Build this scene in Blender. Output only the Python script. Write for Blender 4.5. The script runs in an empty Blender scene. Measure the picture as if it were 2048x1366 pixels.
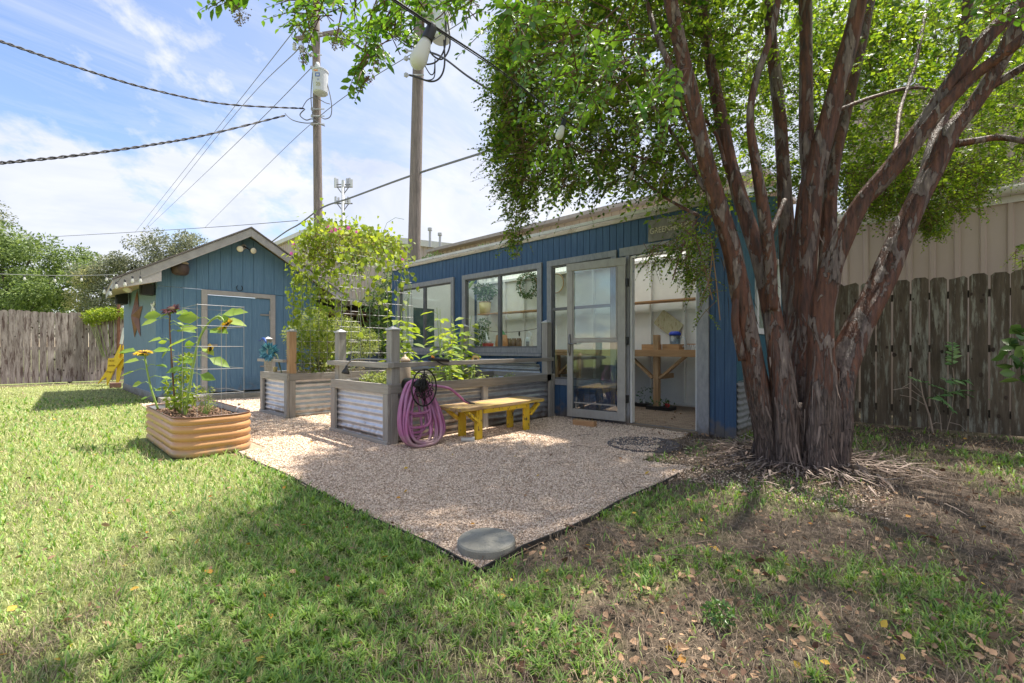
import bpy, math, random
import numpy as np
from mathutils import Vector, Matrix
random.seed(7); RN = np.random.default_rng(11)
S = bpy.context.scene
col = S.collection
# ------------------------------------------------------------------ camera
FPX, CX0, HY, EYE = 910.0, 1024.0, 697.0, 1.0
YAW = math.radians(43.05)
FW = np.array([math.cos(YAW), math.sin(YAW), 0.0]); RT = np.array([math.sin(YAW), -math.cos(YAW), 0.0])
cam_d = bpy.data.cameras.new("camera"); cam = bpy.data.objects.new("camera", cam_d); col.objects.link(cam)
cam.location = (0, 0, EYE); cam.rotation_euler = (math.radians(90), 0, YAW - math.radians(90))
cam_d.lens = 36.0 * FPX / 2048; cam_d.sensor_width = 36; cam_d.shift_y = (HY - 683) / 2048
cam_d.clip_start = 0.05; cam_d.clip_end = 5000
S.camera = cam
# ------------------------------------------------------------------ light
SUN_AZ = math.radians(-12)      # direction the sun stands in, from +X
SUN_EL = math.radians(66)
w = bpy.data.worlds.new("World"); S.world = w; w.use_nodes = True
nt = w.node_tree; nt.nodes.clear()
def N(t, typ, **k):
    n = t.nodes.new(typ)
    for a, b in k.items(): setattr(n, a, b)
    return n
sky = N(nt, 'ShaderNodeTexSky', sky_type='NISHITA', sun_disc=False)
sky.sun_elevation = SUN_EL; sky.sun_rotation = math.pi / 2 - SUN_AZ
sky.dust_density = 0.0; sky.air_density = 1.3; sky.ozone_density = 4.0
tc = N(nt, 'ShaderNodeTexCoord'); sep = N(nt, 'ShaderNodeSeparateXYZ'); nt.links.new(tc.outputs['Generated'], sep.inputs[0])
zz = N(nt, 'ShaderNodeMath', operation='MAXIMUM'); nt.links.new(sep.outputs[2], zz.inputs[0]); zz.inputs[1].default_value = 0.0
za = N(nt, 'ShaderNodeMath', operation='ADD'); nt.links.new(zz.outputs[0], za.inputs[0]); za.inputs[1].default_value = 0.28
dv = N(nt, 'ShaderNodeVectorMath', operation='DIVIDE'); cmb = N(nt, 'ShaderNodeCombineXYZ')
for i in range(3): nt.links.new(za.outputs[0], cmb.inputs[i])
nt.links.new(tc.outputs['Generated'], dv.inputs[0]); nt.links.new(cmb.outputs[0], dv.inputs[1])
def wnoise(scale, det, rough, off, stretch=(1, 1, 1), dist=0.0):
    mp = N(nt, 'ShaderNodeMapping'); mp.inputs['Location'].default_value = off; mp.inputs['Scale'].default_value = stretch
    mp.inputs['Rotation'].default_value = (0, 0, 0.7)
    nt.links.new(dv.outputs[0], mp.inputs[0])
    n = N(nt, 'ShaderNodeTexNoise'); n.inputs['Scale'].default_value = scale; n.inputs['Detail'].default_value = det
    n.inputs['Roughness'].default_value = rough; n.inputs['Distortion'].default_value = dist
    nt.links.new(mp.outputs[0], n.inputs['Vector']); return n
def wramp(src, a, b, va=(0, 0, 0, 1), vb=(1, 1, 1, 1)):
    r = N(nt, 'ShaderNodeValToRGB'); r.color_ramp.elements[0].position = a; r.color_ramp.elements[1].position = b
    r.color_ramp.elements[0].color = va; r.color_ramp.elements[1].color = vb
    nt.links.new(src, r.inputs[0]); return r
n1 = wnoise(0.9, 9, 0.6, (3.1, 1.7, 0), (1, 1.0, 1), 0.35)
n2 = wnoise(2.2, 8, 0.66, (0.4, 5.2, 0), (0.5, 2.0, 1), 0.6)
r1 = wramp(n1.outputs[0], 0.50, 0.56); r2 = wramp(n2.outputs[0], 0.46, 0.70)
# more cloud towards the right of the view, opener to the left
dot = N(nt, 'ShaderNodeVectorMath', operation='DOT_PRODUCT'); nt.links.new(tc.outputs['Generated'], dot.inputs[0]); dot.inputs[1].default_value = tuple(RT)
cov = wramp(dot.outputs['Value'], 0.0, 1.0)
cvm = N(nt, 'ShaderNodeMapRange'); nt.links.new(dot.outputs['Value'], cvm.inputs[0])
cvm.inputs[1].default_value = -0.62; cvm.inputs[2].default_value = 0.02; cvm.inputs[3].default_value = 0.0; cvm.inputs[4].default_value = 0.8
mx = N(nt, 'ShaderNodeMath', operation='MAXIMUM'); nt.links.new(r1.outputs[0], mx.inputs[0])
r2s = N(nt, 'ShaderNodeMath', operation='MULTIPLY'); nt.links.new(r2.outputs[0], r2s.inputs[0]); r2s.inputs[1].default_value = 0.5
nt.links.new(r2s.outputs[0], mx.inputs[1])
ad = N(nt, 'ShaderNodeMath', operation='ADD', use_clamp=True); nt.links.new(mx.outputs[0], ad.inputs[0]); nt.links.new(cvm.outputs[0], ad.inputs[1])
mq = N(nt, 'ShaderNodeMath', operation='MULTIPLY'); nt.links.new(ad.outputs[0], mq.inputs[0]); mq.inputs[1].default_value = 0.96
tn = N(nt, 'ShaderNodeMix', data_type='RGBA', blend_type='MULTIPLY'); tn.inputs[0].default_value = 1; nt.links.new(sky.outputs[0], tn.inputs[6]); tn.inputs[7].default_value = (1.02, 0.94, 1.0, 1)
b1 = N(nt, 'ShaderNodeBackground'); b1.inputs[1].default_value = 0.073; nt.links.new(tn.outputs[2], b1.inputs[0])
n3 = wnoise(1.7, 6, 0.6, (7, 2, 0), (1, 1, 1), 0.5)
cc = wramp(n3.outputs[0], 0.32, 0.66, (0.66, 0.73, 0.95, 1), (1.0, 1.0, 1.0, 1))
b2 = N(nt, 'ShaderNodeBackground'); b2.inputs[1].default_value = 0.36; nt.links.new(cc.outputs[0], b2.inputs[0])
ms = N(nt, 'ShaderNodeMixShader'); nt.links.new(mq.outputs[0], ms.inputs[0]); nt.links.new(b1.outputs[0], ms.inputs[1]); nt.links.new(b2.outputs[0], ms.inputs[2])
wo = N(nt, 'ShaderNodeOutputWorld'); nt.links.new(ms.outputs[0], wo.inputs[0])
sd = bpy.data.lights.new("sun", 'SUN'); so = bpy.data.objects.new("sun", sd); col.objects.link(so)
sd.energy = 3.1; sd.angle = math.radians(1.2); sd.color = (1.0, 0.93, 0.82)
sv = Vector((math.cos(SUN_EL) * math.cos(SUN_AZ), math.cos(SUN_EL) * math.sin(SUN_AZ), math.sin(SUN_EL)))
so.rotation_euler = sv.to_track_quat('Z', 'Y').to_euler(); so.location = (10, 0, 20)
vs = S.view_settings; vs.view_transform = 'Standard'; vs.look = 'None'; vs.gamma = 1; vs.exposure = 1.62
S.cycles.max_bounces = 8; S.cycles.transparent_max_bounces = 16; S.cycles.diffuse_bounces = 4
# ------------------------------------------------------------------ pixel helpers (photo pixel + a known plane -> place in the yard)
def ray(x, y): return FW + (x - CX0) / FPX * RT + (HY - y) / FPX * np.array([0, 0, 1.0])
CAM = np.array([0, 0, EYE])
def P(x, y, t): return CAM + ray(x, y) * t
def onX(x, y, c): r = ray(x, y); return CAM + r * (c / r[0])
def onY(x, y, c): r = ray(x, y); return CAM + r * (c / r[1])
def onZ(x, y, z=0.0): r = ray(x, y); return CAM + r * ((z - EYE) / r[2])
def depth(x, y, z=None): return x * FW[0] + y * FW[1]
# ------------------------------------------------------------------ materials
MATS = {}
def mat(name, c1, c2=None, scale=6.0, stretch=(1, 1, 1), rough=0.7, bump=0.0, bscale=None, metal=0.0, island=0.0,
        c3=None, iw=0.3, s3=2.0, t3=(0.55, 0.65), det=6, spec=0.5, trans=0.0, tcol=None, emit=None, bdist=0.01, wave=None, coat=0.0, dirt=None):
    if name in MATS: return MATS[name]
    m = bpy.data.materials.new(name); m.use_nodes = True; t = m.node_tree; t.nodes.clear(); L = t.links.new
    out = N(t, 'ShaderNodeOutputMaterial'); b = N(t, 'ShaderNodeBsdfPrincipled'); L(b.outputs[0], out.inputs[0])
    b.inputs['Roughness'].default_value = rough; b.inputs['Metallic'].default_value = metal
    b.inputs['Specular IOR Level'].default_value = spec; b.inputs['Coat Weight'].default_value = coat
    co = N(t, 'ShaderNodeTexCoord'); mp = N(t, 'ShaderNodeMapping'); mp.inputs['Scale'].default_value = stretch
    L(co.outputs['Object'], mp.inputs[0])
    no = N(t, 'ShaderNodeTexNoise'); no.inputs['Scale'].default_value = scale; no.inputs['Detail'].default_value = det; no.inputs['Roughness'].default_value = 0.65
    L(mp.outputs[0], no.inputs['Vector'])
    r = N(t, 'ShaderNodeValToRGB'); r.color_ramp.elements[0].position = 0.33; r.color_ramp.elements[1].position = 0.67
    c2 = c2 or c1
    r.color_ramp.elements[0].color = (*c1, 1); r.color_ramp.elements[1].color = (*c2, 1); L(no.outputs[0], r.inputs[0])
    cur = r.outputs[0]
    if island:
        g = N(t, 'ShaderNodeNewGeometry')
        if island > 0.9:      # colour chosen wholly by island
            a = N(t, 'ShaderNodeMath', operation='MULTIPLY_ADD'); a.inputs[1].default_value = iw
            L(no.outputs[0], a.inputs[0]); 
            s_ = N(t, 'ShaderNodeMath', operation='SUBTRACT'); L(g.outputs['Random Per Island'], s_.inputs[0]); s_.inputs[1].default_value = iw / 2
            L(s_.outputs[0], a.inputs[2]); L(a.outputs[0], r.inputs[0])
            r.color_ramp.elements[0].position = 0.1; r.color_ramp.elements[1].position = 0.9
        else:
            h = N(t, 'ShaderNodeHueSaturation'); mr = N(t, 'ShaderNodeMapRange'); L(g.outputs['Random Per Island'], mr.inputs[0])
            mr.inputs[3].default_value = 1 - island; mr.inputs[4].default_value = 1 + island
            L(mr.outputs[0], h.inputs['Value']); L(cur, h.inputs['Color']); cur = h.outputs[0]
    if c3:
        n2_ = N(t, 'ShaderNodeTexNoise'); n2_.inputs['Scale'].default_value = s3; n2_.inputs['Detail'].default_value = 8; n2_.inputs['Roughness'].default_value = 0.7
        L(mp.outputs[0], n2_.inputs['Vector'])
        rr = N(t, 'ShaderNodeMapRange'); rr.inputs[1].default_value = t3[0]; rr.inputs[2].default_value = t3[1]; L(n2_.outputs[0], rr.inputs[0])
        mm = N(t, 'ShaderNodeMix', data_type='RGBA'); L(rr.outputs[0], mm.inputs[0]); L(cur, mm.inputs[6]); mm.inputs[7].default_value = (*c3, 1); cur = mm.outputs[2]
    if dirt:
        sp_ = N(t, 'ShaderNodeSeparateXYZ'); L(co.outputs['Object'], sp_.inputs[0]); dn_ = N(t, 'ShaderNodeTexNoise'); dn_.inputs['Scale'].default_value = 9; dn_.inputs['Detail'].default_value = 8; L(co.outputs['Object'], dn_.inputs['Vector'])
        r1_ = N(t, 'ShaderNodeMapRange'); L(sp_.outputs[2], r1_.inputs[0]); r1_.inputs[1].default_value = dirt[0]; r1_.inputs[2].default_value = 0.0; r1_.inputs[3].default_value = -.35; r1_.inputs[4].default_value = .32
        a1_ = N(t, 'ShaderNodeMath', operation='ADD'); L(r1_.outputs[0], a1_.inputs[0]); L(dn_.outputs[0], a1_.inputs[1]); r2_ = N(t, 'ShaderNodeMapRange'); L(a1_.outputs[0], r2_.inputs[0]); r2_.inputs[1].default_value = .45; r2_.inputs[2].default_value = .75; r2_.inputs[4].default_value = .8
        m2_ = N(t, 'ShaderNodeMix', data_type='RGBA'); L(r2_.outputs[0], m2_.inputs[0]); L(cur, m2_.inputs[6]); m2_.inputs[7].default_value = (*dirt[1], 1); cur = m2_.outputs[2]
    L(cur, b.inputs['Base Color'])
    if bump:
        nb = N(t, 'ShaderNodeTexNoise'); nb.inputs['Scale'].default_value = bscale or scale * 4; nb.inputs['Detail'].default_value = 6
        L(mp.outputs[0], nb.inputs['Vector'])
        bp = N(t, 'ShaderNodeBump'); bp.inputs['Strength'].default_value = bump; bp.inputs['Distance'].default_value = bdist
        L(nb.outputs[0], bp.inputs['Height']); L(bp.outputs[0], b.inputs['Normal'])
    if trans:
        tr = N(t, 'ShaderNodeBsdfTranslucent'); hs = N(t, 'ShaderNodeMix', data_type='RGBA', blend_type='MULTIPLY'); hs.inputs[0].default_value = 1
        L(cur, hs.inputs[6]); hs.inputs[7].default_value = (*(tcol or (1, 1, 1)), 1); L(hs.outputs[2], tr.inputs[0])
        mi = N(t, 'ShaderNodeMixShader'); mi.inputs[0].default_value = trans; L(b.outputs[0], mi.inputs[1]); L(tr.outputs[0], mi.inputs[2]); L(mi.outputs[0], out.inputs[0])
    MATS[name] = m; return m
def glass_mat(name, tint=(0.93, 0.97, 0.95), refl=0.1, rough=0.02):
    if name in MATS: return MATS[name]
    m = bpy.data.materials.new(name); m.use_nodes = True; t = m.node_tree; t.nodes.clear(); L = t.links.new
    out = N(t, 'ShaderNodeOutputMaterial'); tr = N(t, 'ShaderNodeBsdfTransparent'); tr.inputs[0].default_value = (*tint, 1)
    gl = N(t, 'ShaderNodeBsdfGlossy'); gl.inputs['Roughness'].default_value = rough
    fr = N(t, 'ShaderNodeLayerWeight'); fr.inputs[0].default_value = 0.5
    pw = N(t, 'ShaderNodeMath', operation='POWER'); L(fr.outputs['Facing'], pw.inputs[0]); pw.inputs[1].default_value = 4.0
    ml = N(t, 'ShaderNodeMath', operation='MULTIPLY'); L(pw.outputs[0], ml.inputs[0]); ml.inputs[1].default_value = 0.45
    ma = N(t, 'ShaderNodeMath', operation='ADD', use_clamp=True); L(ml.outputs[0], ma.inputs[0]); ma.inputs[1].default_value = refl
    mi = N(t, 'ShaderNodeMixShader'); L(ma.outputs[0], mi.inputs[0]); L(tr.outputs[0], mi.inputs[1]); L(gl.outputs[0], mi.inputs[2]); L(mi.outputs[0], out.inputs[0])
    MATS[name] = m; return m
VZ = (14, 14, 1); HX = (1, 14, 14); HYs = (14, 1, 14)
GREYC = ((0.20, 0.185, 0.165), (0.30, 0.28, 0.255))
M = dict(
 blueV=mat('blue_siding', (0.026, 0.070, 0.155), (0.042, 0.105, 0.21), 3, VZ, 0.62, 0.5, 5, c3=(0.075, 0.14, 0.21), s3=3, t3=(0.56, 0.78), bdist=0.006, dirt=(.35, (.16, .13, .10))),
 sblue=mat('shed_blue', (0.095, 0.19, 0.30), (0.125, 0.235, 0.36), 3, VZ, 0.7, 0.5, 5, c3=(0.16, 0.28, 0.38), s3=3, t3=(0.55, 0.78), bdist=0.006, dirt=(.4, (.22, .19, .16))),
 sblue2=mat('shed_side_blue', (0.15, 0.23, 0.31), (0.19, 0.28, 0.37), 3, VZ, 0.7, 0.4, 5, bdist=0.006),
 trim=mat('grey_trim', (0.22, 0.225, 0.24), (0.32, 0.32, 0.335), 5, (6, 6, 2), 0.6, 0.3, 14, c3=(0.12, 0.11, 0.10), s3=7, t3=(0.64, 0.8), bdist=0.004, dirt=(.25, (.16, .13, .10))),
 fascia=mat('fascia_grey', (0.33, 0.31, 0.30), (0.42, 0.40, 0.39), 3, (2, 2, 2), 0.6, 0.2, 14),
 door_al=mat('door_cream', (0.30, 0.285, 0.26), (0.38, 0.365, 0.335), 4, (4, 4, 2), 0.45, 0.1, 10),
 bedwoodX=mat('bed_wood_long', GREYC[0], GREYC[1], 3, HX, 0.8, 0.5, 5, c3=(0.10, 0.08, 0.06), s3=5, t3=(0.66, 0.78), bdist=0.006),
 bedwoodY=mat('bed_wood_cross', (0.27, 0.25, 0.22), (0.38, 0.355, 0.32), 3, HYs, 0.8, 0.5, 5, c3=(0.14, 0.12, 0.09), s3=5, t3=(0.66, 0.78), bdist=0.006),
 bedwoodZ=mat('bed_wood_upright', (0.25, 0.23, 0.21), (0.36, 0.34, 0.31), 3, VZ, 0.8, 0.5, 5, c3=(0.12, 0.10, 0.08), s3=5, t3=(0.66, 0.78), bdist=0.006),
 galv=mat('galvanised', (0.42, 0.44, 0.48), (0.62, 0.64, 0.68), 7, (1, 1, 2), 0.42, 0.15, 30, metal=0.75, c3=(0.30, 0.23, 0.16), s3=3.0, t3=(0.56, 0.72), det=8, dirt=(.28, (.22, .16, .11))),
 natwood=mat('treated_pine', (0.34, 0.20, 0.10), (0.48, 0.31, 0.17), 3, VZ, 0.75, 0.4, 6, c3=(0.20, 0.11, 0.05), s3=6, t3=(0.62, 0.75), bdist=0.004),
 natwoodY=mat('treated_pine_board', (0.40, 0.22, 0.10), (0.52, 0.31, 0.16), 3, HYs, 0.75, 0.4, 6, bdist=0.004),
 white=mat('white_paint', (0.74, 0.74, 0.73), (0.82, 0.82, 0.81), 3, (1, 1, 1), 0.6, 0.1, 20, c3=(0.62, 0.60, 0.56), s3=1.7, t3=(0.58, 0.8)),
 whitepl=mat('white_plastic', (0.8, 0.8, 0.8), rough=0.35),
 soil=mat('potting_soil', (0.05, 0.03, 0.02), (0.20, 0.13, 0.08), 40, (1, 1, 1), 0.95, 1.0, 60, bdist=0.03),
 black=mat('black_plastic', (0.012, 0.012, 0.013), (0.02, 0.02, 0.02), rough=0.5),
 iron=mat('black_iron', (0.012, 0.012, 0.012), (0.02, 0.02, 0.02), rough=0.4, metal=0.3, bump=0.2, bscale=60),
 wire=mat('galvanised_wire', (0.24, 0.24, 0.25), (0.34, 0.34, 0.35), rough=0.55, metal=0.3),
 wirerust=mat('old_wire', (0.32, 0.30, 0.29), (0.42, 0.40, 0.38), rough=0.5, metal=0.4),
 gold=mat('tan_coated_steel', (0.52, 0.27, 0.115), (0.58, 0.31, 0.14), 2, rough=0.38, bump=0.02, coat=0.15, spec=0.5, dirt=(.14, (.30, .24, .16))),
 liner=mat('planter_liner', (0.45, 0.5, 0.58), (0.55, 0.6, 0.68), rough=0.4, metal=0.4),
 rust=mat('rusted_metal', (0.17, 0.075, 0.05), (0.27, 0.13, 0.085), 5, rough=0.55, metal=0.35, bump=0.2),
 yellowp=mat('yellow_paint', (0.72, 0.48, 0.02), (0.80, 0.55, 0.03), 4, rough=0.55),
 yellowchip=mat('yellow_chipped', (0.66, 0.44, 0.02), (0.74, 0.52, 0.04), 4, (4, 4, 2), 0.65, 0.4, 12, c3=(0.12, 0.07, 0.035), s3=6, t3=(0.57, 0.61)),
 benchtop=mat('bench_top_worn', (0.30, 0.19, 0.10), (0.44, 0.30, 0.17), 5, (1, 10, 6), 0.75, 0.5, 8, c3=(0.62, 0.44, 0.08), s3=1.6, t3=(0.50, 0.60)),
 hose=mat('garden_hose', (0.40, 0.075, 0.22), (0.42, 0.24, 0.40), 1.6, rough=0.5, c3=(0.42, 0.05, 0.20), s3=1.3, t3=(0.55, 0.75), dirt=(.30, (.40, .28, .26))),
 conc=mat('concrete', (0.22, 0.21, 0.175), (0.31, 0.30, 0.26), 5, rough=0.9, bump=0.8, bscale=120, bdist=0.004, c3=(0.18, 0.18, 0.15), s3=30, t3=(0.58, 0.64)),
 mat_rub=mat('dark_rubber', (0.085, 0.075, 0.08), (0.15, 0.13, 0.13), 12, rough=0.8, bump=0.5, bscale=60, c3=(0.28, 0.23, 0.19), s3=60, t3=(0.56, 0.60)),
 edging=mat('black_edging', (0.02, 0.018, 0.017), (0.04, 0.035, 0.03), rough=0.7),
 shingle=mat('shingle', (0.10, 0.09, 0.085), (0.17, 0.15, 0.14), 30, rough=0.95, bump=0.6),
 soffit=mat('soffit_wood', (0.52, 0.38, 0.24), (0.62, 0.48, 0.32), 3, rough=0.8),
 fenceL=mat('fence_wood_grey', (0.20, 0.16, 0.15), (0.42, 0.36, 0.35), 2.2, (8, 8, 1), 0.9, 0.7, 6, island=0.25, c3=(0.10, 0.065, 0.06), s3=2.0, t3=(0.50, 0.60), bdist=0.01),
 fenceR=mat('fence_wood_dark', (0.060, 0.044, 0.030), (0.14, 0.108, 0.078), 2.2, (8, 8, 1), 0.9, 0.7, 6, island=0.22, c3=(0.27, 0.26, 0.215), s3=2.9, t3=(0.51, 0.63), bdist=0.01),
 rail=mat('fence_rail', (0.06, 0.045, 0.035), (0.10, 0.08, 0.06), 3, (8, 1, 8), 0.9),
 tan=mat('tan_metal_siding', (0.40, 0.315, 0.265), (0.45, 0.365, 0.31), 0.8, (1, 1, 0.4), 0.5, 0.02, c3=(0.40, 0.33, 0.27), s3=1.2, t3=(0.6, 0.8)),
 tanw=mat('tan_gutter', (0.55, 0.52, 0.47), (0.62, 0.60, 0.55), 2, rough=0.5, c3=(0.34, 0.30, 0.20), s3=5, t3=(0.6, 0.66)),
 pole=mat('pole_wood', (0.15, 0.125, 0.115), (0.28, 0.235, 0.215), 3, (9, 9, 0.7), 0.9, 0.8, 5, bdist=0.02),
 poleg=mat('tower_grey', (0.40, 0.42, 0.45), (0.48, 0.50, 0.53), rough=0.6),
 transf=mat('transformer_grey', (0.50, 0.53, 0.56), (0.56, 0.59, 0.62), rough=0.5),
 cable=mat('black_cable', (0.025, 0.025, 0.028), rough=0.6),
 cableg=mat('grey_cable', (0.16, 0.17, 0.19), rough=0.6),
 bulb=mat('frosted_bulb', (0.80, 0.80, 0.76), rough=0.25, trans=0.35),
 bark=None, petY=mat('yellow_petal', (0.85, 0.52, 0.02), (0.9, 0.62, 0.05), rough=0.6, trans=0.35, island=0.15),
 petR=mat('maroon_petal', (0.05, 0.006, 0.007), (0.09, 0.012, 0.012), rough=0.6, island=0.2),
 pink=mat('pink_petal', (0.80, 0.10, 0.55), (0.85, 0.25, 0.65), rough=0.6, trans=0.35),
 seed=mat('sunflower_seed_head', (0.05, 0.025, 0.01), (0.09, 0.05, 0.02), rough=0.9),
 stem=mat('green_stem', (0.24, 0.36, 0.07), (0.32, 0.44, 0.12), rough=0.6),
 stemd=mat('dark_stem', (0.10, 0.035, 0.03), (0.2, 0.12, 0.06), 3, rough=0.6),
 panicle=mat('seed_capsules', (0.10, 0.07, 0.045), (0.34, 0.30, 0.18), rough=0.8, island=1.0),
 roofpc=mat('translucent_roofing', (0.80, 0.82, 0.80), (0.86, 0.88, 0.86), rough=0.4, trans=0.65),
 glass=glass_mat('window_glass', (0.90, 0.96, 0.94), 0.03), stormglass=glass_mat('storm_glass', (0.80, 0.86, 0.87), 0.10),
 brick=None)
LEAF = dict(
 myrtle=mat('myrtle_leaf', (0.036, 0.095, 0.010), (0.22, 0.32, 0.034), 1.5, iw=0.75, det=3, rough=0.38, island=1.0, trans=0.50, tcol=(1.5, 1.45, 0.7)),
 myrtleY=mat('myrtle_leaf_backlit', (0.06, 0.14, 0.014), (0.26, 0.36, 0.04), 1.5, iw=0.6, det=3, rough=0.38, island=1.0, trans=0.55, tcol=(1.5, 1.45, 0.7)),  # brighter copy of the leaf; backlight of the right crown put into the colour
 myrtleN=mat('myrtle_leaf_near', (0.06, 0.16, 0.018), (0.17, 0.30, 0.04), rough=0.38, island=1.0, trans=0.45, tcol=(1.5, 1.45, 0.7)),
 vine=mat('vine_leaf', (0.19, 0.29, 0.035), (0.38, 0.45, 0.08), rough=0.5, island=1.0, trans=0.50, tcol=(1.4, 1.35, 0.6)),
 vineD=mat('dry_vine', (0.20, 0.15, 0.07), (0.36, 0.34, 0.14), rough=0.7, island=1.0, trans=0.3),
 herb=mat('herb_leaf', (0.20, 0.27, 0.07), (0.44, 0.48, 0.18), rough=0.6, island=1.0, trans=0.4, tcol=(1.3, 1.3, 0.7)),
 sunf=mat('sunflower_leaf', (0.17, 0.30, 0.05), (0.32, 0.44, 0.09), rough=0.55, island=1.0, trans=0.45, tcol=(1.4, 1.35, 0.6)),
 bush=mat('bush_leaf', (0.05, 0.12, 0.025), (0.15, 0.25, 0.06), rough=0.35, island=1.0, trans=0.25),
 farA=mat('far_leaf_green', (0.10, 0.16, 0.05), (0.26, 0.34, 0.12), rough=0.6, island=1.0, trans=0.4, tcol=(1.2, 1.2, 0.8)),
 farB=mat('far_leaf_olive', (0.14, 0.17, 0.10), (0.34, 0.35, 0.22), rough=0.6, island=1.0, trans=0.35),
 farY=mat('far_leaf_pale', (0.30, 0.32, 0.12), (0.52, 0.48, 0.22), rough=0.6, island=1.0, trans=0.4),
 houseplant=mat('houseplant_leaf', (0.05, 0.13, 0.04), (0.12, 0.22, 0.08), rough=0.5, island=1.0, trans=0.3),
)
# ------------------------------------------------------------------ mesh builder
class MB:
    def __init__(s): s.v = []; s.f = []
    def add(s, vs, fs):
        o = len(s.v); s.v += [tuple(map(float, q)) for q in vs]; s.f += [tuple(i + o for i in f) for f in fs]; return s
    def box(s, x0, x1, y0, y1, z0, z1):
        return s.add([(x0, y0, z0), (x1, y0, z0), (x1, y1, z0), (x0, y1, z0), (x0, y0, z1), (x1, y0, z1), (x1, y1, z1), (x0, y1, z1)],
              [(0, 3, 2, 1), (4, 5, 6, 7), (0, 1, 5, 4), (1, 2, 6, 5), (2, 3, 7, 6), (3, 0, 4, 7)])
    def bar(s, a, b, w_, h_, up=(0, 0, 1)):
        a = Vector(a); b = Vector(b); d = (b - a).normalized(); up = Vector(up)
        if abs(d.dot(up)) > 0.98: up = Vector((1, 0, 0))
        r = d.cross(up).normalized() * (w_ / 2); u = r.cross(d).normalized() * (h_ / 2)
        vs = []
        for p in (a, b):
            for q in (-r - u, r - u, r + u, -r + u): vs.append(p + q)
        return s.add(vs, [(3, 2, 1, 0), (4, 5, 6, 7), (0, 1, 5, 4), (1, 2, 6, 5), (2, 3, 7, 6), (3, 0, 4, 7)])
    def tube(s, pts, r, n=6, cap=True, jit=0):
        pts = [Vector(p) for p in pts]; m = len(pts)
        rr = r if hasattr(r, '__len__') else [r] * m
        t0 = (pts[1] - pts[0]).normalized(); a = Vector((0, 0, 1)) if abs(t0.z) < 0.9 else Vector((1, 0, 0))
        u = t0.cross(a).normalized(); vs = []
        for i, p in enumerate(pts):
            t = (pts[min(i + 1, m - 1)] - pts[max(i - 1, 0)])
            t = t.normalized() if t.length > 1e-9 else t0
            u = (u - t * u.dot(t)).normalized(); v = t.cross(u)
            for k in range(n):
                an = 2 * math.pi * k / n; q = rr[i] * (1 + (random.uniform(-jit, jit) if jit else 0))
                vs.append(p + u * (q * math.cos(an)) + v * (q * math.sin(an)))
        fs = [(i * n + k, i * n + (k + 1) % n, (i + 1) * n + (k + 1) % n, (i + 1) * n + k) for i in range(m - 1) for k in range(n)]
        if cap: fs += [tuple(range(n - 1, -1, -1)), tuple((m - 1) * n + k for k in range(n))]
        return s.add(vs, fs)
    def lathe(s, prof, c, axis=(0, 0, 1), n=20):
        c = Vector(c); ax = Vector(axis).normalized(); a = Vector((1, 0, 0)) if abs(ax.x) < 0.9 else Vector((0, 1, 0))
        u = ax.cross(a).normalized(); v = ax.cross(u); vs = []
        for (r, h) in prof:
            for k in range(n):
                an = 2 * math.pi * k / n; vs.append(c + ax * h + u * (r * math.cos(an)) + v * (r * math.sin(an)))
        m = len(prof); fs = [(i * n + k, i * n + (k + 1) % n, (i + 1) * n + (k + 1) % n, (i + 1) * n + k) for i in range(m - 1) for k in range(n)]
        fs += [tuple(range(n - 1, -1, -1)), tuple((m - 1) * n + k for k in range(n))]
        return s.add(vs, fs)
    def prism(s, poly, d):
        d = Vector(d); a = [Vector(p) for p in poly]; n = len(a)
        return s.add(a + [p + d for p in a], [tuple(range(n - 1, -1, -1)), tuple(range(n, 2 * n))] + [(i, (i + 1) % n, n + (i + 1) % n, n + i) for i in range(n)])
    def sheet(s, o, u, v, fn, nu, nv):
        o, u, v = Vector(o), Vector(u), Vector(v); nn = u.cross(v).normalized(); vs = []
        for i in range(nu + 1):
            for j in range(nv + 1):
                a, b = i / nu, j / nv; vs.append(o + u * a + v * b + nn * fn(a, b))
        return s.add(vs, [(i * (nv + 1) + j, (i + 1) * (nv + 1) + j, (i + 1) * (nv + 1) + j + 1, i * (nv + 1) + j + 1) for i in range(nu) for j in range(nv)])
    def corr(s, o, u, v, pitch, amp, along='v', th=0.0):
        L_ = Vector(v).length if along == 'v' else Vector(u).length; n = max(8, int(L_ / pitch * 8))
        if along == 'v': return s.sheet(o, u, v, lambda a, b: amp * math.sin(2 * math.pi * b * L_ / pitch), 1, n)
        return s.sheet(o, u, v, lambda a, b: amp * math.sin(2 * math.pi * a * L_ / pitch), n, 1)
    def build(s, name, m, parent=None, smooth=False, bevel=0, origin=None):
        return build(name, np.array(s.v, dtype=np.float64), s.f, m, parent, smooth, bevel, origin)
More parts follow.
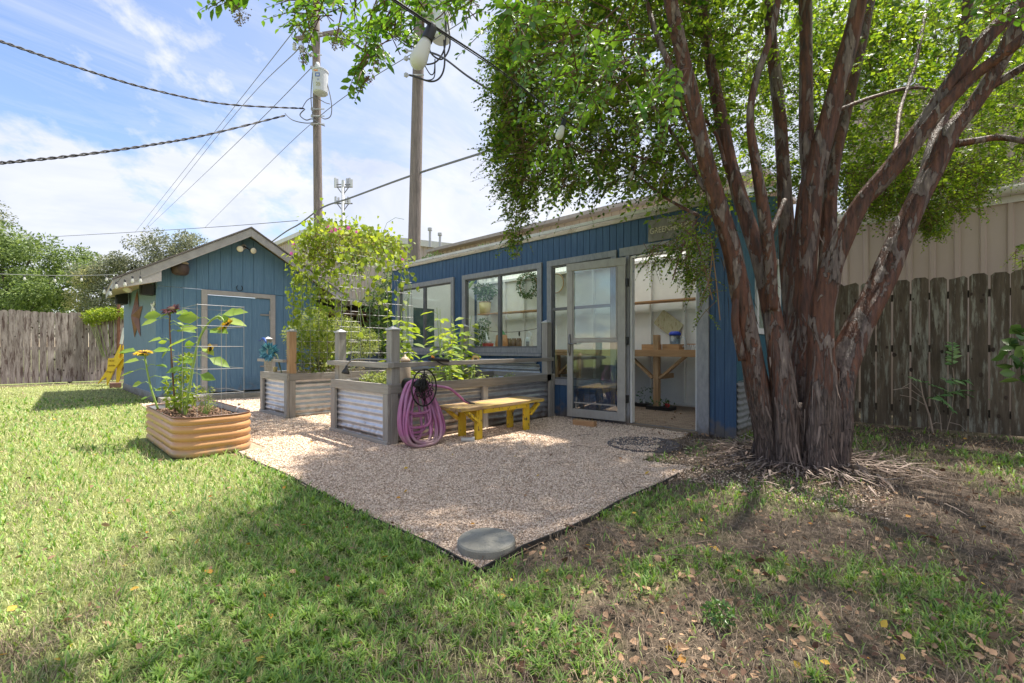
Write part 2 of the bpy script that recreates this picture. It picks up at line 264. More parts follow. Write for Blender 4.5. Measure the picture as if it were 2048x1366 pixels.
def build(name, V, F, m, parent=None, smooth=False, bevel=0, origin=None):
    o0 = None
    if parent is not None:
        o0 = np.array(WL[parent.name])
    elif origin is not None: o0 = np.array(origin, dtype=float)
    else:
        o0 = np.array([(V[:, 0].min() + V[:, 0].max()) / 2, (V[:, 1].min() + V[:, 1].max()) / 2, V[:, 2].min()])
    me = bpy.data.meshes.new(name)
    if isinstance(F, np.ndarray):
        V2 = (V - o0).astype(np.float32); me.vertices.add(len(V2)); me.vertices.foreach_set('co', V2.ravel())
        k = F.shape[1]; me.loops.add(F.size); me.loops.foreach_set('vertex_index', F.ravel().astype(np.int32))
        me.polygons.add(len(F)); me.polygons.foreach_set('loop_start', (np.arange(len(F)) * k).astype(np.int32))
        me.polygons.foreach_set('loop_total', np.full(len(F), k, np.int32)); me.update(calc_edges=True)
    else:
        me.from_pydata([tuple(q) for q in (V - o0)], [], F); me.update()
    if smooth: me.polygons.foreach_set('use_smooth', [True] * len(me.polygons))
    me.materials.append(m)
    o = bpy.data.objects.new(name, me); col.objects.link(o)
    if parent is not None:
        o.parent = parent; o.location = (0, 0, 0); WL[o.name] = tuple(o0)
    else: o.location = tuple(o0); WL[o.name] = tuple(o0)
    if bevel:
        b = o.modifiers.new('bevel', 'BEVEL'); b.width = bevel; b.segments = 2; b.limit_method = 'ANGLE'; b.angle_limit = 0.6
    return o
WL = {}
def thing(name, label, cat, loc, group=None):
    o = bpy.data.objects.new(name, None); col.objects.link(o); o.location = tuple(map(float, loc)); o.empty_display_size = 0.1
    WL[o.name] = tuple(map(float, loc)); return tag(o, label, cat, group)
def tag(o, label, cat, group=None, kind=None):
    if label: o['label'] = label
    if cat: o['category'] = cat
    if group: o['group'] = group
    if kind: o['kind'] = kind
    return o
def struct(o): o['kind'] = 'structure'; return o
def copy_tree(o, parent=None):
    c = o.copy(); col.objects.link(c)
    if parent is not None: c.parent = parent
    WL[c.name] = WL.get(o.name, (0, 0, 0))
    for ch in [q for q in list(bpy.data.objects) if q.parent == o]: copy_tree(ch, c)
    return c
def catmull(pts, n=6):
    pts = [np.array(p, dtype=float) for p in pts]; out = []
    for i in range(len(pts) - 1):
        p0 = pts[max(i - 1, 0)]; p1 = pts[i]; p2 = pts[i + 1]; p3 = pts[min(i + 2, len(pts) - 1)]
        for k in range(n):
            t = k / n
            out.append(0.5 * ((2 * p1) + (-p0 + p2) * t + (2 * p0 - 5 * p1 + 4 * p2 - p3) * t * t + (-p0 + 3 * p1 - 3 * p2 + p3) * t ** 3))
    out.append(pts[-1]); return out
# ------------------------------------------------------------------ foliage helpers (numpy)
TLEAF = (np.array([(0, 0, 0), (-.5, .38, .06), (0, .42, -.05), (.5, .38, .06), (-.36, .74, .03), (0, .76, -.06), (.36, .74, .03), (0, 1.06, -.10)], float),
         np.array([(0, 2, 1), (0, 3, 2), (1, 2, 4), (2, 5, 4), (2, 3, 6), (2, 6, 5), (4, 5, 7), (5, 6, 7)]))
TSM = (np.array([(0, 0, 0), (-.5, .48, .05), (0, 1.0, -.06), (.5, .48, .05)], float), np.array([(0, 2, 1), (0, 3, 2)]))
THEART = (np.array([(0, 0.1, 0), (-.3, -.05, .03), (-.55, .2, .06), (-.45, .55, .03), (0, 1.05, -.1), (.45, .55, .03), (.55, .2, .06), (.3, -.05, .03), (0, .5, -.05)], float),
          np.array([(8, 0, 1), (8, 1, 2), (8, 2, 3), (8, 3, 4), (8, 4, 5), (8, 5, 6), (8, 6, 7), (8, 7, 0)]))
def unit(a): return a / np.maximum(np.linalg.norm(a, axis=-1, keepdims=True), 1e-9)
def leaves(pos, dirs, nrm, size, wid, tpl=TSM):
    """pos,dirs,nrm (n,3); size,wid (n,) -> V,F"""
    d = unit(dirs); x = unit(np.cross(d, nrm)); z = np.cross(x, d); T, Fc = tpl
    V = pos[:, None, :] + x[:, None, :] * (T[None, :, 0:1] * (size * wid)[:, None, None]) + d[:, None, :] * (T[None, :, 1:2] * size[:, None, None]) + z[:, None, :] * (T[None, :, 2:3] * size[:, None, None])
    n = len(pos); k = len(T); F = (Fc[None] + (np.arange(n) * k)[:, None, None]).reshape(-1, 3)
    return V.reshape(-1, 3), F
def merge(parts):
    Vs, Fs, o = [], [], 0
    for V, F in parts:
        Vs.append(V); Fs.append(F + o); o += len(V)
    return np.concatenate(Vs), np.concatenate(Fs)
def rnd_dir(n, zb=0.0):
    a = RN.normal(size=(n, 3)); a[:, 2] += zb; return unit(a)
TW = []
def sprays(org, dr, nper, length, lsize, wid, tpl=TSM, droop=0.35):
    """pinnate twigs: org,dr (m,3); returns leaves mesh"""
    m = len(org); dr = unit(dr); t = np.linspace(0.12, 1, nper)
    L_ = length * RN.uniform(0.6, 1.2, m)
    side = unit(np.cross(dr, np.array([0, 0, 1.0]) + RN.normal(0, .25, (m, 3)))); up = np.cross(side, dr)
    p = org[:, None] + dr[:, None] * (t[None, :, None] * L_[:, None, None]); p[:, :, 2] -= droop * (t[None] ** 2) * L_[:, None]
    sg = np.where(np.arange(nper) % 2 == 0, 1.0, -1.0)
    ld = side[:, None] * sg[None, :, None] + dr[:, None] * 0.55 + RN.normal(0, .22, (m, nper, 3)); ld[:, :, 2] -= 0.25
    nn = up[:, None] + RN.normal(0, .35, (m, nper, 3)) + np.zeros((m, nper, 3))
    sz = lsize * RN.uniform(0.7, 1.15, (m, nper)) * (1 - 0.25 * t[None]) * RN.uniform(.6, 1.3, (m, 1))
    tt = np.array([-.35, .35, 1.0]); c = org[:, None] + dr[:, None] * (tt[None, :, None] * L_[:, None, None]); c[:, :, 2] -= droop * (np.maximum(tt, 0)[None] ** 2) * L_[:, None]; wq = np.array([.0028, .002, .0008])[None, :, None]
    for ax_ in (side, up):
        Vt = np.stack([c - ax_[:, None] * wq, c + ax_[:, None] * wq], 2).reshape(m, 6, 3); TW.append((Vt.reshape(-1, 3), (np.array([(0, 1, 3), (0, 3, 2), (2, 3, 5), (2, 5, 4)])[None] + (np.arange(m) * 6)[:, None, None]).reshape(-1, 3)))
    return leaves(p.reshape(-1, 3), ld.reshape(-1, 3), nn.reshape(-1, 3), sz.ravel(), np.full(m * nper, wid) * RN.uniform(.85, 1.15, m * nper), tpl)
def cloud(centers, radii, n, size, wid=0.55, tpl=TSM, flat=0.8, hollow=0.35):
    centers = np.array(centers, float); radii = np.array(radii, float); w_ = radii ** 2; idx = RN.choice(len(centers), n, p=w_ / w_.sum())
    d = rnd_dir(n); r = (hollow + (1 - hollow) * RN.random(n) ** 0.6) * radii[idx]; d2 = d.copy(); d2[:, 2] *= flat
    p = centers[idx] + d2 * r[:, None]
    return leaves(p, d + RN.normal(0, .7, (n, 3)) + np.array([0, 0, -.3]), rnd_dir(n, 0.8), size * RN.uniform(.6, 1.3, n), np.full(n, wid), tpl)
# value noise
_H = RN.random((256, 256))
def vnoise(x, y):
    xi = np.floor(x).astype(int); yi = np.floor(y).astype(int); fx = x - xi; fy = y - yi; fx = fx * fx * (3 - 2 * fx); fy = fy * fy * (3 - 2 * fy)
    h = lambda a, b: _H[a % 256, b % 256]
    return (h(xi, yi) * (1 - fx) + h(xi + 1, yi) * fx) * (1 - fy) + (h(xi, yi + 1) * (1 - fx) + h(xi + 1, yi + 1) * fx) * fy
def fbm(x, y, o=4):
    s = 0; a = .5
    for i in range(o): s = s + a * vnoise(x * 2 ** i + 17.3 * i, y * 2 ** i + 5.1 * i); a *= .5
    return s / (1 - .5 ** o)
# ------------------------------------------------------------------ ground
GX0, GY0, GY1, GX1 = 1.392, 1.485, 10.4, 5.40
TREE = np.array([4.59, 0.87])
def hgt(x, y):
    d2 = (x - TREE[0]) ** 2 + (y - TREE[1]) ** 2
    return 0.05 * np.exp(-d2 / 0.5)
def in_gravel(x, y):
    wob = (fbm(x * 1.3, y * 1.3) - .5) * .5
    e = (fbm(x * 6, y * 6, 2) - .5) * .06
    return (x > GX0 + e) & (y > GY0 + e) & (y < GY1) & (x < 5.36) & ~((x > 3.75 + wob) & (y < 1.95 + wob + (x - 3.75) * 0.15))
def grassmask(x, y):
    """0 bare .. 1 thick lawn"""
    lat = x * RT[0] + y * RT[1]; n = fbm(x * 1.5, y * 1.5); n2_ = fbm(x * 4.2 + 9, y * 4.2 + 3)
    left = np.clip((0.12 - lat + .5 * (n - .5)) / .7, 0, 1)
    patch = np.clip((0.62 * n + 0.38 * n2_ - 0.485) * 7, 0, 1) * 0.85 + .05
    bare = np.clip((2.4 - np.hypot(x - TREE[0], y - TREE[1])) / 1.4, 0, 1)
    thick = np.clip(1.0 - np.clip((0.36 - 0.5 * n - 0.5 * n2_) * 7, 0, 1), 0, 1)
    g = left * (0.2 + .8 * thick) + (1 - left) * patch * (1 - 0.75 * bare)
    g = np.where(x > 6.6, g * .25, g); g = np.where((y > 17.4) & (y < 18.5), g * .2, g)
    return g
ax = np.concatenate([-np.geomspace(900, 6, 14), np.linspace(-5, 14, 200), np.geomspace(16, 900, 14)])
ay = np.concatenate([-np.geomspace(900, 6, 14), np.linspace(-5, 20, 240), np.geomspace(22, 900, 14)])
gx, gy = np.meshgrid(ax, ay, indexing='ij'); gz = hgt(gx, gy) - 0.008
na, nb_ = len(ax), len(ay); V = np.stack([gx, gy, gz], -1).reshape(-1, 3)
ii, jj = np.meshgrid(np.arange(na - 1), np.arange(nb_ - 1), indexing='ij'); q0 = (ii * nb_ + jj).ravel()
F = np.stack([q0, q0 + nb_, q0 + nb_ + 1, q0 + 1], -1)
def ground_mat():
    m = bpy.data.materials.new('lawn_soil'); m.use_nodes = True; t = m.node_tree; L = t.links.new; b = t.nodes['Principled BSDF']
    co = N(t, 'ShaderNodeTexCoord')
    def nz(s, d=8): n = N(t, 'ShaderNodeTexNoise'); n.inputs['Scale'].default_value = s; n.inputs['Detail'].default_value = d; n.inputs['Roughness'].default_value = .7; L(co.outputs['Object'], n.inputs['Vector']); return n
    def ramp(n, *e):
        r = N(t, 'ShaderNodeValToRGB'); r.color_ramp.elements[0].position = e[0][0]; r.color_ramp.elements[0].color = (*e[0][1], 1)
        r.color_ramp.elements[1].position = e[-1][0]; r.color_ramp.elements[1].color = (*e[-1][1], 1)
        for p, c in e[1:-1]: k = r.color_ramp.elements.new(p); k.color = (*c, 1)
        L(n.outputs[0], r.inputs[0]); return r
    soil = ramp(nz(28), (0.3, (0.035, 0.027, 0.022)), (0.5, (0.13, 0.098, 0.076)), (0.7, (0.33, 0.26, 0.205)))
    big = ramp(nz(2.0), (0.35, (0.55, 0.5, 0.48)), (0.65, (1.2, 1.15, 1.1)))
    mu = N(t, 'ShaderNodeMix', data_type='RGBA', blend_type='MULTIPLY'); mu.inputs[0].default_value = 1; L(soil.outputs[0], mu.inputs[6]); L(big.outputs[0], mu.inputs[7])
    gr = ramp(nz(60), (0.3, (0.11, 0.14, 0.045)), (0.5, (0.24, 0.28, 0.09)), (0.72, (0.40, 0.42, 0.17)))
    at = N(t, 'ShaderNodeAttribute', attribute_name='lawn')
    mi = N(t, 'ShaderNodeMix', data_type='RGBA'); L(at.outputs['Fac'], mi.inputs[0]); L(mu.outputs[2], mi.inputs[6]); L(gr.outputs[0], mi.inputs[7])
    L(mi.outputs[2], b.inputs['Base Color']); b.inputs['Roughness'].default_value = .95
    bp = N(t, 'ShaderNodeBump'); bp.inputs['Distance'].default_value = .03; bp.inputs['Strength'].default_value = .9; L(nz(45).outputs[0], bp.inputs['Height']); L(bp.outputs[0], b.inputs['Normal'])
    return m
g = build('ground', V, F, ground_mat(), smooth=True, origin=(0, 0, 0)); struct(g)
att = g.data.attributes.new('lawn', 'FLOAT', 'POINT'); att.data.foreach_set('value', grassmask(V[:, 0], V[:, 1]).astype(np.float32))
# gravel patch sheet + stones
m_gr = mat('gravel_base', (0.34, 0.25, 0.17), (0.60, 0.48, 0.36), 70, rough=.95, bump=1.0, bscale=90, bdist=.02, c3=(0.15, 0.10, 0.07), s3=2.5, t3=(.55, .8))
gxs = np.linspace(GX0, 5.36, 60); gys = np.linspace(GY0, GY1, 130)
X_, Y_ = np.meshgrid(gxs, gys, indexing='ij'); ok = in_gravel(X_, Y_) | (X_ < 3.5); Z_ = np.full_like(X_, 0.004) + hgt(X_, Y_) + (~ok) * -0.03
Vg = np.stack([X_, Y_, Z_], -1).reshape(-1, 3); i2, j2 = np.meshgrid(np.arange(59), np.arange(129), indexing='ij'); q = (i2 * 130 + j2).ravel()
struct(build('gravel_path', Vg, np.stack([q, q + 130, q + 131, q + 1], -1), m_gr, origin=(GX0, GY0, 0)))
def scatter(n, dmin, dmax, latk=1.2, lat0=.8, pw=0):
    D = np.exp(RN.uniform(math.log(dmin), math.log(dmax), n)); lat = RN.uniform(-1, 1, n) * (latk * D + lat0)
    return D * FW[0] + lat * RT[0], D * FW[1] + lat * RT[1], D
OCT = (np.array([(1, 0, 0), (0, 1, 0), (-1, 0, 0), (0, -1, 0), (0, 0, 1), (0, 0, -1)], float), np.array([(0, 1, 4), (1, 2, 4), (2, 3, 4), (3, 0, 4), (1, 0, 5), (2, 1, 5), (3, 2, 5), (0, 3, 5)]))
x, y, D = scatter(560000, 1.9, 9.0, .9, .3); k = in_gravel(x, y); 
k2 = (~k) & (x > 3.4) & (x < 5.6) & (y > .2) & (y < 2.6) & (RN.random(len(x)) < np.clip(.16 - (x - 3.4) * .14, 0.005, 1)); k = k | k2
# keep stones off the beds
k &= ~((x > 2.55) & (y > 4.1) & (y < 5.4)) & ~((x > 2.55) & (y > 6.75) & (y < 7.9)) & ~((x > .9) & (x < 1.65) & (y > 4.9) & (y < 6.5))
x, y, D = x[k][:170000], y[k][:170000], D[k][:170000]; n = len(x); a = RN.uniform(0, 6.28, n); sz = 0.0037 * RN.uniform(.6, 1.9, n) * np.maximum(D / 2.6, 1) ** .8
T = OCT[0][None] * np.stack([sz * RN.uniform(.8, 1.4, n), sz, sz * .6], -1)[:, None]; T = T + RN.normal(0, .22, T.shape) * sz[:, None, None]
ca, sa = np.cos(a)[:, None], np.sin(a)[:, None]; TX = T[:, :, 0] * ca - T[:, :, 1] * sa; TY = T[:, :, 0] * sa + T[:, :, 1] * ca
MC = onZ(1288, 891, 0); md = np.hypot(x - MC[0], y - MC[1]); onm = (md < .37) & (RN.random(n) < .16 + .5 * (fbm(x * 5, y * 5) > .52) * (md > .16)); zm = np.where(onm, .018, 0.0)
Vp = np.stack([TX + x[:, None], TY + y[:, None], T[:, :, 2] + np.where((md < .37) & ~onm, -.03, zm)[:, None] + 0.006 + RN.uniform(0, .004, n)[:, None] + hgt(x, y)[:, None]], -1).reshape(-1, 3)
m_peb = mat('gravel_stones', (0.48, 0.335, 0.235), (0.93, 0.76, 0.60), 9, rough=.85, island=1.0)
tag(build('gravel', Vp, (OCT[1][None] + (np.arange(n) * 6)[:, None, None]).reshape(-1, 3), m_peb, origin=(GX0, GY0, 0)), 'loose tan pea gravel covering the path and patio', 'gravel', kind='stuff')
# grass
def blades(n, dmin, dmax, keep, h0, w0, lean, m_, name, label, cat='grass', flat=0.0, clump=0.0):
    x, y, D = scatter(n, dmin, dmax)
    if clump:
        kx = np.round(x / clump) ; ky = np.round(y / clump); hx = vnoise(kx * 3.7, ky * 5.1); x = x + (kx * clump - x) * .55 * (hx > .45); y = y + (ky * clump - y) * .55 * (hx > .45)
    p = keep(x, y, D); k = RN.random(n) < p; x, y, D = x[k], y[k], D[k]; n = len(x)
    h = h0 * RN.uniform(.45, 1.25, n) * np.clip(D / 2.5, 1, 1.35); wd = w0 * RN.uniform(.7, 1.3, n) * np.maximum(D / 2.0, 1) ** .85
    az = RN.uniform(0, 6.28, n); ln = RN.uniform(.15, 1, n) ** .45 * lean
    dx, dy = np.cos(az), np.sin(az); sx, sy = -dy, dx; z0 = hgt(x, y) + flat * RN.random(n)
    def pt(s, t): 
        hh = h * t * np.sqrt(np.maximum(1 - (ln * t) ** 2, .02)); o = h * ln * t * t ** .5
        return np.stack([x + dx * o + sx * wd * s, y + dy * o + sy * wd * s, z0 + hh], -1)
    V = np.stack([pt(-.5, 0), pt(.5, 0), pt(-.45, .5), pt(.45, .5), pt(0, 1)], 1).reshape(-1, 3)
    F = (np.array([(0, 1, 3), (0, 3, 2), (2, 3, 4)])[None] + (np.arange(n) * 5)[:, None, None]).reshape(-1, 3)
    return tag(build(name, V, F, m_, origin=(0, 0, 0)), label, cat, kind='stuff')
def notbuilt(x, y):
    o = ~in_gravel(x, y) & ~((x > 5.3) & (y > 1.6) & (y < 8.6) & (x < 7.9)) & ~((x > .87) & (x < 1.66) & (y > 4.88) & (y < 6.52)) & ~((x > 1.62) & (y > 10.4) & (x < 4.7) & (y < 16.4)) & (y < 18.45) & (x < 7.4)
    o &= ~((x > 2.5) & (y > 4) & (y < 8)) & (np.hypot(x - TREE[0], y - TREE[1]) > .45)
    o &= ~((x > GX0 - .03) & (x < GX0 + .3) & (y > GY0 - .02) & (y < GY0 + .3))
    return o
def k_coarse(x, y, D):
    lat = x * RT[0] + y * RT[1]; fine = np.clip((-lat - .35 * D - .1) / .8, 0, 1); return notbuilt(x, y) * grassmask(x, y) ** 1.3 * (1 - .85 * fine)
def k_fine(x, y, D):
    lat = x * RT[0] + y * RT[1]; return notbuilt(x, y) * np.clip(grassmask(x, y) * 1.1, 0, 1) * np.where(lat < 0, 1, .35)
m_g1 = mat('coarse_grass', (0.10, 0.22, 0.04), (0.31, 0.46, 0.10), rough=.5, island=1.0, trans=.35, tcol=(1.3, 1.3, .6))
m_g2 = mat('fine_grass', (0.28, 0.34, 0.11), (0.64, 0.64, 0.32), rough=.6, island=1.0, trans=.3, tcol=(1.2, 1.2, .7))
blades(230000, 1.05, 9, k_coarse, .052, .0062, .97, m_g1, 'coarse_grass', 'broad bright green blades of the patchy foreground lawn', clump=.09)
blades(290000, 1.05, 19, k_fine, .029, .0028, .95, m_g2, 'fine_grass', 'fine pale green grass of the sunlit lawn on the left')
m_th = mat('dead_thatch', (0.09, 0.06, 0.042), (0.42, 0.32, 0.22), rough=.9, island=1.0)
def k_th(x, y, D): return notbuilt(x, y) * np.where(grassmask(x, y) < .9, .60, .15)
blades(150000, 1.05, 12, k_th, .05, .0019, .995, m_th, 'dead_thatch', 'dry tan stems and thatch lying between the grass', 'dry grass', flat=.008)
# fallen leaves
def litter(n, dmin, dmax, keep, size, m_, name, label, cat):
    x, y, D = scatter(n, dmin, dmax); k = RN.random(n) < keep(x, y, D); x, y, D = x[k], y[k], D[k]; n = len(x)
    p = np.stack([x, y, hgt(x, y) + RN.uniform(.006, .035, n)], -1); d = RN.normal(size=(n, 3)); d[:, 2] *= .25
    nn = RN.normal(0, .55, (n, 3)); nn[:, 2] += 1; V, F = leaves(p, d, nn, size * RN.uniform(.35, 1.0, n) * np.where(RN.random(n) < .12, 1.6, 1), RN.uniform(.45, .85, n), TLEAF)
    return tag(build(name, V, F, m_, origin=(0, 0, 0)), label, cat, kind='stuff')
m_fl = mat('dead_leaf', (0.10, 0.05, 0.03), (0.46, 0.29, 0.17), rough=.8, island=1.0, trans=.15)
m_fo = mat('orange_leaf', (0.50, 0.20, 0.03), (0.62, 0.42, 0.06), rough=.7, island=1.0, trans=.15)
def k_fl(x, y, D):
    lat = x * RT[0] + y * RT[1]; near = np.clip((x - 6.2) / .8, 0, 1) + np.clip(.5 - np.abs(x - 5.2), 0, .5) * (y > 1.9) * (y < 4.3) * 2
    return np.clip(.05 + .42 * (lat > 0) + near, 0, 1) * (x < 7.4) * (y < 18.4) * np.where(in_gravel(x, y) & (x < 4.9), .08, 1)
litter(20000, 1.1, 11, k_fl, .034, m_fl, 'fallen_leaves', 'dry brown leaves strewn over the bare soil', 'leaves')
litter(260, 1.2, 9, lambda x, y, D: .8 * (x < 7.3), .036, m_fo, 'orange_leaves', 'scattered orange and yellow fallen leaves', 'leaves')
# bark shreds round the tree foot, twigs
mb = MB()
for i in range(620):
    a = random.uniform(0, 6.28); r = .33 + abs(random.gauss(0, .24)); c = Vector((TREE[0] + r * math.cos(a), TREE[1] + r * math.sin(a), .035 + float(hgt(TREE[0] + r * math.cos(a), TREE[1] + r * math.sin(a)))))
    b2_ = a + random.gauss(0, .7); L_ = random.uniform(.08, .34); d = Vector((math.cos(b2_), math.sin(b2_), random.uniform(-.1, .15)))
    side = Vector((-d.y, d.x, 0)) * random.uniform(.003, .010); mid = c + d * L_ * .5 + Vector((0, 0, random.uniform(0, .035)))
    e = c + d * L_; mb.add([c - side, c + side, mid + side, mid - side, e + side * .3, e - side * .3], [(0, 1, 2, 3), (3, 2, 4, 5)])
tag(mb.build('bark_shreds', mat('shed_bark', (0.08, 0.05, 0.04), (0.36, 0.28, 0.235), rough=.85, island=1.0)), 'peeled strips of bark heaped round the foot of the tree', 'bark', kind='stuff')
mb = MB()
for i in range(70):
    D = random.uniform(1.5, 6); lat = random.uniform(-.4, 1.1 * D); c = FW * D + RT * lat; a = random.uniform(0, 6.28); L_ = random.uniform(.08, .35); z = .02 + float(hgt(c[0], c[1]))
    k_ = random.uniform(-.5, .5); mb.tube([(c[0], c[1], z), (c[0] + L_ / 2 * math.cos(a), c[1] + L_ / 2 * math.sin(a), z + .012), (c[0] + L_ * math.cos(a + k_), c[1] + L_ * math.sin(a + k_), z)], random.uniform(.0012, .003), 4)
tag(mb.build('fallen_twigs', mat('twig', (0.12, 0.085, 0.06), (0.22, 0.16, 0.12), rough=.9)), 'thin dry twigs lying on the shaded ground', 'twigs', kind='stuff')
# ------------------------------------------------------------------ SHED
SX0, SX1, SY0, SY1 = 1.67, 4.62, 10.56, 14.6; RX = (SX0 + SX1) / 2; RSL = 0.60
def zroof(x): return 3.42 - RSL * abs(x - RX)
sh = thing('shed', 'small blue gabled garden shed with wide grey trimmed door', 'shed', (SX0, SY0, 0))
def strips(mb, o, u, n, L_, z0, ztop, pitch, gap=.008, th=.012, openings=(), back=True):
    """vertical siding; o origin on wall plane, u unit along, n outward unit"""
    o, u, n = Vector(o), Vector(u), Vector(n); s = 0
    while s < L_ - 1e-4:
        e = min(s + pitch, L_); a, b = s + gap / 2, e - gap / 2; cuts = [a, b]
        for (p0, p1, q0, q1) in openings:
            for c in (p0, p1):
                if a < c < b: cuts.append(c)
        cuts = sorted(cuts)
        for a2, b2 in zip(cuts[:-1], cuts[1:]):
            if b2 - a2 < .004: continue
            m_ = (a2 + b2) / 2; segs = [(z0, None)]
            for (p0, p1, q0, q1) in openings:
                if p0 < m_ < p1:
                    ns = []
                    for (lo, hi) in segs:
                        if q0 > lo + .01: ns.append((lo, q0))
                        ns.append((q1, hi))
                    segs = ns
            for lo, hi in segs:
                ta, tb = (ztop(a2), ztop(b2)) if hi is None else (hi, hi)
                pts = [o + u * a2 + Vector((0, 0, lo)), o + u * b2 + Vector((0, 0, lo)), o + u * b2 + Vector((0, 0, tb)), o + u * a2 + Vector((0, 0, ta))]
                mb.prism(pts, n * th)
                if back and a2 == a and s > 0 or back: 
                    pts2 = [o + u * (a2 - gap / 2) + Vector((0, 0, lo)), o + u * (b2 + gap / 2) + Vector((0, 0, lo)), o + u * (b2 + gap / 2) + Vector((0, 0, tb)), o + u * (a2 - gap / 2) + Vector((0, 0, ta))]
                    mb.prism([p - n * .03 for p in pts2], n * .028)
        s = e
    return mb
DX0, DX1 = 2.36, 3.72
mb = MB(); strips(mb, (SX0, SY0, .0), (1, 0, 0), (0, -1, 0), SX1 - SX0, .1, lambda s: min(2.16, 9), .203, openings=[(DX0 - SX0, DX1 - SX0, .1, 2.16)])
mb.build('front_wall', M['sblue'], sh)
mb = MB(); strips(mb, (SX0, SY0 - .006, 0), (1, 0, 0), (0, -1, 0), SX1 - SX0, 2.168, lambda s: zroof(SX0 + s) - .05, .203)
mb.build('gable', M['sblue'], sh)
mb = MB(); strips(mb, (SX0, SY0, 0), (0, 1, 0), (-1, 0, 0), SY1 - SY0, .14, lambda s: 2.45, .10)
mb.build('side_wall', M['sblue2'], sh)
MB().box(SX1 - .05, SX1, SY0 + .03, SY1, 0, 2.45).build('side_wall', M['sblue2'], sh)
MB().box(SX0, SX1, SY1, SY1 + .05, 0, 2.45).build('rear_wall', M['sblue2'], sh)
MB().box(SX0 - .035, SX0 - .013, SY0 - .01, SY1, 0, .16).build('base_board', M['trim'], sh, bevel=.004)
MB().box(SX0, SX1 + .1, SY0 - .35, SY0 - .03, 0, .10).build('threshold', M['conc'], sh, bevel=.01)
# corner trim
MB().box(SX0 - .02, SX0 + .07, SY0 - .03, SY0 - .013, .1, 2.1).build('corner_board', M['sblue'], sh)
# roof slabs
OV = .66; YF = SY0 - .36; ex0, ex1 = SX0 - OV, SX1 + OV
def hexa(fr, rr_): return MB().add(list(fr) + list(rr_), [(3, 2, 1, 0), (4, 5, 6, 7)] + [(i, (i + 1) % 4, 4 + (i + 1) % 4, 4 + i) for i in range(4)])
YR = SY1 + .2
for sgn, xe, xr in ((-1, ex0, SX0 - .33), (1, ex1, ex1)):
    ze, zr = zroof(xe), zroof(xr)
    def q4(y, x, z, a0, a1): return [(RX, y, 3.42 + a0), (x, y, z + a0), (x, y, z + a1), (RX, y, 3.42 + a1)]
    hexa(q4(YF - .02, xe, ze, .03, .06), q4(YR, xr, zr, .03, .06)).build('roof', M['shingle'], sh)
    mb = MB(); mb.prism([(RX, YF, 3.445), (xe, YF, ze + .025), (xe, YF, ze - .14), (RX, YF, 3.28)], (0, .03, 0)); mb.build('fascia_board', M['fascia'], sh, bevel=.004)
    hexa(q4(YF + .032, xe, ze, .01, -.01), q4(YR, xr, zr, .01, -.01)).build('roof_deck', M['soffit'], sh)
    MB().bar((xe - sgn * .015, YF + .035, ze - .055), (xr - sgn * .015, YR, zr - .055), .02, .14).build('eave_board', M['fascia'], sh)
# boxed eave end (left) with flat soffit
mb = MB(); mb.prism([(ex0 + .02, YF + .005, zroof(ex0) - .12), (SX0 + .01, YF + .005, zroof(SX0) - .32), (SX0 + .01, YF + .005, zroof(SX0) - .1), (ex0 + .02, YF + .005, zroof(ex0) - .02)], (0, .02, 0)); mb.build('eave_return', M['fascia'], sh)
hexa([(ex0 + .03, YF + .03, zroof(ex0) - .12), (SX0 - .035, YF + .03, zroof(SX0) - .32), (SX0 - .035, YF + .03, zroof(SX0) - .30), (ex0 + .03, YF + .03, zroof(ex0) - .10)], [(SX0 - .30, YR, zroof(SX0 - .3) - .12), (SX0 - .035, YR, zroof(SX0) - .22), (SX0 - .035, YR, zroof(SX0) - .20), (SX0 - .30, YR, zroof(SX0 - .3) - .10)]).build('soffit', M['soffit'], sh)
# door
dr = MB(); strips(dr, (DX0 + .1, SY0 - .005, 0), (1, 0, 0), (0, -1, 0), DX1 - DX0 - .2, .13, lambda s: 2.06, .40, gap=.004)
drb = dr.build('door', M['sblue'], sh)
mb = MB(); mb.box(DX0, DX0 + .1, SY0 - .045, SY0 - .013, .1, 2.16); mb.box(DX1 - .1, DX1, SY0 - .045, SY0 - .013, .1, 2.16); mb.box(DX0 + .1, DX1 - .1, SY0 - .045, SY0 - .013, 2.07, 2.16)
mb.build('door_frame', M['fascia'], sh, bevel=.004)
for zc in (1.72, .62):
    mb = MB().box(DX1 - .13, DX1 - .10, SY0 - .055, SY0 - .045, zc - .09, zc + .09); mb.box(DX1 - .30, DX1 - .13, SY0 - .035, SY0 - .022, zc - .015, zc + .015); mb.build('hinge', M['wirerust'], drb)
mb = MB().box(DX0 + .12, DX0 + .27, SY0 - .04, SY0 - .02, 1.04, 1.09); mb.tube([(DX0 + .13, SY0 - .055, 1.065), (DX0 + .25, SY0 - .055, 1.065)], .01); mb.build('latch', M['wirerust'], drb)
vt = MB().box(3.02, 3.42, SY0 - .028, SY0 - .018, .25, .42)
for i in range(4): vt.box(3.05, 3.39, SY0 - .036, SY0 - .029, .27 + i * .038, .285 + i * .038)
vt.build('vent', M['sblue'], drb)
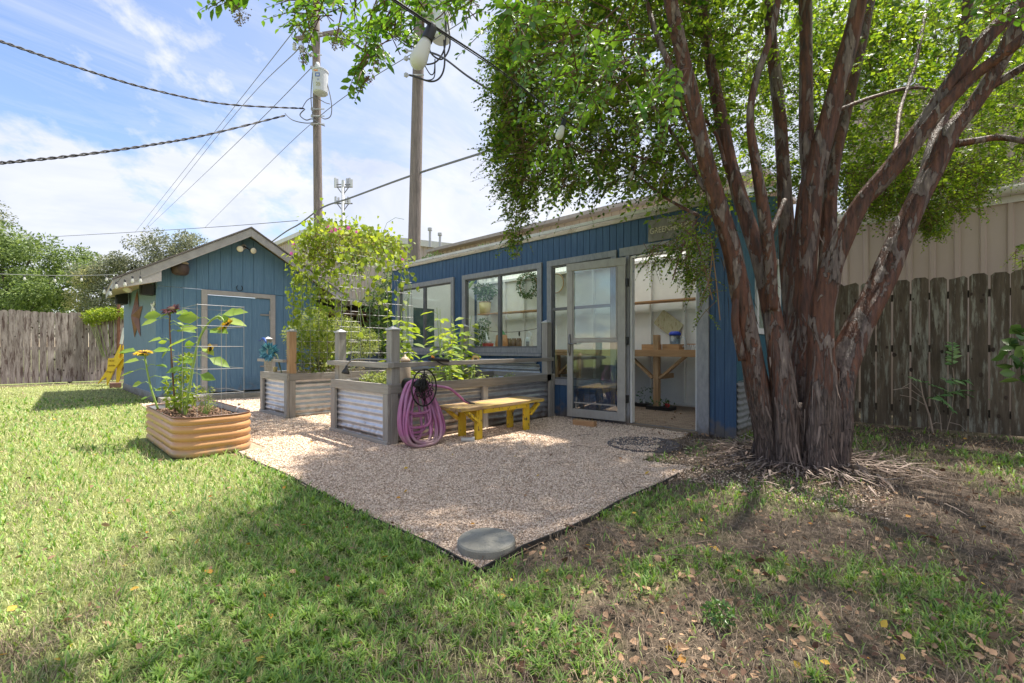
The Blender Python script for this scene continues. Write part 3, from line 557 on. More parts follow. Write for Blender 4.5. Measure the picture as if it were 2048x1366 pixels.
# horseshoe, lamps, basket
hs = onY(479, 576, SY0 - .05); pts = [(hs[0] + .055 * math.sin(a), SY0 - .052, hs[2] + .06 * math.cos(a) * -1) for a in np.linspace(-2.5, 2.5, 16)]
tag(MB().tube(pts, [.007] * 16, 6).build('horseshoe', M['iron']), 'rusty iron horseshoe nailed above the blue shed door', 'horseshoe')
fl = onY(488, 500, SY0 - .05); tl = thing('flood_light', 'twin white flood lamps mounted under the shed gable peak', 'lamp', fl)
MB().lathe([(.05, 0), (.05, .03), (.03, .05)], (fl[0], SY0 - .02, fl[2] + .07), (0, -1, 0)).build('mount_plate', M['fascia'], tl)
for s_ in (-1, 1):
    c = (fl[0] + s_ * .10, SY0 - .16, fl[2] - .01); mb = MB().tube([(fl[0], SY0 - .07, fl[2] + .07), c], .012); mb.lathe([(.02, 0), (.045, .03), (.065, .09), (.066, .10)], (c[0], c[1] + .03, c[2] + .01), (s_ * .25, -1, -.25), 18)
    lh = mb.build('lamp_head', M['black'], tl, smooth=True)
    MB().lathe([(.062, 0), (.058, .012), (.02, .02)], Vector((c[0], c[1] + .03, c[2] + .01)) + Vector((s_ * .25, -1, -.25)).normalized() * .10, (s_ * .25, -1, -.25), 18).build('lens', mat('lamp_lens', (.75, .68, .5), (.85, .8, .65), rough=.2), lh, smooth=True)
bk = onY(359, 540, SY0 - .1); tb = thing('hanging_basket', 'brown round bell-shaped basket fixed high on the shed front', 'basket', bk)
MB().lathe([(.09, -.1), (.13, -.07), (.145, .02), (.13, .09), (.10, .10)], (bk[0], SY0 - .16, bk[2]), (0, 0, 1)).build('bowl', mat('bowl_brown', (.06, .04, .035), (.12, .08, .065), rough=.7), tb, smooth=True)
MB().lathe([(.10, 0), (.135, .02), (.11, .05)], (bk[0], SY0 - .16, bk[2] + .10), (0, 0, 1)).build('lid', M['soffit'], tb, smooth=True)
# speakers on the side wall
for (a, b, c_, lab) in ((306, 576, 1, 'small black square speaker on the shed corner nearest the front'), (244, 598, 0, 'black square speaker on the far rear end of the shed side wall')):
    if c_: p = np.array([SX0 - .12, SY0 + .12, onX(a, b, SX0 - .1)[2]])
    else: p = onX(a, b, SX0 - .15)
    q = thing('speaker', lab, 'speaker', p, 'speakers on the shed side wall')
    sz_ = .10 if c_ else .15; hz_ = .10 if c_ else .12
    MB().box(p[0] - .10, p[0] + .09, p[1] - sz_ , p[1] + sz_, p[2] - hz_, p[2] + hz_).build('cabinet', M['black'], q, bevel=.006)
    MB().box(p[0] - .112, p[0] - .103, p[1] - sz_ + .02, p[1] + sz_ - .02, p[2] - hz_ + .015, p[2] + hz_ - .015).build('grille', mat('speaker_cloth', (.02, .02, .03), rough=.9), q)
    MB().box(p[0] + .09, p[0] + .108, p[1] - .03, p[1] + .03, p[2] - .04, p[2] + .04).build('bracket', M['iron'], q)
# metal star on side wall (raised centre)
sc = onX(275, 632, SX0 - .02); R_ = .60
vs_ = []
for i in range(10):
    a = math.pi / 2 + i * math.pi / 5; r = R_ if i % 2 == 0 else R_ * .40; vs_.append((SX0 - .022, sc[1] + r * math.cos(a) * 1.1, sc[2] + r * math.sin(a) * .95))
mb = MB().add(vs_ + [(SX0 - .13, sc[1], sc[2]), (SX0 - .02, sc[1], sc[2])], [(i, (i + 1) % 10, 10) for i in range(10)] + [((i + 1) % 10, i, 11) for i in range(10)])
tag(mb.build('metal_star', M['rust'], origin=(SX0 - .02, sc[1], sc[2])), 'large rusty brown five-pointed metal star on the shed side wall', 'star')
wb = onX(306, 614, SX0 - .03); mb = MB()
for a0 in (.5, -.6):
    mb.bar((SX0 - .03, wb[1] - .17 * math.cos(a0), wb[2] - .10 * math.sin(a0) * 1.4), (SX0 - .03, wb[1] + .17 * math.cos(a0), wb[2] + .10 * math.sin(a0) * 1.4), .03 + .001 * a0, .05 )
mb.lathe([(.03, 0), (.03, .03)], (SX0 - .02, wb[1], wb[2]), (-1, 0, 0), 10)
tag(mb.build('wall_ornament', M['white'], bevel=.01), 'small white crossed ornament on the shed side wall by the corner', 'ornament')
# ------------------------------------------------------------------ GREENHOUSE
WX = 5.357; GYA, GYB = 1.63, 8.50; BX = 7.77
gh = thing('greenhouse', 'long blue plank greenhouse with grey trimmed windows and open doorway', 'greenhouse', (WX, GYA, 0))
zf = 2.66
W_ = [(6.42, 8.26, .93, 2.30, 's'), (4.36, 6.19, .93, 2.30, 's'), (3.085, 4.256, .47, 2.30, 'h')]
DO = (2.04, 2.90)
T_ = .085
ops = [(a - GYA + T_, b - GYA - T_, c + T_, d - T_) for a, b, c, d, _ in W_] + [(DO[0] - GYA, DO[1] - GYA, .04, 2.20)]
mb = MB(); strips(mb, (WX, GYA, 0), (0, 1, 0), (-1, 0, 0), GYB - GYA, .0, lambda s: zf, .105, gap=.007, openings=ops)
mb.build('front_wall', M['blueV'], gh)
# fine: end walls
def zback(x): return 2.66 + (x - WX) / (BX - WX) * .62
mb = MB()
sops = [(.75, 1.75, 1.25, 2.15)]
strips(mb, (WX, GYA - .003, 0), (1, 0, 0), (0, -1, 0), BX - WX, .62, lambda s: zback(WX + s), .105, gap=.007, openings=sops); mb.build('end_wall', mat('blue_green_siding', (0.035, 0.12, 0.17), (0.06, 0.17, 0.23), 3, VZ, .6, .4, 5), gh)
mb = MB(); mb.corr((WX + .02, GYA - .02, .02), (BX - WX - .02, 0, 0), (0, 0, .62), .068, .011, 'v'); mb.build('corrugated_skirt', M['galv'], gh, smooth=True)
MB().box(WX + .01, BX, GYA - .002, GYA + .02, .0, .62).build('end_wall_base', M['white'], gh)
sw = MB(); x0_, x1_ = WX + .75, WX + 1.75
sw.box(x0_ - .07, x0_, GYA - .045, GYA - .017, 1.18, 2.22); sw.box(x1_, x1_ + .07, GYA - .045, GYA - .017, 1.18, 2.22); sw.box(x0_, x1_, GYA - .045, GYA - .017, 1.18, 1.25); sw.box(x0_, x1_, GYA - .045, GYA - .017, 2.15, 2.22)
swf = sw.build('window', M['white'], gh); MB().box(x0_, x1_, GYA - .03, GYA - .026, 1.25, 2.15).build('pane', M['glass'], swf)
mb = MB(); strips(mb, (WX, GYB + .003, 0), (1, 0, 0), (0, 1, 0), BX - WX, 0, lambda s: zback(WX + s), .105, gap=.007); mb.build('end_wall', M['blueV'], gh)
MB().box(BX, BX + .06, GYA, GYB, 0, 2.62).build('back_wall', M['white'], gh)
mb = MB(); mb.corr((BX + .03, GYA, 2.62), (0, GYB - GYA, 0), (0, 0, .7), .07, .008, 'u'); mb.build('back_clerestory', M['roofpc'], gh, smooth=True)
# white inner lining strips: studs and plates
mb = MB()
for yy in np.arange(GYA + .3, GYB, .61): mb.box(BX - .085, BX - .002, yy, yy + .04, .05, 2.62)
mb.box(BX - .09, BX - .002, GYA + .05, GYB - .05, 2.56, 2.615); mb.box(BX - .09, BX - .002, GYA + .05, GYB - .05, .02, .06)
mb.box(BX - .03, BX - .006, GYA + .05, GYB - .05, 1.66, 1.70)
mb.build('studs', M['white'], gh, bevel=.003)
MB().box(WX + .05, BX - .1, GYB - .05, GYB - .028, 0, 2.62).build('end_lining', M['white'], gh)
MB().box(WX + .05, BX - .1, GYA + .03, GYA + .045, 0, 1.2).build('end_lining', M['white'], gh)
# inner end door with dark glass seen through the far window
idr = MB().box(WX + .35, WX + 1.15, GYB - .09, GYB - .055, .05, 2.1).build('inner_door', M['white'], gh, bevel=.005)
MB().box(WX + .47, WX + 1.03, GYB - .10, GYB - .092, .75, 1.9).build('pane', mat('dark_pane', (.04, .07, .07), (.10, .15, .13), 5, rough=.08), idr)
# roof
mb = MB(); mb.corr((WX - .14, GYA - .12, zf + .05), (0, GYB - GYA + .24, 0), (BX - WX + .3, 0, .64 + .1), .076, .011, 'u'); rf = mb.build('roof', M['roofpc'], gh, smooth=True)
mb = MB()
for yy in np.arange(GYA + .3, GYB, .61): mb.bar((WX + .03, yy, zf - .06), (BX, yy, zf + .57), .04, .09)
mb.build('rafters', M['white'], gh)
MB().box(WX - .035, WX - .013, GYA - .05, GYB + .05, zf - .01, zf + .045).build('eave_board', mat('weathered_eave', (.26, .235, .21), (.42, .40, .37), 4, (5, 1, 5), .8, .3, 8, c3=(.15, .12, .10), s3=9, t3=(.6, .66)), gh)
MB().box(WX - .145, WX - .115, GYA - .1, GYB + .08, zf + .02, zf + .062).build('roof_edge', mat('pale_flashing', (.6, .58, .54), (.7, .68, .65), 5, rough=.5, c3=(.35, .30, .25), s3=10, t3=(.6, .66)), gh)
# corner boards
MB().box(WX - .032, WX - .013, GYA - .02, GYA + .10, 0, zf).build('corner_board', M['blueV'], gh, bevel=.003)
# windows
for wi, (a, b, c, d, ty) in enumerate(W_):
    mb = MB(); xa, xb = WX - .045, WX - .0135
    mb.box(xa, xb, a, b, d - T_, d); mb.box(xa, xb, a, b, c, c + T_); mb.box(xa + .002, xb, a, a + T_, c + T_, d - T_); mb.box(xa + .002, xb, b - T_, b, c + T_, d - T_)
    wf = mb.build('window', M['trim'], gh, bevel=.003)
    ia, ib, ic, id_ = a + T_, b - T_, c + T_, d - T_; mb = MB()
    f_ = .022
    mb.box(WX - .02, WX + .03, ia, ia + f_, ic, id_); mb.box(WX - .02, WX + .03, ib - f_, ib, ic, id_); mb.box(WX - .02, WX + .03, ia + f_, ib - f_, id_ - f_, id_); mb.box(WX - .02, WX + .03, ia + f_, ib - f_, ic, ic + f_)
    if ty == 's': mid = (ia + ib) / 2; mb.box(WX - .022, WX + .03, mid - .03, mid + .03, ic + f_, id_ - f_)
    else: mid = 1.58; mb.box(WX - .022, WX + .03, ia + f_, ib - f_, mid - .02, mid + .02)
    mb.build('sash', mat('dark_aluminium', (.10, .10, .11), (.16, .16, .17), rough=.45, metal=.3), wf, bevel=.002)
    MB().box(WX, WX + .004, ia + f_, ib - f_, ic + f_, id_ - f_).build('pane', M['glass'], wf)
    if ty == 's': MB().box(WX - .075, WX - .046, a - .02, b + .02, c - .05, c - .005).build('sill', M['trim'], wf, bevel=.003)
# doorway frame
mb = MB(); mb.box(WX - .045, WX - .0135, DO[0] - .14, DO[0], 0.0, 2.20); mb.box(WX - .045, WX - .0135, DO[0] - .14, DO[1] + .14, 2.20, 2.31); mb.box(WX - .045, WX - .0135, DO[1], DO[1] + .05, .03, 2.20)
mb.build('door_frame', M['trim'], gh, bevel=.003)
mb = MB().box(WX - .012, WX + .07, DO[0] + .0, DO[0] + .02, .04, 2.19); mb.box(WX - .012, WX + .07, DO[1] - .02, DO[1], .04, 2.19); mb.box(WX - .012, WX + .07, DO[0] + .02, DO[1] - .02, 2.17, 2.19)
mb.build('door_jamb', M['white'], gh)
MB().box(WX - .05, WX + .09, DO[0] - .02, DO[1] + .02, -.02, .035).build('sill_board', mat('old_sill', (.16, .12, .08), (.28, .22, .16), 4, (10, 1, 10), .9), gh, bevel=.004)
# storm door, swung open against the wall
hd = Vector((WX - .06, DO[1] + .03, 0)); ang = math.radians(7.0); du = Vector((-math.sin(ang), math.cos(ang), 0)); dn = Vector((-math.cos(ang), -math.sin(ang), 0)); DWd, DZ0, DZ1 = .85, .06, 2.17
sd_ = []
def dbox(mb, u0, u1, z0, z1, n0, n1):
    a = hd + du * u0 + dn * n0; mb.prism([a + Vector((0, 0, z0)), hd + du * u1 + dn * n0 + Vector((0, 0, z0)), hd + du * u1 + dn * n0 + Vector((0, 0, z1)), a + Vector((0, 0, z1))], dn * (n1 - n0)); return mb
mb = MB(); dbox(mb, 0, .11, DZ0, DZ1, 0, .035); dbox(mb, DWd - .085, DWd, DZ0, DZ1, 0, .035); dbox(mb, .11, DWd - .085, DZ1 - .10, DZ1, 0, .035); dbox(mb, .11, DWd - .085, DZ0, DZ0 + .11, 0, .035); dbox(mb, .11, DWd - .085, 1.08, 1.115, 0, .034)
dsm = mb.build('storm_door', M['door_al'], gh, bevel=.003)
mb = MB(); dbox(mb, -.012, DWd + .006, DZ1 - .095, DZ1 + .004, .036, .044); mb.build('door_head', M['door_al'], dsm, bevel=.002)
mb = MB(); dbox(mb, .11, DWd - .085, DZ0 + .11, 1.08, .014, .018); dbox(mb, .11, DWd - .085, 1.115, DZ1 - .10, .014, .018); mb.build('pane', M['stormglass'], dsm)
MB_l = MB(); dbox(MB_l, .13, DWd - .105, .25, .265, .02, .03); MB_l.build('lower_rail', M['door_al'], dsm)
mb = MB(); dbox(mb, .115, .13, 1.12, DZ1 - .11, .02, .033); dbox(mb, DWd - .105, DWd - .09, 1.12, DZ1 - .11, .02, .033); dbox(mb, .13, DWd - .105, 1.12, 1.145, .02, .033)
mb.build('screen_frame', mat('frame_beige', (.30, .28, .25), (.38, .36, .33), rough=.5), dsm)
hh = hd + du * (DWd - .045) + dn * .036; hmb = MB(); hmb.tube([hh + Vector((0, 0, .90)), hh + dn * .012 + Vector((0, 0, .95)), hh + dn * .012 + Vector((0, 0, 1.14)), hh + Vector((0, 0, 1.2))], [.008, .018, .018, .008], 8)
hmb.tube([hh + Vector((0, 0, 1.07)) + dn * .0, hh + dn * .05 + Vector((0, 0, 1.07)), hh + dn * .055 - du * .07 + Vector((0, 0, 1.06)), hh + dn * .05 - du * .13 + Vector((0, 0, 1.075))], .009, 8); hmb.build('door_handle', M['iron'] if 0 else mat('aged_nickel', (.22, .21, .20), (.32, .31, .30), rough=.35, metal=.8), dsm, smooth=True)
for z_ in (.35, 1.1, 1.85): MB().box(WX - .085, WX - .045, DO[1] + .0, DO[1] + .04, z_ - .05, z_ + .05).build('hinge', M['iron'], dsm)
# sign
s0 = onX(1295, 447, WX - .05); s1 = onX(1345, 487, WX - .05)
sg = thing('greenhouse_sign', 'weathered grey rectangular sign with cream lettering over the doorway', 'sign', (WX - .03, (s0[1] + s1[1]) / 2, s1[2]))
SYc, SYr = s0[1], s0[1] - .58
MB().box(WX - .032, WX - .0145, SYr, SYc, 2.33, 2.60).build('sign_board', mat('sign_tin', (.14, .13, .12), (.24, .23, .21), 8, rough=.6, c3=(.36, .33, .28), s3=14, t3=(.58, .64)), sg)
def text(s, size, loc, rot, m_, parent=None, name='lettering', ext=.002, sx=1.0, align='CENTER'):
    cu = bpy.data.curves.new(name, 'FONT'); cu.body = s; cu.size = size; cu.extrude = ext; cu.align_x = align; cu.align_y = 'CENTER'; tmp = bpy.data.objects.new('tmp', cu); col.objects.link(tmp)
    bpy.context.view_layer.update(); dg = bpy.context.evaluated_depsgraph_get(); me = bpy.data.meshes.new_from_object(tmp.evaluated_get(dg)); bpy.data.objects.remove(tmp); 
    mt = Matrix.Translation(Vector(loc)) @ rot.to_4x4() @ Matrix.Diagonal((sx, 1, 1, 1)); me.transform(mt)
    V = np.array([v.co[:] for v in me.vertices]); F = [tuple(p.vertices) for p in me.polygons]; return build(name, V, F, m_, parent)
RXm = Matrix(((0, 0, -1), (-1, 0, 0), (0, 1, 0)))     # text facing -X, reading towards -Y
text('GREENHOUSE', .10, (WX - .036, (SYr + SYc) / 2, 2.455), RXm.to_3x3(), mat('sign_cream', (.55, .50, .38), (.62, .58, .46), rough=.7), sg, sx=.85)
text('THE', .05, (WX - .036, (SYr + SYc) / 2, 2.545), RXm.to_3x3(), mat('sign_pale', (.5, .5, .5), rough=.7), sg)
# floor
mfl = bpy.data.materials.new('brick_paving'); mfl.use_nodes = True; t = mfl.node_tree; br = N(t, 'ShaderNodeTexBrick'); co = N(t, 'ShaderNodeTexCoord'); mp = N(t, 'ShaderNodeMapping'); mp.inputs['Rotation'].default_value = (0, 0, .785)
t.links.new(co.outputs['Object'], mp.inputs[0]); t.links.new(mp.outputs[0], br.inputs['Vector']); br.inputs['Scale'].default_value = 5; br.inputs['Color1'].default_value = (.34, .26, .20, 1); br.inputs['Color2'].default_value = (.24, .17, .13, 1); br.inputs['Mortar'].default_value = (.10, .08, .06, 1); br.inputs['Mortar Size'].default_value = .02
t.links.new(br.outputs[0], t.nodes['Principled BSDF'].inputs['Base Color']); t.nodes['Principled BSDF'].inputs['Roughness'].default_value = .9
struct(MB().box(WX + .092, BX - .1, GYA + .05, GYB - .1, 0.0, .012).build('brick_floor', mfl))
# skirt on the left part of the front + pipe
mb = MB(); mb.corr((WX - .03, 4.4, .02), (0, 4.05, 0), (0, 0, .74), .068, .010, 'v'); mb.build('front_skirt', M['galv'], gh, smooth=True)
tag(MB().tube([(WX - .075, 4.45, .80), (WX - .075, 6.25, .80)], .032, 12).build('drain_pipe', mat('grey_pvc', (.42, .44, .47), (.5, .52, .55), rough=.4), smooth=True), 'pale grey plastic pipe running low along the greenhouse wall', 'pipe')
# ---------------- greenhouse contents
wk = thing('workbench', 'long pine workbench with diagonal braces along the greenhouse back wall', 'workbench', (7.3, 5.0, 0))
MB().box(6.95, 7.66, 2.55, 8.2, .95, .975).build('bench_top', M['natwoodY'], wk, bevel=.003)
MB().box(6.90, 6.945, 2.50, 8.2, .87, .98).build('front_rail', M['natwoodY'], wk, bevel=.004)
for i, yy in enumerate((3.28, 5.3, 7.4)):
    MB().box(6.96, 7.05, yy, yy + .09, .0, 1.22 if i == 0 else .94).build('leg', M['natwood'], wk, bevel=.004)
    for s_ in (-1, 1): MB().bar((6.995, yy + .045 + s_ * .06, .52), (6.995, yy + .045 + s_ * .5, .90), .04, .09, (1, 0, 0)).build('brace', M['natwood'], wk, bevel=.003)
    MB().box(7.055, 7.6, yy + .02, yy + .06, .50, .58).build('stretcher', M['natwood'], wk)
shf = thing('wall_shelf', 'long pine shelf on white brackets high on the greenhouse back wall', 'shelf', (7.55, 5, 1.8))
MB().box(7.36, 7.66, 2.1, 8.0, 1.80, 1.825).build('shelf_board', M['natwoodY'], shf, bevel=.003)
for yy in (2.32, 4.1, 5.9, 7.6): MB().prism([(7.66, yy, 1.797), (7.40, yy, 1.797), (7.40, yy, 1.75), (7.66, yy, 1.45)], (0, .035, 0)).build('bracket', M['white'], shf)
def put(px, py, X=7.3): return onX(px, py, X)
# pitcher
pp = put(1350, 690, 7.2); pt_ = thing('pitcher', 'clear plastic water pitcher with blue lid on the workbench', 'pitcher', (7.2, pp[1], .976))
MB().lathe([(.075, 0), (.08, .02), (.09, .24), (.085, .24), (.075, .03)], (7.2, pp[1], .976)).build('body', glass_mat('clear_plastic', (.72, .80, .86), .12, .15), pt_, smooth=True)
MB().lathe([(.093, 0), (.095, .03), (.07, .06), (.02, .065)], (7.2, pp[1], 1.215)).build('lid', mat('blue_plastic', (.01, .04, .42), (.02, .06, .5), rough=.35), pt_, smooth=True)
MB().tube([(7.2, pp[1] - .09, 1.19), (7.2, pp[1] - .16, 1.17), (7.2, pp[1] - .165, 1.05), (7.2, pp[1] - .085, 1.0)], .011, 8).build('handle', mat('pale_plastic', (.6, .65, .7), rough=.4), pt_, smooth=True)
# tin plaque on back wall
pq = put(1337, 648, 7.66); mb = MB(); a = math.radians(-38); hw, hh_ = .23, .15
crn = []
for sx_, sz_ in ((-1, -1), (1, -1), (1, 1), (-1, 1)):
    for k_ in range(4):
        an = math.atan2(sz_, sx_) - math.pi / 4 + k_ * math.pi / 6; u_ = sx_ * (hw - .03) + .03 * math.cos(an); v_ = sz_ * (hh_ - .03) + .03 * math.sin(an)
        crn.append((7.655, pq[1] - (u_ * math.cos(a) - v_ * math.sin(a)), pq[2] + u_ * math.sin(a) + v_ * math.cos(a)))
tag(mb.prism(crn, (-.008, 0, 0)).build('tin_plaque', mat('tin_cream', (.38, .35, .20), (.52, .48, .33), 4, (2, 8, 3), .6, c3=(.20, .09, .05), s3=3, t3=(.56, .62))), 'tilted cream and rust tin plaque hanging on the white wall', 'plaque')
# wood blocks / rack
for (y0, y1, lab) in ((3.36, 3.62, 'short wooden box behind the tall post on the workbench'), (2.98, 3.26, 'short wooden box right of the tall post on the workbench')):
    q = thing('wooden_box', lab, 'box', (7.15, (y0 + y1) / 2, .976), 'wooden boxes on the workbench'); MB().box(7.06, 7.075, y0, y1, .976, 1.07).build('front', M['natwoodY'], q); MB().box(7.24, 7.255, y0, y1, .976, 1.07).build('rear', M['natwoodY'], q)
    MB().box(7.076, 7.239, y0, y0 + .012, .976, 1.065).build('side', M['natwoodY'], q); MB().box(7.076, 7.239, y1 - .012, y1, .976, 1.065).build('side', M['natwoodY'], q); MB().box(7.076, 7.239, y0 + .012, y1 - .012, .977, .985).build('bottom', M['natwoodY'], q)
rk = thing('wire_stand', 'small wire plant stand with thin wooden top on the workbench end', 'stand', (7.15, 2.65, .976))
MB().box(7.05, 7.25, 2.53, 2.85, 1.06, 1.075).build('stand_top', M['natwoodY'], rk); mb = MB()
for yy in (2.58, 2.80):
    mb.tube([(7.07, yy - .02, 1.06), (7.07, yy, .978), (7.07, yy + .02, 1.06)], .003, 4); mb.tube([(7.23, yy - .02, 1.06), (7.23, yy, .978), (7.23, yy + .02, 1.06)], .003, 4)
mb.build('wire_leg', M['iron'], rk)
# seedling trays on floor
for i, (px_, py_, lab) in enumerate(((1297, 812, 'black seedling tray with green shoots on the brick floor, left of the other'), (1322, 818, 'black seedling tray with a red pot on the brick floor, right of the other'))):
    c = onZ(px_, py_, .02); q = thing('seedling_tray', lab, 'tray', (c[0], c[1], .012), 'seedling trays on the greenhouse floor')
    mb = MB(); mb.prism([(c[0] - .13, c[1] - .2, .013), (c[0] + .13, c[1] - .2, .013), (c[0] + .13, c[1] + .2, .013), (c[0] - .13, c[1] + .2, .013)], (0, 0, .055)); mb.build('tray', M['black'], q)
    ps = np.array([(c[0] + random.uniform(-.11, .11), c[1] + random.uniform(-.18, .18), .07 + random.random() * (.25 if i == 0 else .1)) for _ in range(70)]); V, F = leaves(ps, rnd_dir(70, .6), rnd_dir(70, 1), np.full(70, .045), np.full(70, .6), TSM); build('seedlings', V, F, LEAF['houseplant'], q)
    for k_ in range(5): MB().lathe([(.02, 0), (.028, .05), (.022, .05)], (c[0] + random.uniform(-.09, .09), c[1] - .15 + .075 * k_, .065), n=8).build('cup', mat('red_cup', (.5, .03, .04), rough=.4) if i and k_ < 2 else M['whitepl'], q)
# items behind window 2
def foliage_thing(name, label, cat, cs, rs, n, size, m_, group=None, tpl=TSM, base=None, wid=.5, stemr=.006, pot=None):
    base = base if base is not None else (cs[0][0], cs[0][1], cs[0][2] - rs[0]); q = thing(name, label, cat, base, group); V, F = cloud(cs, rs, n, size, wid, tpl); build('foliage', V, F, m_, q)
    mb = MB()
    for c in cs: mb.tube([base, ((base[0] + c[0]) / 2 + random.uniform(-.02, .02), (base[1] + c[1]) / 2, (base[2] + c[2]) / 2), c], stemr, 5)
    mb.build('stem', M['stem'], q); return q
wr = put(1056, 570, 7.5); a_ = np.linspace(0, 2 * math.pi, 15)[:-1]
q = thing('wreath', 'round green leafy wreath hanging inside the middle window', 'wreath', (7.5, wr[1], wr[2]))
cs = [(7.5, wr[1] + .24 * math.cos(k_), wr[2] + .24 * math.sin(k_)) for k_ in a_]; V, F = cloud(cs, [.085] * 14, 900, .05, .5); build('foliage', V, F, LEAF['houseplant'], q)
MB().tube(catmull(cs + cs[:1], 3), .012, 6).build('ring', M['natwood'], q)
ls = put(970, 628, 7.5); q = thing('lamp_shade', 'pale yellow drum-shaped basket on the shelf behind the window', 'basket', (7.5, ls[1], 1.826)); MB().lathe([(.12, 0), (.15, .28), (.145, .28), (.11, .01)], (7.5, ls[1], 1.826)).build('drum', mat('pale_yellow', (.62, .52, .22), (.7, .6, .3), rough=.8), q, smooth=True)
MB().lathe([(.152, 0), (.152, .02)], (7.5, ls[1], 2.09)).build('rim', M['natwood'], q)
foliage_thing('shelf_plant', 'bushy green plant in the basket behind the middle window', 'plant', [(7.5, ls[1], 2.28), (7.5, ls[1] + .15, 2.4), (7.5, ls[1] - .15, 2.38)], [.2, .17, .17], 520, .07, LEAF['houseplant'], base=(7.5, ls[1], 2.08))
hp = put(957, 660, 6.2); foliage_thing('window_plant', 'leafy green potted plant close behind the middle window glass', 'plant', [(6.3, hp[1], 1.16), (6.3, hp[1], 1.35), (6.3, hp[1] - .05, 1.52)], [.13, .15, .12], 380, .06, LEAF['houseplant'], base=(6.3, hp[1], .98))
MB_ = MB().box(5.50, 6.55, 4.4, 8.0, .93, .955); pb = thing('potting_table', 'plain pine potting table under the middle window inside', 'table', (6, 5.5, 0)); MB_.build('table_top', M['natwoodY'], pb)
MB().box(5.47, 5.497, 4.4, 8.0, .88, 1.0).build('table_edge', mat('pale_board', (.40, .30, .22), (.5, .38, .28), 3, HYs, .8), pb)
for xx, yy in ((5.55, 4.5), (6.5, 4.5), (5.55, 7.9), (6.5, 7.9)): MB().box(xx - .03, xx + .03, yy - .03, yy + .03, .012, .93).build('leg', M['natwood'], pb)
jg = put(1058, 680, 5.9); q = thing('jug', 'white plastic jug with a hoop handle behind the window', 'jug', (5.9, jg[1], .956)); MB().box(5.86, 5.95, jg[1] - .06, jg[1] + .06, .957, 1.19).build('body', M['whitepl'], q, bevel=.02)
MB().tube([(5.9, jg[1] - .045, 1.18), (5.9, jg[1] - .05, 1.25), (5.9, jg[1], 1.28), (5.9, jg[1] + .05, 1.25), (5.9, jg[1] + .045, 1.18)], .014, 8).build('handle', M['whitepl'], q, smooth=True)
MB().box(5.852, 5.858, jg[1] - .04, jg[1] + .025, 1.03, 1.12).build('label_patch', M['trim'], q)
rp = put(976, 690, 5.9); q = thing('red_pot', 'red tub with a white scoop inside the window', 'pot', (5.9, rp[1], .956)); MB().lathe([(.09, 0), (.11, .14), (.10, .14), (.08, .01)], (5.9, rp[1], .957)).build('tub', mat('red_plastic', (.45, .03, .03), rough=.45), q, smooth=True)
MB().tube([(5.9, rp[1] - .05, 1.10), (5.9, rp[1] + .02, 1.14), (5.9, rp[1] + .05, 1.30)], [.05, .03, .006], 8).build('scoop', M['whitepl'], q, smooth=True)
tc_ = put(1003, 672, 5.95); q = thing('terracotta_bag', 'orange and green printed seed bag leaning behind the window', 'bag', (5.95, tc_[1], .956)); mb = MB(); mb.lathe([(.10, 0), (.12, .12), (.10, .28), (.05, .31), (.03, .32)], (5.95, tc_[1], .957), n=10); mb.build('sack', mat('orange_bag', (.55, .22, .08), (.6, .35, .2), 9, rough=.5), q, smooth=True)
MB().lathe([(.085, 0), (.03, .09)], (5.95, tc_[1], 1.24), n=10).build('bag_top', mat('green_bag', (.05, .25, .10), rough=.5), q)
gb = put(1028, 682, 6.1); q = thing('glass_jars', 'cluster of clear jars holding brown seed heads on the table', 'jars', (6.1, gb[1], .956))
for k_ in (-.12, 0, .12): MB().lathe([(.05, 0), (.055, .17), (.04, .21), (.04, .23)], (6.1, gb[1] + k_, .957)).build('jar', mat('brown_glass', (.16, .09, .06), (.3, .2, .15), 12, rough=.2), q, smooth=True)
# striped cloth at the roof
mst = bpy.data.materials.new('striped_cloth'); mst.use_nodes = True; t = mst.node_tree; co = N(t, 'ShaderNodeTexCoord'); wv = N(t, 'ShaderNodeTexWave', bands_direction='DIAGONAL'); wv.inputs['Scale'].default_value = 2.2; wv.inputs['Distortion'].default_value = 1; r = N(t, 'ShaderNodeValToRGB'); r.color_ramp.interpolation = 'CONSTANT'
r.color_ramp.elements[0].color = (.05, .35, .6, 1); r.color_ramp.elements[1].position = .35; r.color_ramp.elements[1].color = (.75, .75, .7, 1); e = r.color_ramp.elements.new(.65); e.color = (.75, .5, .05, 1)
t.links.new(co.outputs['Object'], wv.inputs[0]); t.links.new(wv.outputs[0], r.inputs[0]); t.links.new(r.outputs[0], t.nodes['Principled BSDF'].inputs['Base Color'])
mb = MB(); mb.sheet((6.9, 4.6, 2.62), (0, 1.9, 0), (.5, 0, .12), lambda a, b: .04 * math.sin(a * 9) + .02, 20, 3); tag(mb.build('striped_cloth', mst, smooth=True), 'blue, white and yellow striped cloth slung under the greenhouse roof', 'cloth')
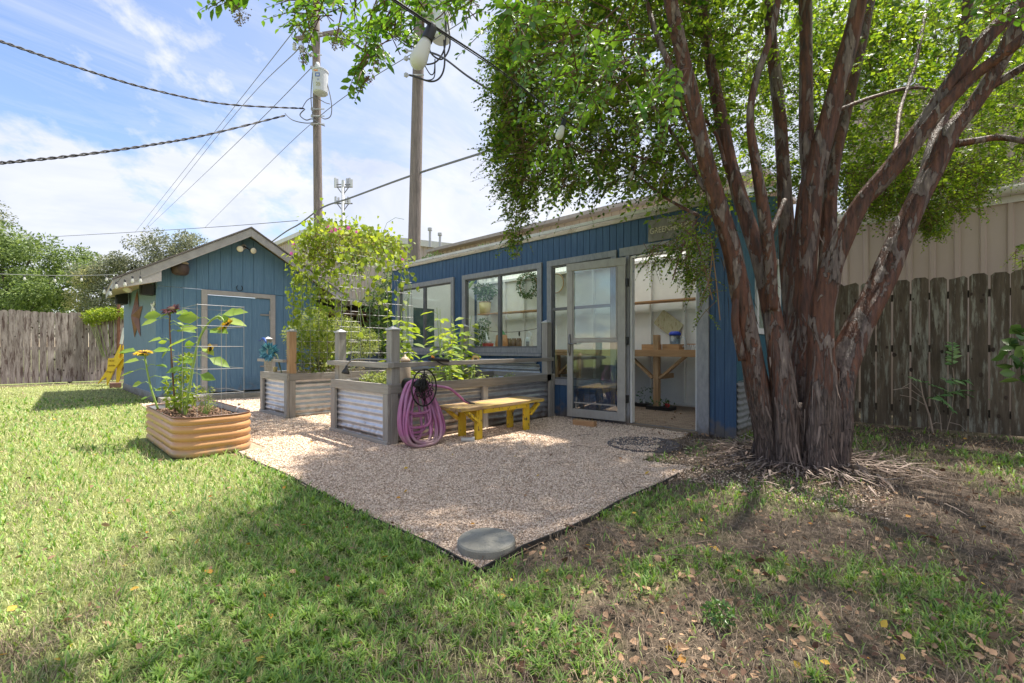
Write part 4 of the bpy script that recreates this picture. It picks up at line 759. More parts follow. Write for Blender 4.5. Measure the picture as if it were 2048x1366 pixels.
# cord lights inside
p0, p1 = put(945, 655, 6.9), put(1085, 655, 6.9); pts = [Vector(p0).lerp(Vector(p1), k_ / 10) + Vector((0, 0, -.10 * math.sin(math.pi * k_ / 10))) for k_ in range(11)]
q = thing('indoor_light_cord', 'black cord with a hanging bulb socket inside the greenhouse window', 'string light', pts[0]); MB().tube(pts, .006, 6).build('cord', M['cable'], q); MB().lathe([(.016, 0), (.02, -.05), (.012, -.1)], pts[7], n=10).build('socket', M['cable'], q)
ck = put(1112, 567, 7.64); q = thing('wall_clock', 'round pale wall clock with dark rim seen through the narrow window', 'clock', (7.64, ck[1], ck[2])); MB().lathe([(.20, 0), (.20, .02)], (7.65, ck[1], ck[2]), (-1, 0, 0), 28).build('clock_face', mat('clock_face', (.6, .6, .55), (.7, .7, .65), rough=.5), q); MB().tube([(7.635, ck[1] + .2 * math.cos(k_), ck[2] + .2 * math.sin(k_)) for k_ in np.linspace(0, 6.283, 25)], .012, 6).build('rim', M['natwood'], q)
# ------------------------------------------------------------------ raised beds
def cap_post(parent, x, y, z0, z1, m_, w_=.09):
    h = w_ / 2; p = MB().box(x - h, x + h, y - h, y + h, z0, z1).build('post', m_, parent, bevel=.004)
    c = h + .008; mb = MB().box(x - c, x + c, y - c, y + c, z1 + .001, z1 + .014); mb.add([(x - c, y - c, z1 + .014), (x + c, y - c, z1 + .014), (x + c, y + c, z1 + .014), (x - c, y + c, z1 + .014), (x, y, z1 + .048)], [(0, 1, 4), (1, 2, 4), (2, 3, 4), (3, 0, 4)])
    mb.build('post_cap', mat('cap_metal', (.42, .42, .42), (.52, .52, .52), rough=.5, metal=.5), p); return p
def bed(name, label, x0, x1, y0, y1, h, stiles, extra=True):
    q = thing(name, label, 'planter', ((x0 + x1) / 2, (y0 + y1) / 2, 0), 'raised beds of grey timber and corrugated steel')
    tr_ = .085
    for (yy, s_) in ((y0, 1), (y1, -1)):
        MB().box(x0 + .01, x1, min(yy, yy + s_ * .04), max(yy, yy + s_ * .04), h - .10, h).build('top_rail', M['bedwoodX'], q, bevel=.005)
        xs = [x0 + .01] + list(stiles) + [x1 - .09]
        for xx in xs: MB().box(xx, xx + .085, min(yy, yy + s_ * .038), max(yy, yy + s_ * .038), .0, h - .10).build('stile', M['bedwoodZ'], q, bevel=.005)
        mb = MB(); mb.corr((x0 + .05, yy + s_ * .055, .01), (x1 - x0 - .1, 0, 0), (0, 0, h - .1), .074, .011, 'v'); mb.build('steel_panel', M['galv'], q, smooth=True)
    for (xx, s_) in ((x0, 1), (x1, -1)):
        if s_ < 0 and not extra: continue
        MB().box(min(xx - s_ * .03, xx + s_ * .008), max(xx - s_ * .03, xx + s_ * .008), y0 - .0, y1 + .0, h - .10, h + .002).build('top_rail', M['bedwoodY'], q, bevel=.005)
        for yy in (y0 + .002, y1 - .10): MB().box(min(xx - s_ * .03, xx + s_ * .008), max(xx - s_ * .03, xx + s_ * .008), yy, yy + .098, .03, h - .101).build('stile', M['bedwoodZ'], q, bevel=.005)
        MB().box(min(xx - s_ * .045, xx + s_ * .004), max(xx - s_ * .045, xx + s_ * .004), y0, y1, .0, .045).build('base_board', M['bedwoodY'], q, bevel=.005)
        mb = MB(); mb.corr((xx + s_ * .022, y0 + .05, .03), (0, y1 - y0 - .1, 0), (0, 0, h - .11), .074, .011, 'v'); mb.build('steel_panel', mat('galvanised_lit', (.55, .57, .62), (.72, .73, .77), 6, (1, 1, 1.5), .40, .1, 30, metal=.55, c3=(.34, .25, .16), s3=4, t3=(.62, .74), dirt=(.25, (.28, .21, .15))), q, smooth=True)  # end panels in lighter steel: the brighter light on them is put into the colour
    mb = MB(); mb.sheet((x0 + .06, y0 + .07, h - .12), (x1 - x0 - .12, 0, 0), (0, y1 - y0 - .14, 0), lambda a, b: .03 * float(vnoise(np.array(a * 20), np.array(b * 12))), 40, 20); mb.build('soil', M['soil'], q, smooth=True)
    return q
B1 = (2.56, 5.28, 4.10, 5.38, .63)
bd1 = bed('raised_bed', 'near raised bed with the hose reel, bench and four capped posts', *B1, [3.87])
cap_post(bd1, B1[0] + .07, B1[2] + .06, B1[4] - .1, 1.19, M['bedwoodZ'], .10); cap_post(bd1, B1[0] + .07, B1[3] - .06, B1[4] - .1, 1.19, M['bedwoodZ'], .10)
cap_post(bd1, 5.18, B1[2] + .05, B1[4] - .1, 1.37, M['bedwoodZ'], .10); cap_post(bd1, 5.16, 5.95, .0, 1.37, M['bedwoodZ'], .10)
MB().box(B1[0] - .055, B1[0] + .02, B1[2] - .04, B1[3] + .04, .80, .855).build('hand_rail', M['bedwoodY'], bd1, bevel=.005)
MB().bar((B1[0] + .0, B1[2] - .012, .828), (5.25, B1[2] - .012, .845), .04, .052).build('hand_rail', M['bedwoodX'], bd1, bevel=.005)
B2 = (2.56, 5.2, 6.73, 7.80, .64)
bd2 = bed('raised_bed', 'rear raised bed by the shed with one bare pine post', *B2, [3.9])
cap_post(bd2, B2[0] + .06, B2[2] + .06, B2[4] - .1, 1.24, M['natwood'], .10); cap_post(bd2, B2[0] + .06, B2[3] - .08, B2[4] - .1, 1.14, M['bedwoodY'], .09)
MB().box(B2[0] - .055, B2[0] - .0, B2[2] + .08, B2[3] + .05, .80, .84).build('hand_rail', M['bedwoodY'], bd2, bevel=.005)
bd3 = bed('raised_bed', 'small low raised bed tucked between the post and greenhouse wall', 3.75, 5.08, 5.62, 6.3, .66, [])
MB().box(4.9, 5.28, 6.0, 6.05, 0, .6).build('link_board', M['bedwoodX'], bd3)
# arch trellis
AY0, AY1, AX0, AX1 = 5.32, 6.80, 2.64, 3.66
def archpt(s, x):     # s 0..1 from near leg up and over to far leg
    L1 = 1.15; R = (AY1 - AY0) / 2; tot = 2 * L1 + math.pi * R * 1.12; d = s * tot; yc = (AY0 + AY1) / 2
    if d < L1: return np.array([x, AY0, d + .52])
    if d > tot - L1: return np.array([x, AY1, tot - d + .52])
    th = (d - L1) / (tot - 2 * L1) * math.pi; return np.array([x, yc - R * math.cos(th), L1 + .52 + R * 1.14 * math.sin(th)])
tr_ = thing('arch_trellis', 'galvanised wire arch trellis spanning the two raised beds', 'trellis', ((AX0 + AX1) / 2, (AY0 + AY1) / 2, 0))
mb = MB()
for xx in np.linspace(AX0, AX1, 9): mb.tube([archpt(s_, xx) for s_ in np.linspace(0, 1, 44)], .0032, 4)
mb.build('hoop_wires', M['wire'], tr_); mb = MB()
for s_ in np.linspace(.02, .98, 30): a = archpt(s_, AX0 - .02); b = archpt(s_, AX1 + .02); mb.tube([a, b], .003, 4)
mb.build('cross_wires', M['wire'], tr_)
# vine
vn = thing('vine', 'yellow-green climbing vine with pink flowers sprawling over the arch', 'vine', (AX0 + .2, AY1, .5)); n = 3000
s_ = np.concatenate([RN.normal(.52, .13, int(n * .68)), RN.uniform(.42, .98, n - int(n * .68))]); s_ = np.clip(s_, .15, .97); xx = np.where(s_ > .68, AX0 + RN.random(n) ** 1.5 * .85, AX0 - .08 + (AX1 - AX0 + .16) * RN.random(n))
pp_ = np.array([archpt(a, b) for a, b in zip(s_, xx)]); out_ = pp_ - np.array([0, (AY0 + AY1) / 2, 1.6]) * np.array([0, 1, 1]); out_[:, 0] = 0; out_ = unit(out_)
pp_ = pp_ + out_ * (np.abs(RN.normal(0, .07, n)) * np.where(np.abs(s_ - .5) < .2, 1.9, 1.2))[:, None] + RN.normal(0, .03, (n, 3))
sz = RN.uniform(.03, .078, n); dd = RN.normal(0, .6, (n, 3)) + np.array([0, 0, -.9]); nn_ = out_ + RN.normal(0, .5, (n, 3)) + np.array([-.4, -.3, .2])
V, F = leaves(pp_, dd, nn_, sz, np.full(n, .9), THEART); build('foliage', V, F, LEAF['vine'], vn)
k = (np.abs(s_ - .5) < .17); n3_ = 2600; b3 = RN.uniform(.34, .66, n3_); x3 = AX0 + (AX1 - AX0) * RN.random(n3_); p3 = np.array([archpt(a, b) for a, b in zip(b3, x3)]) + RN.normal(0, .05, (n3_, 3)) + np.array([0, 0, .05])
V, F = leaves(p3, rnd_dir(n3_), rnd_dir(n3_, .5), RN.uniform(.025, .07, n3_), np.full(n3_, .35), TSM); build('dry_foliage', V, F, LEAF['vineD'], vn)
mb = MB()
for i in range(46):
    a = random.uniform(.35, .98); x_ = random.uniform(AX0, AX1 if a < .7 else AX0 + .6); pts = []
    for k_ in range(9): a2 = a - .035 * k_; q_ = archpt(max(a2, .05), x_ + .05 * math.sin(k_ + i)); pts.append(q_ + np.array([random.uniform(-.03, .03), random.uniform(-.03, .03), random.uniform(-.02, .03)]))
    mb.tube(pts, .0028, 4)
top_ = archpt(.47, AX0 + .95)
mb.tube([top_, top_ + np.array([0, 0, .22]), top_ + np.array([.03, -.04, .34]), top_ + np.array([.12, -.12, .42]), top_ + np.array([.22, -.2, .40])], .003, 4)
mb.build('tendrils', M['stem'], vn)
mb = MB()
for (px_, py_, r_) in ((668, 462, .05), (655, 452, .03), (697, 456, .03), (680, 458, .02), (588, 490, .03), (583, 507, .028), (713, 464, .022), (805, 519, .02), (660, 468, .03)):
    c = P(px_, py_, 5.75 if px_ > 600 else 6.3); r_ *= .95
    for k_ in range(6):
        a = k_ * math.pi / 3; dq = lambda q_: RT * math.cos(q_) + np.array([0, 0, math.sin(q_)]) - FW * .2; d = dq(a); d2 = dq(a + .52); d0 = dq(a - .52); mb.add([c, c + d0 * r_ * .8, c + d * r_, c + d2 * r_ * .8], [(0, 1, 2, 3)])
mb.build('flowers', M['pink'], vn)
# plants in the beds
def stems_plant(name, label, cat, base, hts, leafsize, nleaf, m_, spread=.2, tpl=TLEAF, wid=.5, group=None, smat=None, lean=.15):
    q = thing(name, label, cat, base, group); mb = MB(); pos, dirs, sz = [], [], []
    for h in hts:
        b = np.array(base) + np.array([random.uniform(-1, 1) * spread * .4, random.uniform(-1, 1) * spread * .4, 0]); e = b + np.array([random.gauss(0, lean) * h, random.gauss(0, lean) * h, h]); pts = catmull([b, (b + e) / 2 + np.array([random.uniform(-.04, .04), random.uniform(-.04, .04), 0]), e], 5)
        mb.tube(pts, [.008 - .005 * i / (len(pts) - 1) for i in range(len(pts))], 5)
        for k_ in range(nleaf):
            t_ = .15 + .85 * k_ / nleaf; c = pts[min(int(t_ * (len(pts) - 1)), len(pts) - 1)]; a = k_ * 2.4 + random.random(); d = np.array([math.cos(a), math.sin(a), .25]); stl = leafsize * random.uniform(.3, .9); p_ = c + d * stl; mb.tube([c, p_], .0022, 3)
            pos.append(p_); dirs.append(d + np.array([0, 0, -.5])); sz.append(leafsize * random.uniform(.6, 1.2))
    mb.build('stem', smat or M['stem'], q); n_ = len(pos); V, F = leaves(np.array(pos), np.array(dirs), np.array([0, 0, 1.0]) + RN.normal(0, .3, (n_, 3)), np.array(sz), np.full(n_, wid), tpl); build('foliage', V, F, m_, q); return q
foliage_thing('tomato_plant', 'tall feathery pale green herb filling the rear bed under the arch', 'plant', [(2.95, 7.05, .95), (3.15, 7.1, 1.2), (3.4, 7.2, 1.05), (3.1, 7.2, 1.45), (3.6, 7.2, 1.3), (2.9, 7.2, 1.2), (3.9, 7.2, 1.1)], [.28, .3, .32, .25, .3, .25, .35], 11000, .038, LEAF['herb'], base=(3.2, 7.1, .53), wid=.4)
foliage_thing('dry_plant', 'low browning herb along the front edge of the rear bed', 'plant', [(2.85, 6.9, .70), (3.1, 6.88, .74), (3.4, 6.9, .70), (3.7, 6.9, .72)], [.13, .15, .13, .14], 1300, .03, LEAF['vineD'], base=(3.2, 6.9, .53), wid=.4)
for i, (x_, y_, hs_, lab) in enumerate(((3.35, 5.1, (.85, .7, .95), 'leafy okra plant nearest the arch in the near raised bed'), (3.9, 4.95, (.75, 1.0), 'okra plant with broad lobed leaves in the middle of the near bed'), (4.35, 5.15, (.7, .95, .8), 'tall leafy plant before the leftmost greenhouse window'))):
    stems_plant('okra_plant', lab, 'plant', (x_, y_, .54), hs_ + hs_, .15, 15, LEAF['vine'], .3, wid=.55, group='leafy vegetables in the near raised bed')
stems_plant('curved_sunflower', 'bent pale-stemmed sunflower drooping over the near raised bed', 'plant', (3.62, 4.5, .54), (.68, .6, .5), .11, 11, LEAF['sunf'], .15)
stems_plant('seedling_plant', 'small fresh green seedling right of the bent sunflower', 'plant', (4.15, 4.6, .54), (.36, .3), .075, 14, LEAF['herb'], .1)
foliage_thing('creeping_plant', 'low pale creeping plant beside the near bed left post', 'plant', [(2.9, 4.75, .60), (3.1, 4.9, .62), (3.15, 4.6, .6), (2.85, 5.0, .62)], [.14, .16, .12, .13], 1700, .032, LEAF['herb'], base=(3, 4.8, .53))
foliage_thing('bed_greens', 'low green sprouts at the right end of the near bed', 'plant', [(4.2, 4.45, .57), (4.5, 4.5, .56), (4.9, 4.6, .56), (3.3, 4.4, .60)], [.1, .09, .1, .1], 500, .03, LEAF['herb'], base=(4.5, 4.5, .53))
# peacock ornament
pk = np.array([B2[0] - .028, 7.30, .84]); q = thing('peacock_ornament', 'blue metal peacock ornament perched on the rear bed rail', 'ornament', pk)
nk = onX(530, 680, pk[0]); 
MB().tube(catmull([(pk[0], 7.62, .86), (pk[0], 7.68, .94), (pk[0], 7.60, 1.02), (pk[0], 7.56, 1.10), (pk[0], 7.64, 1.15), (pk[0], 7.76, 1.135), (pk[0], 7.90, 1.12)], 4), [.03, .03, .028, .026, .024, .022, .02, .018, .017, .016, .016, .016, .016, .017, .018, .020, .022, .024, .022, .018, .014, .010, .007, .004, .002][:25], 8).build('neck', mat('metal_blue', (.015, .05, .22), (.03, .09, .32), rough=.5), q, smooth=True)
mb = MB(); cpk = np.array([pk[0] - .03, 7.28, .95])
mb.lathe([(.02, -.03), (.06, -.02), (.075, .0), (.05, .02)], cpk, (-1, 0, 0), 12); mb.build('body', mat('teal_body', (.02, .12, .16), (.03, .2, .25), rough=.4), q)
an_ = RN.uniform(0, 6.283, 260); dn_ = unit(np.outer(np.cos(an_), RT) + np.outer(np.sin(an_), [0, 0, 1.0]) - np.outer(RN.uniform(.0, .9, 260), FW)); V, F = leaves(cpk + dn_ * .05, dn_ + RN.normal(0, .1, (260, 3)), np.tile(-FW, (260, 1)) + RN.normal(0, .2, (260, 3)), RN.uniform(.06, .12, 260), np.full(260, .22), TSM); build('feathers', V, F, mat('teal_feather', (.01, .12, .22), (.25, .60, .68), rough=.35, island=1.0, metal=.2), q)
mb = MB()
for a in (-.03, .03): mb.tube([(pk[0], 7.27 + a, .842), (pk[0], 7.27 + a, .90)], .004, 5)
mb.tube([(pk[0], 7.2, .93), (pk[0], 7.1, .90), (pk[0] + .02, 7.03, .72), (pk[0] + .03, 6.98, .62)], [.012, .014, .012, .006], 6); mb.build('tail', mat('tail_dark', (.05, .07, .04), (.12, .16, .08), rough=.6), q)
for (px_, py_) in ((514, 667), (518, 663)): pass
tag(MB().lathe([(.028, 0), (.034, .07), (.03, .075)], (2.62, 7.42, .643), n=12).build('small_pot', mat('cream_pot', (.55, .45, .22), (.6, .5, .28), rough=.7), smooth=True), 'tiny cream pot standing on the rear bed rim', 'pot')
# metal sunflower stake
sf = onY(951, 719, 4.35); q = thing('sunflower_stake', 'small painted metal sunflower on a thin stake in the near bed', 'ornament', (sf[0], 4.35, .55)); mb = MB()
for k_ in (-.012, .012): mb.tube([(sf[0] + k_, 4.35, .54), (sf[0] + k_ * .6, 4.35, sf[2])], .003, 5)
mb.build('stake', M['iron'], q)
nrm_s = np.array([-.5, -.85, 0]); ux = np.array([.85, -.5, 0]); uz = np.array([0, 0, 1.0]); ctr = np.array(sf) - np.array([0, .0, 0]); pos = []; dr_ = []
for k_ in range(18): a = k_ * 2 * math.pi / 18; d = ux * math.cos(a) + uz * math.sin(a); pos.append(ctr + d * .02); dr_.append(d)
V, F = leaves(np.array(pos), np.array(dr_), np.tile(nrm_s, (18, 1)), np.full(18, .045), np.full(18, .35), TSM); build('petals', V, F, mat('painted_petal', (.75, .35, .08), (.78, .62, .22), island=1.0, rough=.6), q)
MB().lathe([(.022, 0), (.018, .012)], ctr + nrm_s * .002, nrm_s, 14).build('disc', M['seed'], q)
# watering wand & nozzle & stone jar on the rail
q = thing('watering_wand', 'long grey watering wand with black shower head on the bed rail', 'garden tool', (2.53, 4.6, .86))
a = onX(752, 740, 2.50); MB().tube(catmull([(2.62, 4.2, .88), (2.50, 4.5, .885), (2.46, 4.72, .87), (2.45, 4.82, .80)], 5), .008, 8).build('wand', mat('wand_grey', (.25, .25, .25), rough=.3, metal=.7), q, smooth=True)
MB().lathe([(.012, 0), (.018, .03), (.042, .07), (.044, .09)], (2.45, 4.81, .81), (-.1, .15, -1), 14).build('shower_head', M['black'], q, smooth=True)
q = thing('hose_nozzle', 'black hose nozzle with orange trigger resting on the bed rail', 'garden tool', (3.1, 4.08, .86)); MB().tube([(3.02, 4.08, .885), (3.12, 4.05, .878), (3.24, 3.99, .862)], [.014, .022, .017], 8).build('barrel', M['black'], q, smooth=True)
MB().tube([(3.08, 4.06, .90), (3.05, 4.05, .915)], .013, 8).build('dial', mat('orange_plastic', (.8, .3, .03), rough=.4), q); MB().tube([(3.11, 4.04, .86), (3.17, 4.00, .82), (3.22, 3.98, .815)], .008, 6).build('lever', M['black'], q)
q = thing('jar_finial', 'brown stoneware jar with a domed lid behind the near corner post', 'jar', (2.95, 4.42, .55)); MB().lathe([(.05, 0), (.065, .08), (.06, .28), (.045, .30)], (2.95, 4.42, .55)).build('jar', mat('stoneware', (.30, .24, .18), (.4, .33, .26), rough=.5), q, smooth=True); MB().lathe([(.058, 0), (.06, .02), (.03, .05), (.012, .06), (.012, .08)], (2.95, 4.42, .851)).build('lid', mat('stone_lid', (.45, .33, .22), (.5, .38, .26), rough=.5), q, smooth=True)
# hose reel
rc = Vector((2.75, 4.0, .605)); RR = .185
q = thing('hose_reel', 'black cast-iron scrollwork hose hanger on the near bed', 'hose hanger', rc); mb = MB()
def circ(cx, cz, r, a0=0, a1=2 * math.pi, n_=24, dy=0): return [(rc.x + cx + r * math.cos(a), rc.y - .22 + dy, rc.z + cz + r * math.sin(a)) for a in np.linspace(a0, a1, n_)]
mb.tube([(rc.x + .150 * math.cos(a), rc.y - .22, rc.z + RR * math.sin(a)) for a in np.linspace(0, 2 * math.pi, 41)], .008, 6)
def spiral(cx, cz, r, a0, s_): return [(rc.x + cx + r * (1 - .75 * k_ / 20) * math.cos(a0 + s_ * k_ * .36), rc.y - .22, rc.z + cz + r * (1 - .75 * k_ / 20) * math.sin(a0 + s_ * k_ * .36)) for k_ in range(21)]
for s_ in (1, -1):
    for (cx, cz, r, a0) in ((.032, .075, .036, -1.2), (.075, .03, .034, -1.0), (.098, -.02, .026, 1.4), (.040, -.075, .036, 1.2), (.078, -.06, .032, 1.6), (.032, .0, .026, 2.2), (.018, .12, .02, -1.2)): mb.tube(spiral(s_ * cx, cz, r, a0 if s_ > 0 else math.pi - a0, s_), .0052, 5)
    mb.tube([(rc.x, rc.y - .22, rc.z - .14), (rc.x + s_ * .05, rc.y - .22, rc.z - .05), (rc.x + s_ * .03, rc.y - .22, rc.z + .05), (rc.x, rc.y - .22, rc.z + .15)], .005, 5)
mb.tube([(rc.x, rc.y - .22, rc.z - RR), (rc.x, rc.y - .22, rc.z + RR)], .006, 6); mb.build('scroll_plate', M['iron'], q, smooth=True)
MB().lathe([(.07, 0), (.065, .28)], (rc.x, 4.085, rc.z + .02), (0, -1, 0), 20).build('drum', M['iron'], q, smooth=True)
hq = thing('garden_hose', 'faded pink and lavender garden hose coiled on the iron hanger', 'hose', (rc.x, 3.9, 0)); mb = MB()
HR = .0145
for k_ in range(15):
    cx = rc.x + .01 + random.uniform(-.08, .08); wd = random.uniform(.20, .30) * (.75 if k_ % 4 == 0 else 1); zb = [.02, .03, .05, .14, .04, .02, .20, .03, .07, .30, .025, .10, .04, .34, .05][k_]; zt = rc.z + .07 - .012 * (k_ % 3); y_ = 3.98 - .018 * (k_ % 8); pts = []
    skew = random.uniform(-.05, .05)
    if zb > .12: wd *= .8
    for a in np.linspace(0, 2 * math.pi, 34):
        u_ = (1 - math.cos(a)) / 2; ww = wd * (math.sin(math.pi * min(u_, 1) ** .78)) ** .85 + .06 * (1 - u_) ; sx_ = 1 if math.sin(a) > 0 else -1
        fx = abs(math.sin(a)) ** .55 * sx_; pts.append((cx + (wd * (.30 + .70 * u_ ** .7)) * fx * (1 if u_ < .98 else 1) + skew * u_, y_ - .11 * u_ ** 2 * (1 if zb < .1 else .3), zt + (zb - zt) * u_))
    mb.tube(catmull(pts, 2), HR, 8)
mb.tube(catmull([(rc.x + .12, 3.92, .62), (3.15, 3.90, .57), (3.28, 3.88, .48), (3.36, 3.86, .41), (3.42, 3.84, .385)], 4), HR, 8); mb.build('coil', M['hose'], hq, smooth=True)
MB().tube([(3.34, 3.87, .43), (3.42, 3.84, .385), (3.47, 3.82, .372)], [.017, .016, .012], 8).build('hose_end', M['black'], hq)
# bench
bn = thing('bench', 'low wooden bench with chipped yellow legs and worn plank top', 'bench', (3.75, 3.8, 0)); BH = .375
for k_ in range(4): MB().box(3.08 + random.uniform(-.01, .01), 4.45, 3.60 + k_ * .105, 3.60 + k_ * .105 + .098, BH - .038, BH).build('seat_plank', M['benchtop'], bn, bevel=.005)
for xx, s_ in ((3.38, -1), (4.17, 1)):
    for yy in (3.66, 3.93): MB().box(xx - .045, xx + .045, yy - .02, yy + .02, .0, BH - .04).build('leg', M['yellowchip'], bn, bevel=.004)
    MB().box(xx - .02, xx + .02, 3.62, 3.98, BH - .10, BH - .039).build('cross_bar', M['yellowchip'], bn, bevel=.004)
    for yy in (3.634, 3.957): MB().bar((xx + s_ * .03, yy, .20), (xx + s_ * .19, yy, BH - .055), .028, .07, (0, 1, 0)).build('brace', M['yellowchip'], bn, bevel=.003)
MB().box(3.42, 4.13, 3.605, 3.63, BH - .085, BH - .039).build('apron', M['yellowchip'], bn, bevel=.004)
# little pvc pipe, door stop, step disc, rubber mat, edging
q = MB().tube([(3.17, 3.70, .03), (3.26, 3.62, .03)], .024, 14, cap=False); q.tube([(3.25, 3.63, .03), (3.275, 3.605, .03)], .03, 14, cap=False); tag(q.build('pvc_fitting', mat('pvc_grey', (.5, .5, .48), rough=.5), smooth=True), 'short grey plastic pipe fitting lying by the hose', 'pipe fitting')
tag(MB().box(0, .09, 0, .30, 0, .075).build('wood_block', M['natwoodY'], origin=(0, 0, 0), bevel=.004), 'offcut pine block wedged under the open storm door', 'wood block'); o = bpy.data.objects[ 'wood_block']; b_ = onZ(1171, 853); o.location = (b_[0] - .03, b_[1] - .14, .003); o.rotation_euler = (0, 0, .1)
tag(MB().box(0, .07, 0, .12, 0, .06).build('wood_block', M['natwoodY'], origin=(0, 0, 0), bevel=.004), 'smaller offcut behind the pine block at the storm door', 'wood block'); o = bpy.data.objects['wood_block.001']; o.location = (b_[0] + .06, b_[1] + .12, .003)
c = onZ(973, 1097, 0); tag(MB().lathe([(.143, 0), (.145, .008), (.145, .042), (.139, .050), (.0, .052)], (c[0], c[1], 0), n=48).build('stepping_stone', M['conc'], smooth=False), 'round grey concrete stepping stone at the gravel corner', 'stepping stone')
c = onZ(1288, 891, 0); q = thing('rubber_mat', 'round dark patterned rubber mat half buried in gravel by the doorway', 'mat', (c[0], c[1], 0)); MB().lathe([(.37, 0), (.37, .012), (.35, .016), (.0, .017)], (c[0], c[1], .004), n=48).build('mat_base', M['mat_rub'], q)
mb = MB()
for r_ in (.12, .2, .28, .345): mb.tube([(c[0] + r_ * math.cos(a), c[1] + r_ * math.sin(a), .022) for a in np.linspace(0, 6.283, 41)], .007, 5)
for k_ in range(16): a = k_ * math.pi / 8; mb.tube([(c[0] + .2 * math.cos(a), c[1] + .2 * math.sin(a), .021), (c[0] + .24 * math.cos(a + .2), c[1] + .24 * math.sin(a + .2), .022), (c[0] + .28 * math.cos(a), c[1] + .28 * math.sin(a), .021)], .006, 4)
mb.build('rib_pattern', M['mat_rub'], q)
mb = MB(); ex = [(GX0 - .004 + .014 * math.sin(k_ * 1.3), GY0 + k_ * .35, -.002 + .004 * math.sin(k_ * 2)) for k_ in range(11)]
for a, b in zip(ex[:-1], ex[1:]): mb.bar(a, b, .008, .04)
ex = [(GX0 + k_ * .3, GY0 + .012 * math.sin(k_ * 1.7), .001 + .005 * math.sin(k_ * 2)) for k_ in range(8)]
for a, b in zip(ex[:-1], ex[1:]): mb.bar(a, b, .008, .045)
tag(mb.build('lawn_edging', M['edging']), 'thin black edging strip between the gravel and the grass', 'edging')
# ------------------------------------------------------------------ gold planter
PX0, PX1, PY0, PY1, PH, PR = .90, 1.57, 4.93, 6.50, .365, .20
def rrect(ins, n_=8):
    out = []; x0, x1, y0, y1, r = PX0 + ins, PX1 - ins, PY0 + ins, PY1 - ins, max(PR - ins, .03)
    for cx, cy, a0 in ((x1 - r, y1 - r, 0), (x0 + r, y1 - r, math.pi / 2), (x0 + r, y0 + r, math.pi), (x1 - r, y0 + r, 1.5 * math.pi)):
        for k_ in range(n_ + 1): a = a0 + k_ / n_ * math.pi / 2; out.append((cx + r * math.cos(a), cy + r * math.sin(a)))
    return out
pl = thing('metal_planter', 'tan ribbed metal garden planter with rounded corners on the lawn', 'planter', ((PX0 + PX1) / 2, (PY0 + PY1) / 2, 0))
def loft(rings):
    mb = MB(); n_ = len(rings[0]); 
    for r in rings: mb.v += [tuple(p) for p in r]
    for i in range(len(rings) - 1):
        for k_ in range(n_): mb.f.append((i * n_ + k_, i * n_ + (k_ + 1) % n_, (i + 1) * n_ + (k_ + 1) % n_, (i + 1) * n_ + k_))
    return mb
rings = []
for i in range(61):
    z = PH * i / 60; ph = i / 60 * 5; ins = .018 - .022 * abs(math.sin(math.pi * ph)) ** .8; rings.append([(a, b, z) for a, b in rrect(ins + .004)])
loft(rings).build('shell', M['gold'], pl, smooth=True)
loft([[(a, b, PH + .002) for a, b in rrect(.018)], [(a, b, PH - .10) for a, b in rrect(.022)]]).build('liner', M['liner'], pl, smooth=True)
MB().tube([(a, b, PH + .003) for a, b in rrect(.012)] + [(rrect(.012)[0][0], rrect(.012)[0][1], PH + .003)], .007, 6).build('rim', mat('rim_brown', (.16, .08, .05), rough=.4), pl, smooth=True)
mb = MB(); rs = rrect(.021); mb.v = [(a, b, PH - .055) for a, b in rs]; mb.f = [tuple(range(len(rs)))]; mb.build('soil', M['soil'], pl)
n_ = 1500; xx = RN.uniform(PX0 + .06, PX1 - .06, n_); yy = RN.uniform(PY0 + .06, PY1 - .06, n_); V, F = leaves(np.stack([xx, yy, PH - .05 + RN.random(n_) * .015], -1), RN.normal(size=(n_, 3)) * np.array([1, 1, .3]), rnd_dir(n_, 1.5), RN.uniform(.015, .04, n_), np.full(n_, .45), TSM); tg = build('mulch', V, F, mat('bark_mulch', (.10, .05, .03), (.36, .23, .15), island=1.0, rough=.9), pl)
mb = MB()
for (bx, by) in ((PX0 + .45, PY0 - .003), (PX0 - .003, 5.4), (PX0 - .003, 5.9)):
    for i in range(6): z = .03 + i * PH / 5 * .97; mb.lathe([(.006, 0), (.005, .006)], (bx, by + (0.016 if by > 5 or 1 else 0) * (0 if bx < PX0 else 1), z), (0, -1, 0) if by < PY0 else (-1, 0, 0), 8)
mb.build('rivets', M['wirerust'], pl)
# wire tier cage (rectangular shelves)
cg = thing('wire_cage', 'stacked rectangular wire plant supports standing in the planter', 'plant support', (1.3, 5.6, .3)); mb = MB()
cx0, cx1, cy0, cy1 = 1.12, 1.52, 5.15, 5.75
for z in (.56, .80, 1.02, 1.22, 1.42):
    mb.tube([(cx0, cy0, z), (cx1, cy0, z), (cx1, cy1, z), (cx0, cy1, z), (cx0, cy0, z)], .0032, 5)
mb.build('tier', M['wire'], cg); mb = MB()
for (a, b) in ((cx0, cy0), (cx1, cy0), (cx1, cy1), (cx0, cy1), ((cx0 + cx1) / 2, cy0), ((cx0 + cx1) / 2, cy1)): mb.tube([(a, b, .30), (a, b, 1.43)], .0022, 4)
mb.build('uprights', M['wirerust'], cg)
cg2 = thing('wire_grid', 'small leaning wire grid panel among the sunflowers', 'plant support', (1.1, 6.2, .3)); mb = MB()
for k_ in range(7): mb.tube([(1.12 + k_ * .035, 6.15 - k_ * .03, .31), (1.12 + k_ * .035, 6.15 - k_ * .03, .96)], .0022, 4)
for z in (.36, .56, .76, .94): mb.tube([(1.10, 6.17, z - .03), (1.36, 5.95, z + .03)], .003, 4)
mb.build('grid_wires', M['wire'], cg2)
